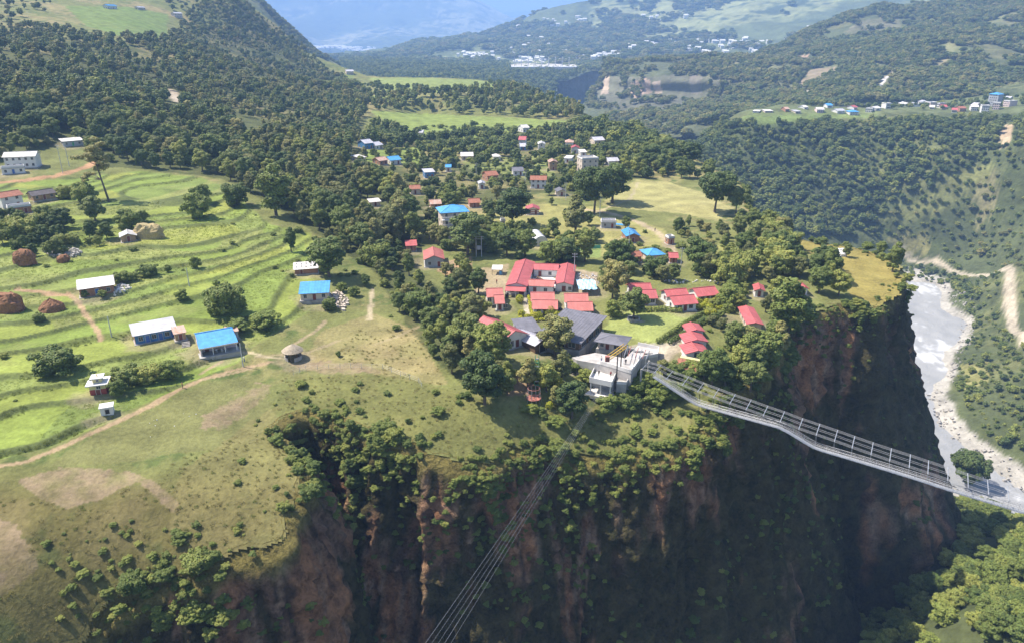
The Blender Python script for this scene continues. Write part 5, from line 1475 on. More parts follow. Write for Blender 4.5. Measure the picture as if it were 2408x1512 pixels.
# worn earth around the houses
pg = bpy.data.objects["plateau_ground"].data
ca = pg.color_attributes["Col"]; cc = np.zeros(len(pg.vertices) * 4, np.float32); ca.data.foreach_get("color", cc); cc = cc.reshape(-1, 4)
pv_ = np.zeros(len(pg.vertices) * 3, np.float32); pg.vertices.foreach_get("co", pv_); pv_ = pv_.reshape(-1, 3)
nn_ = fbm(pv_[:, 0] * .3, pv_[:, 1] * .3, seed=350); wear = np.zeros(len(pv_))
for (fx, fy, fr) in FOOT:
    if fy > 560: continue
    wear = np.maximum(wear, smooth(fr + 2.4, fr - .5, np.hypot(pv_[:, 0] - fx, pv_[:, 1] - fy + 1.5) + nn_ * 3.0))
cc[:, :3] = cc[:, :3] * (1 - .5 * wear[:, None]) + np.array((.30, .245, .16)) * .5 * wear[:, None]
ca.data.foreach_set("color", cc.ravel())

# ------------------------------------------------------------------ trees that can be told apart
SPECIAL = [  # base pixel, height in pixels, prototype, width factor, label
    (1490, 752, 78, 1, 1.15, "round tree in a stone ring on the lawn"),
    (1205, 532, 90, 1, 1.25, "large dark round tree on the meadow beside the striped house"),
    (1352, 552, 88, 3, 1.2, "tall grey green tree above the pale greenhouse meadow"),
    (1397, 503, 105, 4, .95, "huge spreading tree beside the dirt track corner"),
    (1440, 478, 92, 1, 1.2, "dense dark tree at the corner of the sports ground"),
    (1680, 500, 88, 4, 1.05, "broad umbrella tree shading the edge of the sports ground"),
    (1730, 505, 60, 4, .9, "smaller umbrella tree beside the broad one at the sports ground"),
    (1305, 838, 98, 9, 1.2, "grey green tree between the kitchen and the big shingle roof"),
    (1850, 800, 135, 2, 1.25, "massive bulky tree standing above the cliff gully"),
    (1345, 982, 92, 1, 1.15, "dark tree below the white jump platform"),
    (1140, 950, 135, 1, 1.05, "big dark tree at the lower end of the tree belt"),
    (1160, 860, 110, 0, 1.1, "big green tree beside the red roofed hall"),
    (1110, 830, 100, 1, 1.1, "dark crowned tree in the lower tree belt left of the red hall"),
    (1240, 915, 75, 3, 1.1, "olive tree on the slope left of the jump platform"),
    (1320, 900, 80, 3, 1.0, "brownish thin leaved tree beside the terrace steps"),
    (1285, 920, 70, 0, 1.1, "leafy tree in the garden below the silvery pavilion"),
    (530, 738, 76, 7, 1.0, "lone dark tree casting a round shadow on the middle terrace"),
    (650, 508, 108, 2, 1.2, "big bright tree at the corner of the upper rice terraces"),
    (557, 482, 52, 7, .9, "dark rounded tree at the rim of the upper rice terraces"),
    (462, 516, 56, 6, .9, "bushy tree pair member with long shadow on the top terrace"),
    (478, 478, 40, 6, .9, "small bushy tree behind the bushy one on the top terrace"),
    (225, 524, 54, 1, 1.15, "round topped tree with leaning trunk above the straw stack"),
    (300, 540, 42, 6, 1.0, "dark spiky bush tree above the small mud house"),
    (338, 522, 24, 6, .9, "tiny tree right of the spiky bush tree"),
    (685, 592, 52, 2, .9, "slim tree on the narrow right hand terraces"),
    (775, 652, 95, 0, 1.35, "large leafy tree behind the patched shed"),
    (155, 468, 30, 7, 1.0, "small dark tree behind the low stone roofed house"),
    (198, 476, 40, 6, 1.0, "leafy tree left of the very tall tree"),
    (395, 640, 16, 6, .8, "tiny sapling on the middle terraces"),
    (460, 632, 26, 6, .8, "sapling with shadow on the middle terraces"),
    (1440, 706, 95, 9, 1.0, "tall olive tree behind the stone ringed lawn tree"),
    (1440, 745, 40, 6, 1.0, "palm like shrub tree at the corner of the lawn"),
    (1125, 690, 62, 0, 1.0, "bright green tree between the grey shed and the tan yard"),
    (1100, 600, 100, 1, 1.15, "broad tree hiding the lower floors of the tall cream house"),
    (1192, 602, 62, 1, 1.3, "dark bamboo clump behind the courtyard lodge"),
    (1235, 604, 66, 0, 1.2, "arching bamboo clump beside the greenhouse"),
    (1330, 618, 60, 1, 1.3, "dark bamboo clump right of the greenhouse"),
    (1375, 616, 72, 2, 1.1, "tall arching bamboo at the end of the bamboo row"),
    (1450, 640, 78, 0, 1.1, "green tree behind the tarpaulin shelter"),
    (1640, 640, 82, 0, 1.25, "big leafy tree below the tiny white topped hut"),
    (1540, 650, 50, 7, 1.1, "bushy tree in front of the hipped blue roof"),
    (1925, 690, 62, 0, 1.1, "leafy tree beside the golden headland meadow"),
    (1990, 606, 30, 1, .9, "single small tree with dark shadow on the golden meadow"),
    (2098, 640, 60, 2, 1.0, "tree on the outer corner of the headland"),
    (983, 322, 22, 1, 1.2, "lone round tree on the long green field"),
    (1122, 325, 18, 2, 1.0, "lone slim tree on the long green field"),
]
for (px, py, hp, k, wd, lab) in SPECIAL:
    p = ground(px, py)
    rngp = math.sqrt(p.x ** 2 + p.y ** 2 + (80 - p.z) ** 2)
    h = hp * rngp / FPX / .93
    plant_tree(p, h, k, lab, None, wide=wd)
    FOOT.append((p.x, p.y, h * .22))
# the very tall tree with a bare trunk
p = ground(248, 474)
e = empty("tall_tree", p); tag(e, "very tall tree with bare trunk and thin flat crown on the upper terraces", "tree")
rg = np.random.default_rng(77)
bl = [(np.array([rg.normal() * 3.2, rg.normal() * 3.0, 19 + rg.normal() * 2.6]), np.array([2.2, 2.2, 1.2]) * rg.uniform(.7, 1.2)) for _ in range(24)] + \
     [(np.array([-5.5 + rg.normal() * .8, rg.normal(), 11.5 + rg.normal() * .9]), np.array([1.6, 1.5, .7])) for _ in range(5)]
V, F, c = leaf_cloud(bl, 60, .38, rg)
me = np_mesh("crown", V, F, c, False); me.materials.append(M_leaf_dry); link("crown", me, e)
mb = MB(); pts = [Vector((1.6, 0, -1)), Vector((.9, 0, 4)), Vector((.2, 0, 9)), Vector((-.5, 0, 14)), Vector((-.2, 0, 19))]
for i in range(4): mb.tube(pts[i], pts[i + 1], .5 - .09 * i, .41 - .09 * i, 8, cap=False)
for (c_, r_) in bl:
    q = pts[2] if c_[2] < 14 else pts[3].lerp(pts[4], random.random())
    m_ = q.lerp(Vector(c_), .55) + Vector((0, 0, .4)); mb.tube(q, m_, .16, .1, 5, cap=False); mb.tube(m_, Vector(c_), .1, .04, 5, cap=False)
mb.build("trunk", M_bark, e)
# dark tree at the water
p = ground3(2272, 1150)
plant_tree(p, 23, 4, "dark tree leaning over the river below the bridge", None, wide=1.0)

BUSH = [(140, 876, 56, 7, 1.3, "big dark round bush in the lower rice field"), (300, 905, 44, 7, 1.2, "left dark bush in the row behind the temple"), (345, 898, 40, 7, 1.2, "middle dark bush in the row behind the temple"),
        (400, 890, 40, 6, 1.2, "right leafy bush in the row behind the temple"), (282, 928, 34, 6, .9, "pale leafy shrub right of the temple"), (222, 915, 26, 6, .9, "small shrub left of the temple"),
        (350, 650, 28, 7, 1.2, "dark bush above the brick house"), (285, 664, 24, 7, 1.2, "left bush behind the brick house"), (310, 662, 22, 7, 1.1, "right bush behind the brick house"),
        (430, 704, 22, 6, 1.1, "small bush on the middle terrace"), (92, 755, 18, 7, 1.2, "small bush below the straw stacks"), (620, 770, 34, 6, 1.8, "dark thicket on the bank right of the blue roofed farmhouse"),
        (560, 775, 24, 6, 1.8, "thicket on the bank behind the blue roofed farmhouse"), (775, 728, 30, 7, 1.0, "bush beside the junk pile"), (797, 838, 14, 6, .8, "tiny shrub on the dry meadow"),
        (10, 842, 12, 7, 1.2, "low shrub at the edge of the lower rice field"), (200, 700, 16, 6, 1.0, "shrub in front of the brick house door"), (240, 698, 14, 6, 1.1, "shrub at the front corner of the brick house")]
for (px, py, hp, k, wd, lab) in BUSH:
    p = ground(px, py); r_ = math.sqrt(p.x ** 2 + p.y ** 2 + (80 - p.z) ** 2)
    plant_tree(p, hp * r_ / FPX / .93, k, lab, None, name="bush", cat="bush", wide=wd)

for (px, py, hp, k) in ((1505, 892, 30, 7), (1528, 905, 28, 6), (1545, 912, 26, 6), (1590, 884, 36, 7), (1622, 900, 32, 6), (1500, 925, 40, 6), (1462, 948, 34, 7), (1432, 966, 38, 6), (1478, 962, 40, 7), (1535, 950, 38, 6), (1570, 935, 34, 6), (1600, 930, 34, 7), (1350, 872, 30, 6), (1366, 878, 28, 7), (1382, 884, 26, 6), (1340, 862, 30, 7), (1375, 896, 30, 6)):
    p = ground(px, py); r_ = math.sqrt(p.x ** 2 + p.y ** 2 + (80 - p.z) ** 2)
    plant_tree(p, hp * r_ / FPX / .93, k, f"{'bright' if k == 6 else 'dark'} leafy bush on the slope below the bridge head", f"{'bright' if k == 6 else 'dark'} bushes below the bridge head", name="bush", cat="bush", wide=1.2)
for (px, py, hp, k, lab) in ((1655, 892, 52, 0, "green tree on the cliff top below the stepped lodge"), (1705, 905, 58, 1, "dark tree on the cliff top behind the bridge"), (1765, 915, 62, 4, "broad tree on the cliff top behind the bridge"), (1560, 882, 40, 9, "olive tree beside the bridge head")):
    p = ground(px, py); r_ = math.sqrt(p.x ** 2 + p.y ** 2 + (80 - p.z) ** 2)
    plant_tree(p, hp * r_ / FPX / .93, k, lab, None, wide=1.1)
# ------------------------------------------------------------------ groves and woods
CLEAR += [(1405, 722, 1650, 806, 215), (1545, 800, 1612, 840, 175), (1505, 850, 1600, 920, 160), (1112, 622, 1200, 688, 250), (1335, 632, 1410, 690, 250), (180, 405, 500, 520, 300), (0, 395, 190, 432, 350),
          (1410, 420, 1720, 500, 380), (860, 680, 885, 760, 215), (1225, 690, 1250, 745, 225), (396, 208, 424, 242, 600), (1350, 568, 1412, 606, 275)]
def zone_points(poly, sp, hf=None, gf=None):
    hf = hf or heights; gf = gf or ground
    W_ = [gf(*p) for p in poly]
    x0, x1 = min(p.x for p in W_) - 15, max(p.x for p in W_) + 15; y0, y1 = min(p.y for p in W_) - 15, max(p.y for p in W_) + 15
    xs, ys = np.meshgrid(np.arange(x0, x1, sp), np.arange(y0, y1, sp))
    x = (xs + rng.uniform(-.45, .45, xs.shape) * sp).ravel(); y = (ys + rng.uniform(-.45, .45, xs.shape) * sp).ravel()
    if hf is heights:
        k = inpoly(x, y, OUTLINE); x, y = x[k], y[k]
    z = hf(x, y)
    px, py = project(x, y, z)
    k = inpoly(px, py, poly)
    return x[k], y[k], z[k], px[k], py[k]

ZONES = [  # polygon, spacing, height range, prototypes, place phrase, probability
    ([(-300, 420), (0, 388), (130, 345), (200, 338), (252, 388), (520, 412), (600, 440), (600, 330), (400, 230), (200, 200), (-300, 200)], 6.6, (5, 13), (0, 1, 2, 3, 4, 9, 6), "in the wood above the rice terraces", .95),
    ([(520, 412), (640, 484), (760, 560), (880, 640), (930, 600), (1000, 540), (1010, 480), (900, 440), (850, 330), (600, 330)], 6.2, (6, 14), (0, 1, 2, 3, 3, 9), "in the tall wood beside the rice terraces", .95),
    ([(-300, 200), (200, 200), (400, 230), (600, 330), (850, 330), (870, 220), (760, 160), (770, 162), (660, 70), (545, -10), (470, 10), (395, 90), (250, 95), (150, 70), (0, 60), (-300, 40)], 7.2, (3.5, 11), (0, 1, 2, 3, 5, 9), "in the wood high on the hillside", .93),
    ([(-200, 60), (0, 60), (150, 20), (150, -20), (-200, -40)], 14, (6, 10), (0, 1, 5), "on the high clearing", .5),
    ([(395, 30), (470, 20), (560, 60), (560, -10), (380, -10)], 11, (7, 11), (0, 1, 5), "beside the high clearing", .7),
    ([(760, 565), (880, 640), (955, 760), (1010, 835), (1090, 905), (1165, 945), (1205, 905), (1165, 800), (1150, 720), (1110, 680), (1060, 692), (985, 655), (990, 560), (900, 540)], 5.6, (6, 11), (0, 1, 2, 3, 7, 9), "in the dense belt left of the red lodge", .9),
    ([(850, 335), (1000, 330), (1200, 318), (1350, 300), (1560, 325), (1640, 400), (1480, 425), (1400, 475), (1300, 460), (1150, 475), (1040, 505), (990, 500), (900, 450)], 7.2, (4, 10), (0, 1, 2, 4, 7, 9, 6), "between the village houses", .82),
    ([(1350, 300), (1480, 300), (1640, 385), (1680, 420), (1560, 425), (1480, 420), (1400, 380)], 8, (8, 15), (0, 1, 4, 2), "in the grove at the back rim of the plateau", .9),
    ([(1640, 505), (1760, 515), (1850, 555), (1860, 600), (1780, 625), (1700, 600), (1590, 555), (1560, 520)], 7, (5, 10), (0, 1, 2, 7, 9), "along the right rim of the meadow", .85),
    ([(1400, 585), (1470, 590), (1610, 625), (1700, 610), (1710, 650), (1600, 665), (1420, 668)], 5.6, (5, 10), (0, 1, 7, 9), "in the hedge wood behind the red cottages", .9),
    ([(1700, 625), (1850, 590), (1980, 640), (1990, 690), (1900, 725), (1800, 730), (1700, 665)], 7, (6, 12), (0, 1, 2, 9, 7), "among the garden huts on the right", .8),
    ([(1640, 735), (1740, 690), (1890, 705), (1885, 770), (1860, 830), (1790, 900), (1700, 930), (1640, 880), (1690, 800)], 6.2, (5, 11), (0, 1, 2, 3, 7, 9), "on the cliff top around the red lodges", .8),
    ([(1180, 830), (1260, 860), (1330, 880), (1380, 930), (1350, 990), (1230, 950), (1170, 930)], 5.5, (5, 9), (0, 1, 3, 7, 9), "on the steep garden slope below the grey roofs", .8),
    ([(0, 515), (120, 500), (180, 560), (165, 600), (60, 605), (0, 600)], 5, (5, 9), (0, 1, 7), "in the dark grove left of the straw stack", .85),
    ([(90, 480), (190, 485), (190, 540), (80, 510)], 6, (4, 7), (0, 7, 6), "in the grove below the stone roofed house", .7),
    ([(190, 540), (270, 545), (260, 585), (190, 580)], 5, (4, 7), (7, 1, 0), "in the thicket left of the small mud house", .8),
    ([(760, 655), (870, 660), (860, 720), (790, 710)], 6, (3, 6), (7, 6, 0), "in the scrub beside the junk pile", .6),
    ([(2060, 590), (2140, 615), (2145, 680), (2110, 640), (2050, 605)], 6, (4, 8), (0, 3, 7), "along the outer rim of the golden headland", .7),
    ([(1850, 545), (2000, 562), (2060, 590), (2000, 585), (1850, 570)], 7, (4, 8), (0, 1, 7), "along the back rim of the golden headland", .7),
    ([(780, 236), (1030, 225), (1190, 210), (1310, 235), (1390, 272), (1340, 282), (1000, 266), (870, 262), (830, 300), (790, 270)], 9.5, (8, 13), (0, 1, 2, 3), "in the wood below the upper green field", .93),
    ([(850, 200), (900, 218), (1030, 224), (1030, 215), (920, 208)], 9, (6, 10), (0, 1), "in the hedge of the upper green field", .8),
    ([(1100, 205), (1200, 195), (1310, 235), (1190, 212)], 9, (5, 9), (0, 1, 2), "at the far end of the upper green field", .8),
    ([(870, 290), (930, 300), (955, 330), (1000, 335), (1000, 350), (860, 345)], 9, (8, 14), (0, 1, 1, 2), "in the dark grove at the long green field", .85),
    ([(1030, 345), (1110, 300), (1125, 330), (1080, 360)], 9, (7, 13), (1, 2, 0), "in the clump on the long green field", .6),
]
ZONES += [
    ([(1130, 560), (1230, 545), (1410, 560), (1420, 620), (1350, 625), (1180, 608), (1130, 600)], 5.2, (4, 9), (1, 7, 0, 6), "in the bamboo row behind the courtyard lodge", .88),
    ([(1395, 610), (1480, 640), (1480, 720), (1415, 735), (1395, 700)], 5.2, (4, 9), (0, 9, 1, 7), "right of the tarpaulin shelter", .92),
    ([(1470, 700), (1580, 705), (1580, 728), (1480, 732)], 4.5, (2.5, 4.5), (7, 6, 0), "along the back of the lawn", .7),
    ([(1640, 690), (1760, 680), (1760, 760), (1690, 790), (1660, 740)], 4.6, (3.5, 7.5), (0, 6, 7, 9), "in the garden right of the lawn", .88),
    ([(1180, 690), (1235, 700), (1235, 735), (1190, 735)], 4.5, (2.5, 5), (6, 7, 0), "in the garden left of the paved path", .5),
    ([(1000, 640), (1110, 610), (1130, 690), (1060, 700)], 5.2, (4, 8), (0, 7, 9), "around the grey shed with red roof", .75),
    ([(1140, 480), (1230, 470), (1400, 490), (1500, 500), (1560, 545), (1440, 570), (1250, 560)], 10, (3, 8), (0, 1, 7, 2), "scattered on the village meadow", .5),
    ([(1000, 480), (1040, 505), (1150, 475), (1180, 560), (1100, 600), (1010, 590)], 5.8, (4, 9), (0, 1, 2, 9, 7), "around the tall cream house", .88),
]
cand = []
for zi, (poly, sp, (h0, h1), ks, place, prob) in enumerate(ZONES):
    x, y, z, px, py = zone_points(poly, sp)
    k = rng.uniform(size=len(x)) < prob
    if zi == 2: k &= (fbm(x * .016, y * .016, seed=199) + .4 * fbm(x * .06, y * .06, seed=198)) < .36
    fn = fbm(x * .03, y * .03, seed=200 + zi)
    h = h0 * .8 + (h1 - h0 * .8) * np.clip(.45 + fn * .9 + rng.normal(size=len(x)) * .28, 0, 1)
    rr = np.sqrt(x ** 2 + y ** 2 + (80 - z) ** 2)
    hp = h * FPX / rr; wp = hp * .3
    for i in np.nonzero(k)[0]:
        bad = False
        for (a0, b0, a1, b1, Y) in CLEAR:
            if y[i] < Y + 6 and px[i] + wp[i] * .9 > a0 and px[i] - wp[i] * .9 < a1 and py[i] > b0 and py[i] - hp[i] * .9 < b1: bad = True; break
        if not bad:
            for (fx, fy, fr) in FOOT:
                if (x[i] - fx) ** 2 + (y[i] - fy) ** 2 < (fr + h[i] * .12) ** 2: bad = True; break
        if bad: continue
        cand.append((hp[i], x[i], y[i], z[i], h[i], int(rng.choice(ks)), zi))
cand.sort(key=lambda c: -c[0])
vis = [c for c in cand if -40 < project(c[1], c[2], c[3])[0] < 2450]
ind = vis[:300 - TREE_N[0] + len(BUSH) + 17]
inds = set(map(id, ind))
def SZ(h): return 'small' if h < 7.5 else ('mid-sized' if h < 10.5 else 'large')
for (hp, x, y, z, h, k, zi) in ind:
    place = ZONES[zi][4]
    plant_tree((x, y, z - .1), h, k, f"{SZ(h)} {KWORD[k]} tree {place}", f"{SZ(h)} {KWORD[k]} trees {place}", wide=random.uniform(.85, 1.12))
rest = [c for c in cand if id(c) not in inds]
near = [c for c in rest if c[2] < 480]; farr = [c for c in rest if c[2] >= 480]
def put(name, label, L, coll, np_, wide=.92):
    P = [(c[1], c[2], c[3] - .2) for c in L]
    S = np.array([[c[4] / 9.8 * wide * random.uniform(.9, 1.25), c[4] / 9.8 * wide * random.uniform(.9, 1.25), c[4] / 9.8] for c in L])
    scatter(name, label, "trees", P, S, [c[5] % np_ for c in L], coll)
put("woodland", "dense mixed woodland filling the slopes and belts between the single trees", near, FULL, 10)
put("hillside_forest", "hazy forest covering the upper hillside and the far terraces", farr, LITE, 8)
print("trees", TREE_N[0], "near", len(near), "far", len(farr))

# woods on the facing slope and in the gorge
G3 = [([(1400, 300), (1480, 297), (1750, 288), (2100, 286), (2450, 280), (2450, 345), (2300, 400), (2150, 470), (2000, 560), (1850, 560), (1640, 400)], 6.0, (4, 11), (0, 1, 2, 4, 6), .98),
      ([(2450, 345), (2300, 400), (2150, 470), (2000, 560), (2100, 560), (2450, 660)], 5.4, (1.8, 7), (0, 1, 6, 7, 5), .85),
      ([(2000, 555), (2450, 655), (2450, 800), (2360, 680), (2220, 630), (2120, 615)], 7, (2.5, 6), (0, 6, 7, 1), .75),
      ([(2120, 625), (2240, 640), (2340, 680), (2370, 740), (2450, 810), (2450, 1100), (2350, 1050), (2245, 945), (2255, 860), (2290, 760), (2240, 680), (2140, 650)], 5.4, (1.8, 6.5), (0, 1, 6, 7), .88),
      ([(1760, 240), (2420, 226), (2420, 250), (2150, 262), (1900, 250)], 11, (5, 9), (0, 1), .5),
      ([(2160, 1190), (2300, 1180), (2450, 1225), (2500, 1560), (2000, 1560), (2060, 1300)], 5.5, (4, 8.5), (6, 6, 0, 7), .95)]
P, S, I = [], [], []; P2, S2, I2 = [], [], []
for gi_, (poly, sp, (h0, h1), ks, prob) in enumerate(G3):
    x, y, z, px, py = zone_points(poly, sp, gorge_h, ground3)
    k = (rng.uniform(size=len(x)) < prob)
    if gi_ == 0: k &= ~inpoly(px, py, [(1750, 255), (1900, 258), (2060, 262), (2060, 276), (1880, 287), (1770, 293)])
    if gi_ in (1, 2, 3): k &= fbm(x * .02, y * .02, seed=250) > -.5
    k &= ~inpoly(px, py, [(2345, 295), (2388, 285), (2382, 338), (2348, 348)])
    k &= polydist(x, y, [tuple(p[:2]) for p in road]) > 5
    x, y, z = x[k], y[k], z[k]
    h = h0 + (h1 - h0) * np.clip(.5 + .8 * fbm(x * .03, y * .03, seed=260) + rng.normal(size=len(x)) * .2, 0, 1)
    T_ = (P2, S2, I2) if gi_ == 5 else (P, S, I)
    for i in range(len(x)):
        T_[0].append((x[i], y[i], z[i] - .3)); s = h[i] / 9.0; T_[1].append((s * 1.2, s * 1.2, s)); T_[2].append(int(rng.choice(ks)))
scatter("facing_slope_forest", "dark forest and scrub on the slope across the gorge", "forest", P, S, I, LITE)
scatter("gorge_thicket", "sunlit bright green thicket on the gorge floor", "thicket", P2, S2, I2, FULL)
print("gorge", len(P), len(P2))

def loft_scatter(name, label, G, n, hr, keepf, ks, grow=1.0):
    a = G[:-1, :-1]; b = G[1:, :-1]; c = G[:-1, 1:]
    A = np.linalg.norm(np.cross(b - a, c - a), axis=-1).ravel(); A /= A.sum()
    idx = rng.choice(len(A), n, p=A)
    i, j = np.unravel_index(idx, a.shape[:2])
    u, v = rng.uniform(size=(n, 1)), rng.uniform(size=(n, 1))
    Pn = a[i, j] * (1 - u) * (1 - v) + b[i, j] * u * (1 - v) + c[i, j] * (1 - u) * v + G[1:, 1:][i, j] * u * v
    px, py = project(Pn[:, 0], Pn[:, 1], Pn[:, 2])
    k = keepf(Pn[:, 0], Pn[:, 1], Pn[:, 2], px, py) & (px > -60) & (px < 2480) & (py > -80)
    Pn = Pn[k]; h = rng.uniform(*hr, len(Pn)) / 9.5
    scatter(name, label, "forest", Pn, np.stack([h * grow, h * grow, h], 1), rng.choice(ks, len(Pn)), LITE)
SC5 = [[(1862, 135), (1908, 128), (1908, 152), (1890, 172), (1872, 182), (1858, 168)], [(1905, 165), (1965, 153), (1975, 167), (1900, 197), (1860, 225), (1850, 212)], [(2055, 215), (2075, 185), (2125, 148), (2100, 178), (2075, 215)], [(2180, 165), (2220, 140), (2240, 142), (2200, 170)], [(1820, 190), (1860, 175), (1865, 215), (1850, 238), (1830, 215)], [(1882, 213), (1907, 210), (1895, 238)]]
def k5(x, y, z, px, py):
    k = fbm(x * .006, y * .006, seed=270) + .5 * fbm(x * .03, y * .03, seed=271) > -.25
    jx, jy = px + 5 * fbm(x * .03, y * .03, seed=272), py + 3 * fbm(x * .03, y * .03, seed=273)
    for s_ in SC5: k &= ~inpoly(jx, jy, s_)
    return k
loft_scatter("mountain_forest", "fine grey green forest on the big mountainside", L5, 46000, (4, 10.5), k5, [0, 1, 2, 3, 5, 4], 1.45)
loft_scatter("headland_forest", "forest on the wooded headland above the gorge", L6, 9000, (7, 12), lambda x, y, z, px, py: (fbm(x * .01, y * .01, seed=280) > -.2) & ~(inpoly(px, py, [(1398, 180), (1680, 180), (1650, 245), (1500, 258), (1388, 245)]) & (fbm(x * .02, y * .02, seed=281) < .12)), [0, 1, 3, 5], 1.25)
loft_scatter("terrace_forest", "hazy forest on the river terrace beyond the far fields", L7, 7000, (8, 13), lambda x, y, z, px, py: ~inpoly(px, py, [(1195, 148), (1450, 140), (1450, 156), (1360, 163), (1200, 164)]), [0, 1, 2, 4], 1.3)
loft_scatter("ridge_forest", "hazy forest on the ridge behind the hillside", L1, 6000, (7, 12), lambda x, y, z, px, py: fbm(x * .008, y * .008, seed=290) > -.15, [0, 1, 5], 1.3)
loft_scatter("far_hill_woods", "hazy blue woods between the fields of the far hills", L4, 24000, (12, 24), lambda x, y, z, px, py: fbm(x * .0025, y * .0025, seed=295) + .6 * fbm(x * .012, y * .012, seed=296) > .02, [0, 1, 4, 5], 1.6)

# ------------------------------------------------------------------ scrub on the cliff and its rim, grass
CX, CY, CZ = CLIFF
nr, ns = CX.shape
P, S, I = [], [], []
dep_rows = -(CZ - CZ[0][None, :])
vis_s = np.nonzero(EY < 420)[0]
for _ in range(7000):
    s_ = int(rng.choice(vis_s)); t = abs(rng.normal()) ** 1.25 * 9 if rng.uniform() < .5 else rng.uniform(0, 80)
    r_ = int(np.argmin(np.abs(dep_rows[:, s_] - t)))
    dens = .5 + .9 * vnoise(ES[s_] * .07, t * .05, seed=301) + (.05 if t < 8 else -.02)
    if rng.uniform() > dens: continue
    big = vnoise(ES[s_] * .11, t * .08, seed=302)
    h = rng.uniform(.5, 1.4) + max(0, big) * 1.6 * (1.0 if t < 12 else .4)
    P.append((CX[r_, s_], CY[r_, s_], CZ[r_, s_] - .3)); S.append(h / 6.2); I.append(int(rng.choice([6, 7, 7, 6, 0])) if h > 1.5 else int(rng.choice([6, 7])))
S = np.array(S)
scatter("cliff_scrub", "shrubs and creepers clinging to the cliff below the village", "shrubs", P, np.stack([S * 1.25, S * 1.25, S], 1), I, FULL)
# rim bushes: countable ones along the near edge
cnt = 0
for k in range(900):
    s_ = int(rng.integers(0, len(EX)))
    if EY[s_] > 330 or EY[s_] < 75: continue
    inn = rng.uniform(-.5, 9); x, y = EX[s_] - NX[s_] * inn, EY[s_] - NY[s_] * inn
    if vnoise(ES[s_] * .09, inn * .1, seed=310) < .0: continue
    z = float(heights(np.array([x]), np.array([y]))[0]); px, py = project(x, y, z)
    if px < -30 or px > 2420 or py > 1560: continue
    if 0 < py < 1210 and px < 600 and py < 1180: continue
    h = rng.uniform(.9, 2.4) + (1.8 if rng.uniform() < .15 else 0) if inn < 4 else rng.uniform(.6, 1.6)
    bad = any(px + 10 > a0 and px - 10 < a1 and py - h * 9 < b1 and py > b0 and y < Y + 4 for (a0, b0, a1, b1, Y) in CLEAR)
    if bad or any((x - fx) ** 2 + (y - fy) ** 2 < (fr + 1) ** 2 for fx, fy, fr in FOOT): continue
    part = "the foreground spur" if px < 700 else ("the cliff below the dry meadow" if px < 1150 else ("the cliff below the jump platform" if px < 1700 else ("the cliff gully" if px < 1900 else "the golden headland")))
    kk = int(rng.choice([6, 7, 7, 0]))
    sz = "low" if h < 2.4 else "tall"
    plant_tree((x, y, z - .2), h, kk, f"{sz} {('bright green' if kk == 6 else 'dark green')} bush on the rim of {part}", f"{sz} {('bright green' if kk == 6 else 'dark green')} rim bushes on {part}", name="bush", cat="bush", wide=random.uniform(1.0, 1.5))
    cnt += 1
    if cnt >= 150: break
print("bushes", cnt)
# scrub patches on the spur and the lower meadow, weeds on the terrace banks, grass
P, S, I = [], [], []
for (poly, sp, prob, hr) in (([(100, 1260), (330, 1220), (480, 1260), (640, 1230), (700, 1280), (560, 1380), (380, 1420), (230, 1512), (120, 1512)], 1.7, .5, (.25, 1.0)),
                             ([(640, 905), (960, 885), (1100, 930), (1180, 960), (1230, 1080), (1100, 1100), (860, 1010), (680, 980)], 3.2, .2, (.4, 1.3)),
                             ([(1230, 960), (1400, 950), (1560, 920), (1690, 980), (1690, 1040), (1480, 1085), (1240, 1080)], 2.4, .58, (.5, 1.8)),
                             ([(520, 1080), (600, 1060), (700, 1100), (740, 1180), (650, 1250), (560, 1180)], 3.6, .3, (.4, 1.1)),
                             ([(690, 650), (760, 600), (860, 650), (880, 700), (760, 740)], 3.0, .25, (.6, 1.6)),
                             ([(900, 720), (1000, 830), (1090, 915), (980, 880)], 3.0, .3, (.6, 2.0)),
                             ([(560, 480), (640, 520), (740, 545), (760, 640), (690, 700), (600, 640), (520, 600)], 4.0, .35, (.5, 1.6)),
                             ([(0, 560), (200, 560), (400, 600), (500, 640), (300, 680), (0, 660)], 5.0, .18, (.4, 1.1)),
                             ([(0, 820), (300, 830), (420, 870), (200, 960), (0, 1000)], 5.0, .12, (.3, .9)),
                             ([(1560, 870), (1700, 860), (1760, 900), (1690, 960), (1560, 900)], 2.6, .7, (.8, 2.4)),
                             ([(1640, 740), (1760, 720), (1760, 850), (1650, 860)], 3, .5, (.6, 2.0)),
                             ([(1420, 575), (1720, 560), (1900, 590), (1800, 640), (1440, 640)], 5, .4, (.6, 2.0)),
                             ([(1300, 300), (1000, 290), (900, 330), (1000, 420), (1400, 420), (1500, 350)], 9, .5, (1, 3.0))):
    x, y, z, px, py = zone_points(poly, sp)
    k = (rng.uniform(size=len(x)) < prob) & (fbm(x * .08, y * .08, seed=320) > -.12)
    for i in np.nonzero(k)[0]:
        if any((x[i] - fx) ** 2 + (y[i] - fy) ** 2 < (fr + .5) ** 2 for fx, fy, fr in FOOT): continue
        if any(px[i] > a0 and px[i] < a1 and py[i] - 8 < b1 and py[i] > b0 and y[i] < Y + 4 for (a0, b0, a1, b1, Y) in CLEAR[-12:]): continue
        h = rng.uniform(*hr) * (1 + 1.1 * max(0, float(vnoise(np.array([x[i] * .11]), np.array([y[i] * .11]), seed=321)[0]))); P.append((x[i], y[i], z[i] - .1)); S.append(h / 6.2); I.append(int(rng.choice([6, 6, 7])))
S = np.array(S)
scatter("low_scrub", "low weedy scrub spread over the meadow, banks and spur", "scrub", P, np.stack([S * 1.5, S * 1.5, S], 1), I, FULL)
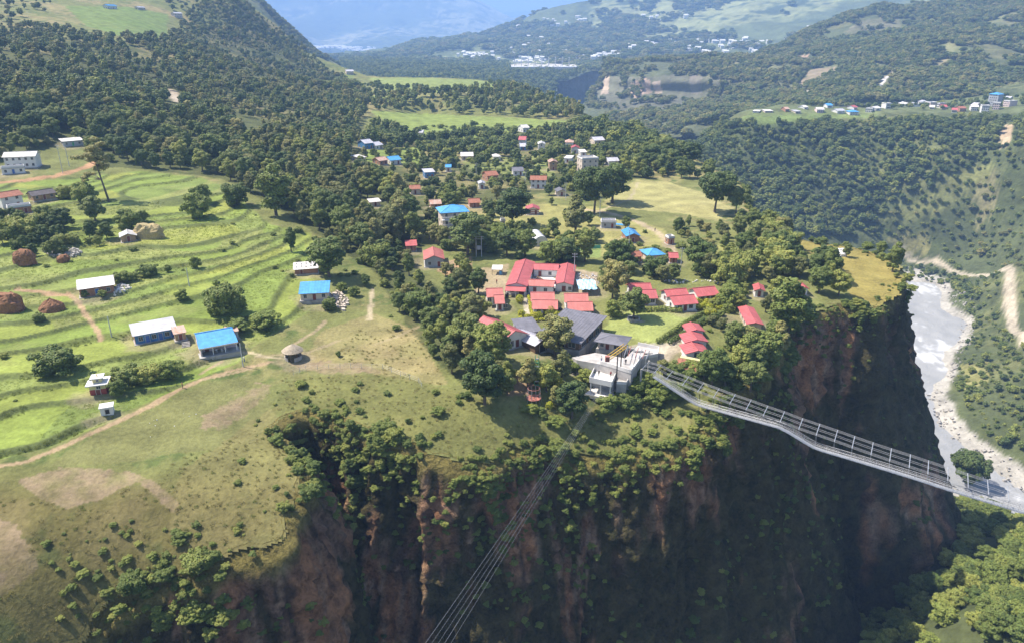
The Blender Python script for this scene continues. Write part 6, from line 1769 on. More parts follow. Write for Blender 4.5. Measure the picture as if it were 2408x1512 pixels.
if len(RISER_PTS):
    k = rng.choice(len(RISER_PTS), min(2600, len(RISER_PTS)), replace=False); q = RISER_PTS[k] + np.c_[rng.normal(size=(len(k), 2)) * .25, np.zeros(len(k))]
    keep = fbm(q[:, 0] * .06, q[:, 1] * .06, seed=330) > -.05; q = q[keep]
    scatter("bank_weeds", "rank weeds along the banks of the rice terraces", "weeds", q, rng.uniform(.3, .8, len(q)), rng.integers(2, 4, len(q)), TUFT)
x, y, z, px, py = zone_points(TER_PX[1:-1], 1.5)
zz_, mt_, si_, fq_, _, _ = heights(x, y, True)
k = (_hash(si_.astype(np.int64), np.floor(vnoise(x * .018, y * .02, seed=44) * 3.2 + si_ * .37).astype(np.int64), np.zeros(len(x), np.int64), 5) > .38) & (mt_ > .8) & (fq_ < .85) & (fq_ > .03) & (y < 300) & (rng.uniform(size=len(x)) < .8) & (px > -20)
for line, hw, col in PATHS[:11]:
    w_l = [ground(*p) for p in line]; k &= polydist(x, y, [(p.x, p.y) for p in w_l]) > hw + .3
for (fx, fy, fr) in FOOT: k &= np.hypot(x - fx, y - fy) > fr + .3
q = np.c_[x, y, zz_][k]
M_rice = leaf_mat("rice_blades", (.19, .245, .05), (.23, .28, .06), (.30, .32, .075), .4)
RICE = coll_of("rice_proto", [tuft(521, M_rice, 18, .5, .7), tuft(522, M_rice, 18, .42, .8)])
scatter("rice_crop", "ripening rice plants standing on the terraces", "rice", q, rng.uniform(.55, 1.0, len(q)), rng.integers(0, 2, len(q)), RICE)
P = []
for (poly, sp, prob) in (([(-20, 1180), (330, 1140), (420, 1080), (600, 1010), (740, 1110), (740, 1190), (640, 1300), (500, 1390), (340, 1440), (200, 1540), (-20, 1540)], 1.1, .5),
                         ([(640, 890), (980, 880), (1180, 950), (1500, 960), (1690, 960), (1690, 1050), (1480, 1090), (1100, 1110), (860, 1010), (660, 980)], 1.3, .5),
                         ([(860, 760), (980, 770), (1040, 880), (960, 890), (760, 860)], 1.4, .4)):
    x, y, z, px, py = zone_points(poly, sp)
    k = (rng.uniform(size=len(x)) < prob) & (fbm(x * .1, y * .1, seed=340) > -.25)
    for b_ in BARE_ZONES: k &= ~inpoly(px, py, b_)
    P.append(np.c_[x, y, z][k])
P = np.concatenate(P)
scatter("meadow_grass", "long ochre and green grass on the spur and cliff rim", "grass", P, rng.uniform(.35, .9, len(P)), rng.choice([0, 0, 1, 2], len(P)), TUFT)
print("scrub", len(S), "grass", len(P))
# ------------------------------------------------------------------ suspension bridge
BARS = [((1508.5, 869), (1521, 856)), ((1538, 877), (1551, 861)), ((1565.7, 892), (1580, 873)), ((1604, 906), (1617, 888)), ((1640, 921), (1654.6, 900)), ((1677, 935), (1691, 914)), ((1715.6, 949.6), (1727.7, 926.7)),
        ((1754, 963), (1766, 940)), ((1794, 978), (1806, 954.6)), ((1834, 992), (1844, 968.5)), ((1878, 1009), (1886, 983)), ((1919, 1023), (1926, 997)), ((1962, 1038), (1967.7, 1011)), ((2003.5, 1053), (2008, 1025.5)),
        ((2048, 1069), (2053.5, 1041)), ((2092, 1084), (2096.5, 1055.6)), ((2138, 1099), (2142, 1071)), ((2182, 1114), (2184, 1085)), ((2229, 1130), (2230, 1100)), ((2277, 1146), (2277, 1115)), ((2325, 1162), (2323, 1133)), ((2373, 1178), (2369, 1148)), ((2424, 1195), (2418, 1164))]
A0 = at_z(1508.5, 869, 1.2); A1 = at_z(2424, 1195, -1.5)
dirb = (A1 - A0)[:2]; Lb = np.linalg.norm(dirb); dirb = dirb / Lb; perp = np.array([-dirb[1], dirb[0]])
def on_plane(px, py):
    """meeting of the sight line with the upright plane of the near cable"""
    d = ray(px, py); n = perp
    t = (n @ A0[:2]) / (n @ d[:2])
    return np.array([d[0] * t, d[1] * t, CAMZ + d[2] * t])
br = empty("suspension_bridge", tuple(map(float, A0))); tag(br, "silver steel suspension bridge with crossbars and zigzag hanging walkway over the gorge", "bridge")
def bb(mb, name, mat): 
    o = mb.build(name, mat, br); o.location = -Vector(A0) if False else (0, 0, 0); return o
O = Vector(A0)
def loc(p): return Vector((float(p[0]), float(p[1]), float(p[2]))) - O
near = [on_plane(*b[0]) for b in BARS]
BL = 6.0
cd_ = ray(2240, 70)[:2]; cd_ = cd_ / np.linalg.norm(cd_)            # the crossbars' own direction
BL = 5.6
far_ = [np.array([p[0] + cd_[0] * BL, p[1] + cd_[1] * BL, p[2]]) for p in near]
ext = [near[-1] + np.array([dirb[0], dirb[1], 0]) * 5.2 * k + np.array([0, 0, .12 * k * k * .3]) for k in range(1, 9)]
nearx = near + ext; farx = far_ + [p + np.array([cd_[0], cd_[1], 0]) * BL for p in ext]
for i, (p, q) in enumerate(zip(nearx, farx)):
    MB().tube(loc(p), loc(q), .09, .09, 6).build("crossbar", MAT['steel'], br)
for k, f in enumerate((0, .08, .16, .44, .56, .84, .92, 1.0)):
    pts = [loc(p * (1 - f) + q * f) for p, q in zip(nearx, farx)]
    MB().path(pts, .03, 5).build("main_cable", MAT['cable'], br)
WALK = [(1535, 886), (1560, 903), (1636, 953), (1740, 982), (1836, 1008), (1915, 1056), (2000, 1081), (2089, 1108), (2160, 1130), (2223, 1151), (2325, 1182), (2408, 1207), (2440, 1217)]
wp = [on_plane(*p) for p in WALK]
wp += [wp[-1] + np.array([dirb[0], dirb[1], 0]) * 5 * k for k in range(1, 9)]
sw = np.array([(p[:2] - A0[:2]) @ dirb for p in wp]); zw = np.array([p[2] for p in wp])
ss = np.arange(sw[0], sw[-1], .5)
zs_ = np.interp(ss, sw, zw); zs_ = np.convolve(np.r_[[zs_[0]] * 2, zs_, [zs_[-1]] * 2], np.ones(5) / 5, 'valid')
cen = [np.array([A0[0] + dirb[0] * s + perp[0] * .55, A0[1] + dirb[1] * s + perp[1] * .55, z]) for s, z in zip(ss, zs_)]
WD = .62
for i in range(0, len(cen) - 3, 4):                  # deck gratings, 2 m long
    a, b = cen[i], cen[i + 4] if i + 4 < len(cen) else cen[-1]
    q = [loc(a - np.r_[perp, 0] * WD), loc(b - np.r_[perp, 0] * WD), loc(b + np.r_[perp, 0] * WD), loc(a + np.r_[perp, 0] * WD)]
    b_ = .03 * (b - a) / 2
    mb = MB()
    for k in range(7):
        f0, f1 = k / 7 + .008, (k + 1) / 7 - .008
        mb.slab([q[0].lerp(q[3], f0), q[1].lerp(q[2], f0), q[1].lerp(q[2], f1), q[0].lerp(q[3], f1)], .05)
    for f in (0.03, .5, .97):
        mb.tube(q[0].lerp(q[1], f) - Vector((0, 0, .08)), q[3].lerp(q[2], f) - Vector((0, 0, .08)), .05, .05, 4)
    mb.build("deck_grating", MAT['steel'], br)
for sgn in (-1, 1):
    for hz in (.35, .7, 1.1):
        MB().path([loc(c + np.r_[perp, 0] * WD * sgn + np.array([0, 0, hz])) for c in cen[::3]], .028 if hz < 1 else .04, 4).build("hand_rope", MAT['cable'], br)
    mesh_ = MB()
    for i in range(0, len(cen) - 2, 1):
        a = cen[i] + np.r_[perp, 0] * WD * sgn; b = cen[i + 2] + np.r_[perp, 0] * WD * sgn
        mesh_.tube(loc(a), loc(b + np.array([0, 0, 1.1])), .018, .018, 3, cap=False); mesh_.tube(loc(b), loc(a + np.array([0, 0, 1.1])), .018, .018, 3, cap=False)
    mesh_.build("side_netting", MAT['cable'], br)["kind"] = "stuff"
    for i in range(0, len(cen), 5):
        a = cen[i] + np.r_[perp, 0] * WD * sgn
        MB().tube(loc(a), loc(a + np.array([0, 0, 1.12])), .03, .03, 4).build("stanchion", MAT['steel'], br)
for p, q in zip(nearx, farx):
    s = (p[:2] - A0[:2]) @ dirb
    if s < ss[0] or s > ss[-1]: continue
    z = np.interp(s, ss, zs_)
    c = A0[:2] + dirb * s
    MB().tube(loc(p), loc((c[0] + perp[0] * -.05, c[1] + perp[1] * -.05, z)), .025, .025, 4).build("hanger", MAT['cable'], br)
    MB().tube(loc(p * .78 + q * .22), loc((c[0] + perp[0] * 1.15, c[1] + perp[1] * 1.15, z)), .025, .025, 4).build("hanger", MAT['cable'], br)
for p in (near[0], far_[0]):
    MB().box(*(loc(p) - Vector((.22, .22, 7)))[:], *(loc(p) + Vector((.22, .22, .2)))[:]).build("anchor_block", MAT['concrete'], br)
# side wall / zip cables from the jump platform towards the near side
zs0 = Vector((float(JUMP[0]), float(JUMP[1]), JZ + .6))
for i in range(5):
    st_ = zs0 + Vector(((i - 2) * .28, 0, .1 * i)); en = Vector(at_y(1000 + 15 * i, 1512, 78)); dd = (en - st_)
    pts = [st_ + dd * t + Vector((0, 0, -6 * (t / 1.9) * (1 - t / 1.9))) + Vector((0, 0, 0)) for t in np.linspace(0, 1.9, 26)]
    fix = 6 * (1 / 1.9) * (1 - 1 / 1.9)
    pts = [p + Vector((0, 0, fix * t)) for p, t in zip(pts, np.linspace(0, 1.9, 26))]
    o = MB().path(pts, .019 if i in (0, 3) else .013, 5).build("zip_cable", MAT['cable'])
    tag(o, ("thick" if i in (0, 3) else "thin") + " steel cable running from the white jump platform out over the gorge", "cable", "cables strung from the jump platform")

# ------------------------------------------------------------------ poles, lamps, stacks, walls, small things
def pole(px, py, hp, label, name="utility_pole", cat="pole", arm=True, twin=False, gf=ground):
    p = gf(px, py); r_ = math.sqrt(p.x ** 2 + p.y ** 2 + (80 - p.z) ** 2); h = hp * r_ / FPX / .93
    e = empty(name, p); tag(e, label, cat)
    for dx in ((0, 2.0) if twin else (0,)):
        MB().tube((dx, 0, -1), (dx, 0, h), .17, .11, 7).build("shaft", MAT['pole'], e)
    if arm:
        for zz in (h * .95, h * .85): MB().box(-.9, -.07, zz, .9 + (2.0 if twin else 0), .07, zz + .12).build("crossarm", MAT['steel'], e)
        for dx in (-.75, 0, .75): MB().tube((dx, 0, h * .95 + .12), (dx, 0, h * .95 + .4), .06, .05, 6).build("insulator", MAT['white'], e)
    return e, h
pole(148, 408, 52, "grey concrete utility pole beside the ochre road")
pole(163, 392, 42, "thin utility pole behind the one beside the ochre road")
e, h = pole(1120, 604, 46, "twin utility poles with transformer in front of the bamboo", twin=True)
MB().box(.3, -.4, h * .35, 1.7, .4, h * .35 + 1.4).build("transformer", MAT['grey'], e)
pole(263, 792, 42, "slim grey pole in the rice field above the barn", arm=False, name="field_pole")
pole(572, 862, 52, "slim green flag pole in front of the blue roofed farmhouse", arm=False, name="flag_pole")
pole(445, 672, 36, "slim pole on the middle rice terraces", arm=False, name="field_pole")
pole(180, 208, 24, "utility pole in the hillside wood", name="utility_pole"); pole(300, 215, 28, "utility pole above the hillside clearing", name="utility_pole")

def mound(name, label, cat, px, py, w, d, h, mat, seed, rz=0, flat=.55):
    p = ground(px, py)
    n, m_ = 28, 9
    V, F = [], []
    rg = np.random.default_rng(seed)
    for j in range(m_ + 1):
        t = j / m_
        rr = (1 - t ** 2.2) if flat < .5 else (1 - t ** 5 * .45)
        for i in range(n):
            a = 2 * math.pi * i / n
            ca, sa = math.cos(a), math.sin(a)
            q = .55
            k = (abs(ca) ** (2 / q * .5) + abs(sa) ** (2 / q * .5)) ** -.35
            nz = float(fbm(np.array([ca * 2.5 + seed]), np.array([sa * 2.5]), np.array([t * 4]))[0]) * .30
            V.append((ca * w / 2 * rr * k * (1 + nz), sa * d / 2 * rr * k * (1 + nz), -.5 + (h + .5) * t * (1 + nz * .6)))
    for j in range(m_):
        F += [(j * n + i, j * n + (i + 1) % n, (j + 1) * n + (i + 1) % n, (j + 1) * n + i) for i in range(n)]
    F.append(tuple(range(m_ * n, (m_ + 1) * n)))
    o = MB().add(V, F).build(name, mat, loc=p)
    o.rotation_euler = (0, 0, rz)
    FOOT.append((p.x, p.y, w / 2))
    tag(o, label, cat)
    return o
mound("straw_stack", "large brown straw stack beside the small mud house", "haystack", 352, 560, 11, 5, 5.0, MAT['palestraw'], 1)
mound("straw_stack", "long dark brown straw stack on the terrace left of the mound shaped one", "haystack", 22, 730, 9, 5, 5.0, MAT['straw'], 2)
mound("straw_stack", "mound shaped red brown straw stack beside the dirt path", "haystack", 124, 730, 7.5, 5, 3.6, MAT['straw'], 3, flat=.3)
mound("wood_stack", "dark stack of firewood under straw in the dark grove", "woodpile", 58, 618, 7, 4, 4.2, MAT['straw'], 4)
mound("small_stack", "small round straw stack beside the rubble stones", "haystack", 150, 616, 4, 3.4, 2.2, MAT['straw'], 5)
def stones(name, label, cat, poly, n, size, mat):
    mb = MB(); rg = random.Random(len(label))
    pts = zone_points(poly, .8)
    k = list(range(len(pts[0]))); rg.shuffle(k)
    for i in k[:n]:
        x, y, z = pts[0][i], pts[1][i], pts[2][i]; s = size * rg.uniform(.5, 1.4)
        vs = [(x + s * rg.uniform(.7, 1.2) * sx, y + s * rg.uniform(.7, 1.2) * sy, z + s * rg.uniform(.6, 1.1) * sz) for sx in (-.5, .5) for sy in (-.5, .5) for sz in (-.3, .9)]
        mb.add(vs, [(0, 1, 3, 2), (4, 6, 7, 5), (0, 4, 5, 1), (2, 3, 7, 6), (0, 2, 6, 4), (1, 5, 7, 3)])
    o = mb.build(name, mat); tag(o, label, cat, kind="stuff"); return o
stones("rubble", "grey rubble stones heaped in front of the dark grove", "stones", [(95, 590), (120, 578), (165, 582), (195, 594), (180, 606), (120, 604)], 230, .55, MAT['stone'])
stones("rubble", "rubble and junk heaped beside the brick house", "stones", [(265, 682), (285, 668), (312, 676), (300, 692), (270, 696)], 90, .5, MAT['whitetin'])
stones("junk_heap", "heap of junk and broken boards beside the blue tin house", "junk", [(772, 690), (800, 682), (822, 712), (810, 732), (780, 722)], 130, .6, MAT['cream'])
stones("rubble", "scattered pale stones beside the courtyard lodge yard", "stones", [(1350, 640), (1400, 645), (1408, 668), (1360, 664)], 60, .4, MAT['whitetin'])
stones("rubble", "white boulders along the hedge behind the red cottages", "stones", [(1560, 660), (1700, 660), (1700, 668), (1560, 668)], 22, .5, MAT['white'])
stones("rubble", "white rubble pile on the golden headland meadow", "stones", [(1945, 592), (1985, 590), (1988, 604), (1950, 606)], 80, .9, MAT['white'])
stones("litter", "small white scraps scattered on the grazed grass beside the dirt path", "litter", [(300, 1000), (480, 960), (420, 1040), (300, 1060)], 9, .16, MAT['white'])
def boulders(poly, n, size):
    mb = MB(); rg = random.Random(5)
    x, y, z, px, py = zone_points(poly, 2.2, gorge_h, ground3); k = list(range(len(x))); rg.shuffle(k)
    for i in k[:n]:
        s = size * rg.uniform(.3, 1.5) ** 1.4
        vs = [(x[i] + s * rg.uniform(.6, 1.2) * sx, y[i] + s * rg.uniform(.6, 1.2) * sy, max(z[i], -150.3) + s * rg.uniform(.5, 1.0) * sz) for sx in (-.5, .5) for sy in (-.5, .5) for sz in (-.4, .8)]
        mb.add(vs, [(0, 1, 3, 2), (4, 6, 7, 5), (0, 4, 5, 1), (2, 3, 7, 6), (0, 2, 6, 4), (1, 5, 7, 3)])
    tag(mb.build("river_boulders", MAT['stone']), "grey boulders and gravel strewn along the river bank", "boulders", kind="stuff")
boulders([(2190, 660), (2290, 690), (2300, 770), (2260, 860), (2225, 940), (2260, 990), (2420, 1110), (2420, 1180), (2300, 1100), (2190, 990), (2180, 920), (2240, 840), (2255, 760), (2230, 690)], 260, 1.15)
# stone ring of the lawn tree
p = ground(1490, 752); e = empty("stone_ring", p); tag(e, "low grey stone ring around the lawn tree", "planter")
for k in range(22):
    a = 2 * math.pi * k / 22; q = [(1.9 * math.cos(a), 1.9 * math.sin(a)), (1.9 * math.cos(a + .27), 1.9 * math.sin(a + .27)), (1.5 * math.cos(a + .27), 1.5 * math.sin(a + .27)), (1.5 * math.cos(a), 1.5 * math.sin(a))]
    MB().prism(q, -.4, .62 + .06 * (k % 3)).build("stone", MAT['stone'], e)
# clipped hedges and yellow shrubs
def hedge(line, h, w, mat, label, name="hedge", seed=1, gap=0.0):
    rg = np.random.default_rng(seed); bl = []
    W_ = [ground(*p) for p in line]; o0 = W_[0]
    for a, b in zip(W_[:-1], W_[1:]):
        n = max(2, int((b - a).length / (w * .7)))
        for i in range(n):
            q = a.lerp(b, i / n) - o0
            bl.append((np.array([q.x + rg.normal() * .08, q.y + rg.normal() * .08, q.z + h * .5]), np.array([w * .55, w * .55, h * .55])))
    V, F, c = leaf_cloud(bl, 150, .2, rg)
    me = np_mesh(name, V, F, c, False); me.materials.append(mat)
    return tag(link(name, me, loc=o0), label, "hedge")
hedge([(1548, 806), (1575, 790), (1600, 772), (1640, 748), (1668, 738)], 1.6, 1.5, M_leaf, "upper of two dark clipped hedges along the right edge of the lawn", seed=1)
hedge([(1575, 808), (1600, 795), (1628, 775), (1660, 752)], 1.5, 1.5, M_leaf, "lower of two dark clipped hedges along the right edge of the lawn", seed=2)
hedge([(1515, 733), (1560, 732), (1610, 736)], 1.6, 2.0, M_bush, "leafy hedge along the back of the lawn", seed=3)
hedge([(1222, 738), (1228, 762)], 1.1, 1.1, M_yellow, "yellow clipped hedge left of the paved garden path", seed=4)
hedge([(1243, 700), (1250, 738), (1255, 752)], 1.0, 1.0, M_yellow, "yellow clipped hedge right of the paved garden path", seed=5)
hedge([(1225, 760), (1270, 755), (1310, 750)], .9, 1.0, M_yellow, "low yellow clipped hedge along the front of the garden", seed=6)
for i, (px, py, s_) in enumerate((a_, b_, 1.35 * c_) for (a_, b_, c_) in ((1222, 712, 2.2), (1240, 752, 1.6), (1257, 748, 1.6), (1268, 748, 1.7), (1291, 742, 2.4), (1308, 746, 1.7), (1322, 744, 1.6), (1227, 745, 1.8), (1640, 716, 1.7), (1650, 712, 1.6), (1662, 716, 1.7), (1672, 722, 1.8), (1655, 726, 1.9), (1668, 732, 1.9), (1680, 714, 1.6), (1645, 728, 1.6), (1676, 742, 1.8), (1660, 742, 1.6), (1213, 880, 1.3), (1405, 868, 2.0), (1310, 905, 2.2), (1292, 960, 1.5), (1250, 965, 1.6), (1690, 730, 1.7))):
    p = ground(px, py); rg = np.random.default_rng(600 + i)
    V, F, c = leaf_cloud([((rg.normal() * .25 * s_ * .4, rg.normal() * .25 * s_ * .4, s_ * rg.uniform(.3, .55)), (s_ * .42, s_ * .42, s_ * .4)) for _ in range(4)], 170, .16, rg)
    me = np_mesh("yellow_shrub", V, F, c, False); me.materials.append(M_yellow)
    where = "in the garden beside the paved path" if i < 8 else ("in the garden right of the lawn hedges" if i < 18 or i == 23 else "on the slope around the terrace")
    tag(link("yellow_shrub", me, loc=p), f"clipped yellow green shrub {where}", "shrub", f"yellow shrubs {where}")
# fence along the dry meadow
w_ = [ground(*p) for p in ((690, 882), (720, 872), (800, 866), (900, 868), (985, 900), (1000, 925))]
pts = []
for a, b in zip(w_[:-1], w_[1:]):
    n = max(2, int((b - a).length / 2.6)); pts += [a.lerp(b, i / n) for i in range(n)]
e = empty("wire_fence", pts[0]); tag(e, "thin post and wire fence along the lower edge of the dry meadow", "fence")
for q in pts: MB().tube(q - pts[0] + Vector((0, 0, -.5)), q - pts[0] + Vector((0, 0, 1.5)), .05, .05, 5).build("post", MAT['pole'], e)
for hz in (.5, .95, 1.4): MB().path([q - pts[0] + Vector((0, 0, hz)) for q in pts], .012, 3).build("wire", MAT['cable'], e)
# terracotta skate-like ramp sculpture beside the stepped lodge and green truss in the garden
p = ground(1622, 872); e = empty("orange_roof_shelter", p, R(-25)); tag(e, "low shelter with orange tiled roof and yellow gable below the stepped red lodge", "shelter")
MB().slab([(-3.4, -2.4, 1.5), (3.4, -2.4, 1.2), (3.4, 1.0, 2.4), (-3.4, 1.0, 2.7)], .12).build("roof", MAT['tile'], e)
for i in range(8): MB().slab([(-3.3 + .9 * i, -2.4, 1.56 - .04 * i), (-3.18 + .9 * i, -2.4, 1.56 - .04 * i), (-3.18 + .9 * i, 1.0, 2.76 - .04 * i), (-3.3 + .9 * i, 1.0, 2.76 - .04 * i)], .05).build("roof_tile_row", MAT['tile'], e)
MB().prism([(-3.0, 1.0), (3.2, 1.0), (3.2, 2.0), (-3.0, 2.4)], -1, 2.9).build("wall", MAT['lemon'], e)
for sx in (-3, 3): MB().tube((sx, -2.1, -1.5), (sx, -2.1, 1.4), .1).build("post", MAT['wood'], e)
p = ground(1262, 905); e = empty("green_truss_tower", p); tag(e, "narrow green and white lattice tower in the garden slope", "tower")
for sx in (-.6, .6):
    for sy in (-.6, .6): MB().tube((sx, sy, -1), (sx * .7, sy * .7, 8), .08).build("leg", MAT['green'], e)
for k in range(8):
    MB().box(-.62 + .02 * k, -.64 + .02 * k, k * 1.0 + .2, .62 - .02 * k, -.56 + .02 * k, k * 1.0 + .5).build("slat", MAT['white' if k % 2 else 'green'], e)
p = ground(1255, 940); e = empty("net_trampoline", p); tag(e, "round netted swing frame with red panels on the slope below the trees", "frame")
for k in range(10):
    a = 2 * math.pi * k / 10; MB().tube((1.9 * math.cos(a), 1.9 * math.sin(a), -.8), (1.5 * math.cos(a), 1.5 * math.sin(a), 3.2), .06).build("post", MAT['steel'], e)
for zz, r_ in ((.6, 1.83), (2.0, 1.65), (3.2, 1.5)): MB().path([(r_ * math.cos(.63 * k), r_ * math.sin(.63 * k), zz) for k in range(11)], .06).build("ring", MAT['red_truss'], e)
MB().prism([(1.7 * math.cos(.4 * k), 1.7 * math.sin(.4 * k)) for k in range(16)], .55, .65).build("floor", MAT['red_truss'], e)
# tank, blue sheet, parked things on the meadow
p = ground(1462, 530); o = MB().box(-3.2, -.9, .05, 3.2, 1.6, .22).build("blue_sheet", MAT['blue'], loc=p); o.rotation_euler = (0, 0, R(-24)); tag(o, "bright blue sheet spread on the grass beside the open stage", "tarp")
def car(px, py, rz, mat, label):
    e = empty("parked_car", ground(px, py), rz); tag(e, label, "car")
    pr = [(-2.0, .35), (2.0, .35), (2.0, .8), (1.2, .95), (.6, 1.45), (-1.2, 1.45), (-1.8, .95), (-2.0, .9)]
    V = [(x, -.8, z) for x, z in pr] + [(x, .8, z) for x, z in pr]; n = len(pr)
    MB().add(V, [tuple(range(n)), tuple(range(2 * n - 1, n - 1, -1))] + [(i, n + i, n + (i + 1) % n, (i + 1) % n) for i in range(n)]).build("body", mat, e)
    MB().box(-1.15, -.83, 1.0, .6, .83, 1.36).build("side_window", MAT['glass'], e)
    for x in (-1.25, 1.25):
        for y in (-.72, .72):
            MB().tube((x, y - .12, .33), (x, y + .12, .33), .33, .33, 12).build("wheel", MAT['black'], e)
car(1172, 545, .2, MAT['blue'], "blue car parked on the grass beside the dark trees"); car(1160, 545, .2, MAT['white'], "white car parked beside the blue car on the grass")
o, w = house("outhouse", "tiny grey outhouse on the meadow below the tall dark tree", (1178, 532), (1188, 532), 2, 2.2, cat="hut", roof='flat', rm='tin', wm='grey', ops=[('F', 0, .1, .7, 1.7, 'd')], pad=0)
w_ = [ground(1358, 588), ground(1412, 586)]; e = empty("green_net_fence", w_[0]); tag(e, "green net fence across the pale field behind the bamboo", "fence")
d_ = w_[1] - w_[0]
for i in range(6): MB().tube(d_ * (i / 5) + Vector((0, 0, -.4)), d_ * (i / 5) + Vector((0, 0, 1.7)), .06).build("post", MAT['pole'], e)
nv_ = Vector((0, .03, 0))
for i in range(5): MB().slab([d_ * (i / 5) + Vector((0, 0, .2)), d_ * ((i + 1) / 5) + Vector((0, 0, .2)), d_ * ((i + 1) / 5) + Vector((0, 0, 1.6)), d_ * (i / 5) + Vector((0, 0, 1.6))], .02).build("net_panel", MAT['pool'], e)

# poles and wires through the village, water tanks
pl = []
for (px, py, lab) in ((1478, 592, "utility pole beside the hipped blue roof"), (1410, 512, "utility pole at the bend of the dirt track"), (1330, 470, "utility pole behind the striped house"), (1235, 440, "utility pole beside the white two-storey house"), (1120, 420, "utility pole in the village centre"), (1600, 640, "utility pole behind the red cottages"), (1350, 655, "utility pole in the tan yard of the lodge")):
    e_, h_ = pole(px, py, 8.5 * FPX / ground(px, py).length * .93, lab); pl.append(e_.location + Vector((0, 0, h_ * .95)))
for (i, j) in ((0, 1), (1, 2), (2, 3), (3, 4), (0, 5), (0, 6)):
    for off in (-.6, .6):
        a, b_ = pl[i] + Vector((off, 0, .3)), pl[j] + Vector((off, 0, .3))
        o = MB().path([a.lerp(b_, t) - Vector((0, 0, 6 * t * (1 - t))) for t in np.linspace(0, 1, 9)], .02, 3).build("power_line", MAT['black'])
        tag(o, "thin sagging power line strung between the village utility poles", "wire", "power lines between the village poles")
for (px, py, lab) in ((1192, 700, "black water tank at the front corner of the courtyard lodge"), (1318, 735, "black water tank between the red cottages"), (1108, 566, "black water tank beside the tall cream house"), (558, 812, "black water tank beside the blue roofed farmhouse"), (1274, 808, "black water tank behind the silvery pavilion")):
    t_ = empty("water_tank", ground(px, py)); tag(t_, lab, "tank")
    MB().tube((0, 0, -.3), (0, 0, 1.3), .62, .62, 14).build("barrel", MAT['black'], t_); MB().tube((0, 0, 1.3), (0, 0, 1.55), .62, .25, 14).build("lid", MAT['black'], t_)
# ------------------------------------------------------------------ people (one continuous skinned body each)
def person_mesh(shirt, trousers, name):
    vs = [(0, 0, .95), (0, 0, 1.15), (0, 0, 1.38), (0, 0, 1.5), (0, .01, 1.62), (0, .01, 1.72), (.18, 0, 1.38), (.24, .02, 1.1), (.26, -.06, .86), (-.18, 0, 1.38), (-.24, .02, 1.1), (-.26, -.06, .86),
          (.09, 0, .9), (.11, .02, .5), (.11, 0, .06), (.11, -.14, .03), (-.09, 0, .9), (-.11, .02, .5), (-.11, 0, .06), (-.11, -.14, .03)]
    es = [(0, 1), (1, 2), (2, 3), (3, 4), (4, 5), (2, 6), (6, 7), (7, 8), (2, 9), (9, 10), (10, 11), (0, 12), (12, 13), (13, 14), (14, 15), (0, 16), (16, 17), (17, 18), (18, 19)]
    rr = [.15, .14, .16, .06, .10, .08, .075, .055, .04, .075, .055, .04, .10, .07, .05, .04, .10, .07, .05, .04]
    me = bpy.data.meshes.new(name); me.from_pydata(vs, es, [])
    o = bpy.data.objects.new(name, me); COL.objects.link(o)
    o.modifiers.new("skin", 'SKIN'); sv = me.skin_vertices[0].data
    for i, r_ in enumerate(rr): sv[i].radius = (r_, r_ * (.75 if i in (0, 1, 2) else 1)); sv[i].use_root = i == 0
    ss_ = o.modifiers.new("sub", 'SUBSURF'); ss_.levels = 1; ss_.render_levels = 1
    dg = bpy.context.evaluated_depsgraph_get(); m2 = bpy.data.meshes.new_from_object(o.evaluated_get(dg))
    bpy.data.objects.remove(o)
    for m_ in (shirt, trousers, SKIN, HAIR): m2.materials.append(m_)
    for p in m2.polygons:
        z = p.center.z; x = abs(p.center.x)
        p.material_index = 2 if (z > 1.46 and z < 1.66) or (x > .2 and z < 1.0) else (3 if z >= 1.66 else (0 if z > .92 else 1)); p.use_smooth = True
    return m2
SKIN = paint("skin", (.36, .20, .13), .6, .1); HAIR = paint("black_hair", (.02, .016, .014), .6, .1)
dkc = paint("dark_clothes", (.03, .03, .04), .8, .2); rdc = paint("red_shirt", (.35, .05, .05), .8, .2); whc = paint("white_shirt", (.6, .6, .58), .8, .1); blc = paint("blue_shirt", (.06, .10, .28), .8, .2)
PEO = [person_mesh(dkc, dkc, "figure_dark"), person_mesh(rdc, dkc, "figure_red"), person_mesh(whc, blc, "figure_white")]
for (q, z, k, lab) in ((at_z(1471, 857, zt + .9), zt + .9, 0, "person in dark clothes standing on the upper deck of the terrace"), (at_z(1436, 886, zp), zp, 1, "person in red shirt on the white jump platform"),
                       (at_z(1408, 884, zp), zp, 0, "person in dark clothes on the white jump platform"), (at_z(1414, 850, zt + .9), zt + .9, 2, "person in white shirt standing near the bar house"),
                       (ground(1240, 715), None, 2, "person in white shirt walking on the paved garden path"), (ground(1168, 668), None, 1, "person in red shirt standing in the tan yard"), (ground(1540, 545), None, 0, "person in dark clothes walking on the dirt track"),
                       (ground(430, 912), None, 1, "person in red shirt walking on the dirt path below the temple"), (ground(575, 850), None, 2, "person in white shirt standing by the flag pole"), (ground(1375, 668), None, 0, "person in dark clothes working beside the tarpaulin shelter"),
                       (ground(1644, 778), None, 0, "person in dark clothes standing on the lawn beside the hedge"), (ground(1646, 779), None, 2, "person in white shirt standing on the lawn beside the hedge")):
    z = q[2] if z is None else z
    px_ = tag(link("person", PEO[k], loc=(float(q[0]), float(q[1]), float(z))), lab, "person"); px_.rotation_euler = (0, 0, random.uniform(0, 6))

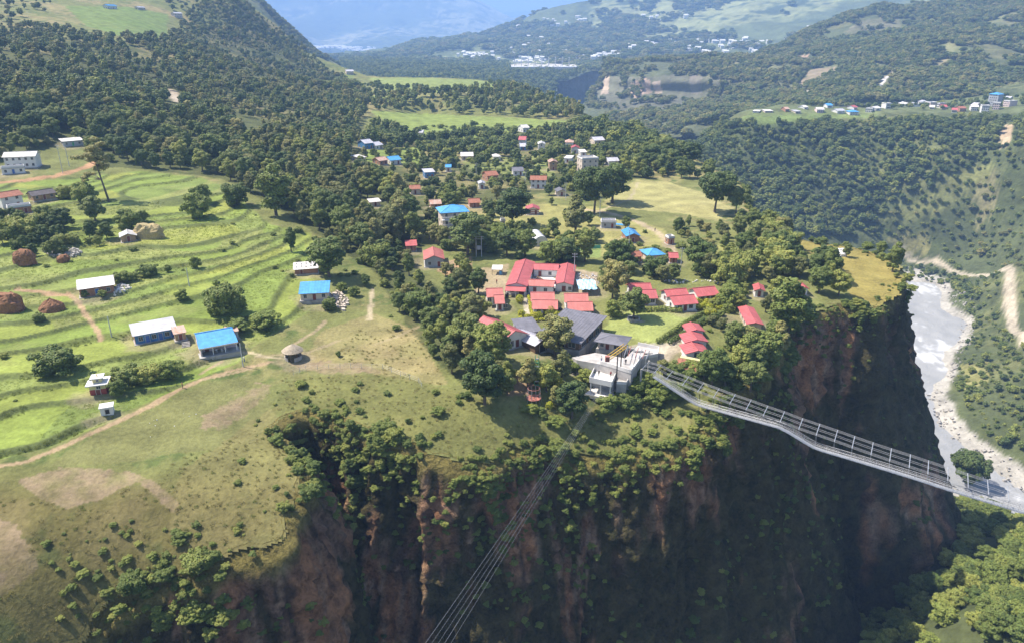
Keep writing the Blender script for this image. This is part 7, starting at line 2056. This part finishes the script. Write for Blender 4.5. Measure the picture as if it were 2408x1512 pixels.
# ------------------------------------------------------------------ far dots: houses on the distant hills, substation
def far_houses(name, label, G, n, size, keepf):
    a = G[:-1, :-1].reshape(-1, 3)
    px, py = project(a[:, 0], a[:, 1], a[:, 2]); k = np.nonzero(keepf(px, py, a[:, 0], a[:, 1]))[0]
    if not len(k): return
    mb = MB()
    for i in rng.choice(k, n):
        x, y, z = a[i] + np.r_[rng.normal(size=2) * 15, 0]; s = size * rng.uniform(.6, 1.5)
        mb.box(x - s, y - s * .7, z - 6, x + s, y + s * .7, z + s * 1.0)
        mb.add([(x - s * 1.1, y - s * .8, z + s), (x + s * 1.1, y - s * .8, z + s), (x + s * 1.1, y + s * .8, z + s), (x - s * 1.1, y + s * .8, z + s), (x - s * 1.1, y, z + s * 1.5), (x + s * 1.1, y, z + s * 1.5)], [(0, 1, 5, 4), (2, 3, 4, 5), (0, 4, 3), (1, 2, 5)])
    tag(mb.build(name, MAT['white']), label, "houses", kind="stuff")
far_houses("distant_town", "dense pale town in the hazy valley floor", L2, 420, 11, lambda px, py, x, y: (px > 735) & (px < 880) & (py > 112) & (py < 140))
far_houses("hill_hamlets", "tiny pale houses strewn over the hazy far hills", L4, 420, 6.5, lambda px, py, x, y: (px > 1220) & (px < 2100) & (py > 40) & (py < 160) & (fbm(x * .004, y * .004, seed=401) > .0))
far_houses("hill_hamlets", "row of tiny pale houses at the foot of the far hills", L4, 200, 6.0, lambda px, py, x, y: (px > 1080) & (px < 1640) & (py > 125) & (py < 152) & (fbm(x * .004, y * .004, seed=402) > -.1))
sub = at_y(1210, 158, 2250); e = empty("substation", tuple(map(float, sub))); tag(e, "pale power substation with rows of steel gantries on the river terrace", "substation")
for i in range(9):
    x = i * 20.0
    for dy in (0, 40): MB().tube((x, dy, -8), (x, dy, 26), .9, .5, 4).build("gantry_post", MAT['steel'], e)
    MB().tube((x, 0, 24), (x, 40, 24), .6, .6, 4).build("gantry_beam", MAT['steel'], e)
MB().box(-10, -25, -6, 180, 60, 1.0).build("gravel_yard", MAT['whitetin'], e)
# ------------------------------------------------------------------ air
mh = bpy.data.materials.new("haze_air"); mh.use_nodes = True
nt = mh.node_tree; nt.nodes.clear()
out = nt.nodes.new("ShaderNodeOutputMaterial"); pv = nt.nodes.new("ShaderNodeVolumePrincipled")
pv.inputs["Color"].default_value = (.36, .58, 1.0, 1)
pv.inputs["Density"].default_value = HAZE
pv.inputs["Anisotropy"].default_value = 0.0
nt.links.new(pv.outputs[0], out.inputs["Volume"])
hb = MB().box(-14000, -300, -175, 16000, 20500, 960).build("haze", mh)
tag(hb, "bluish haze filling the valley air", "haze", kind="stuff")
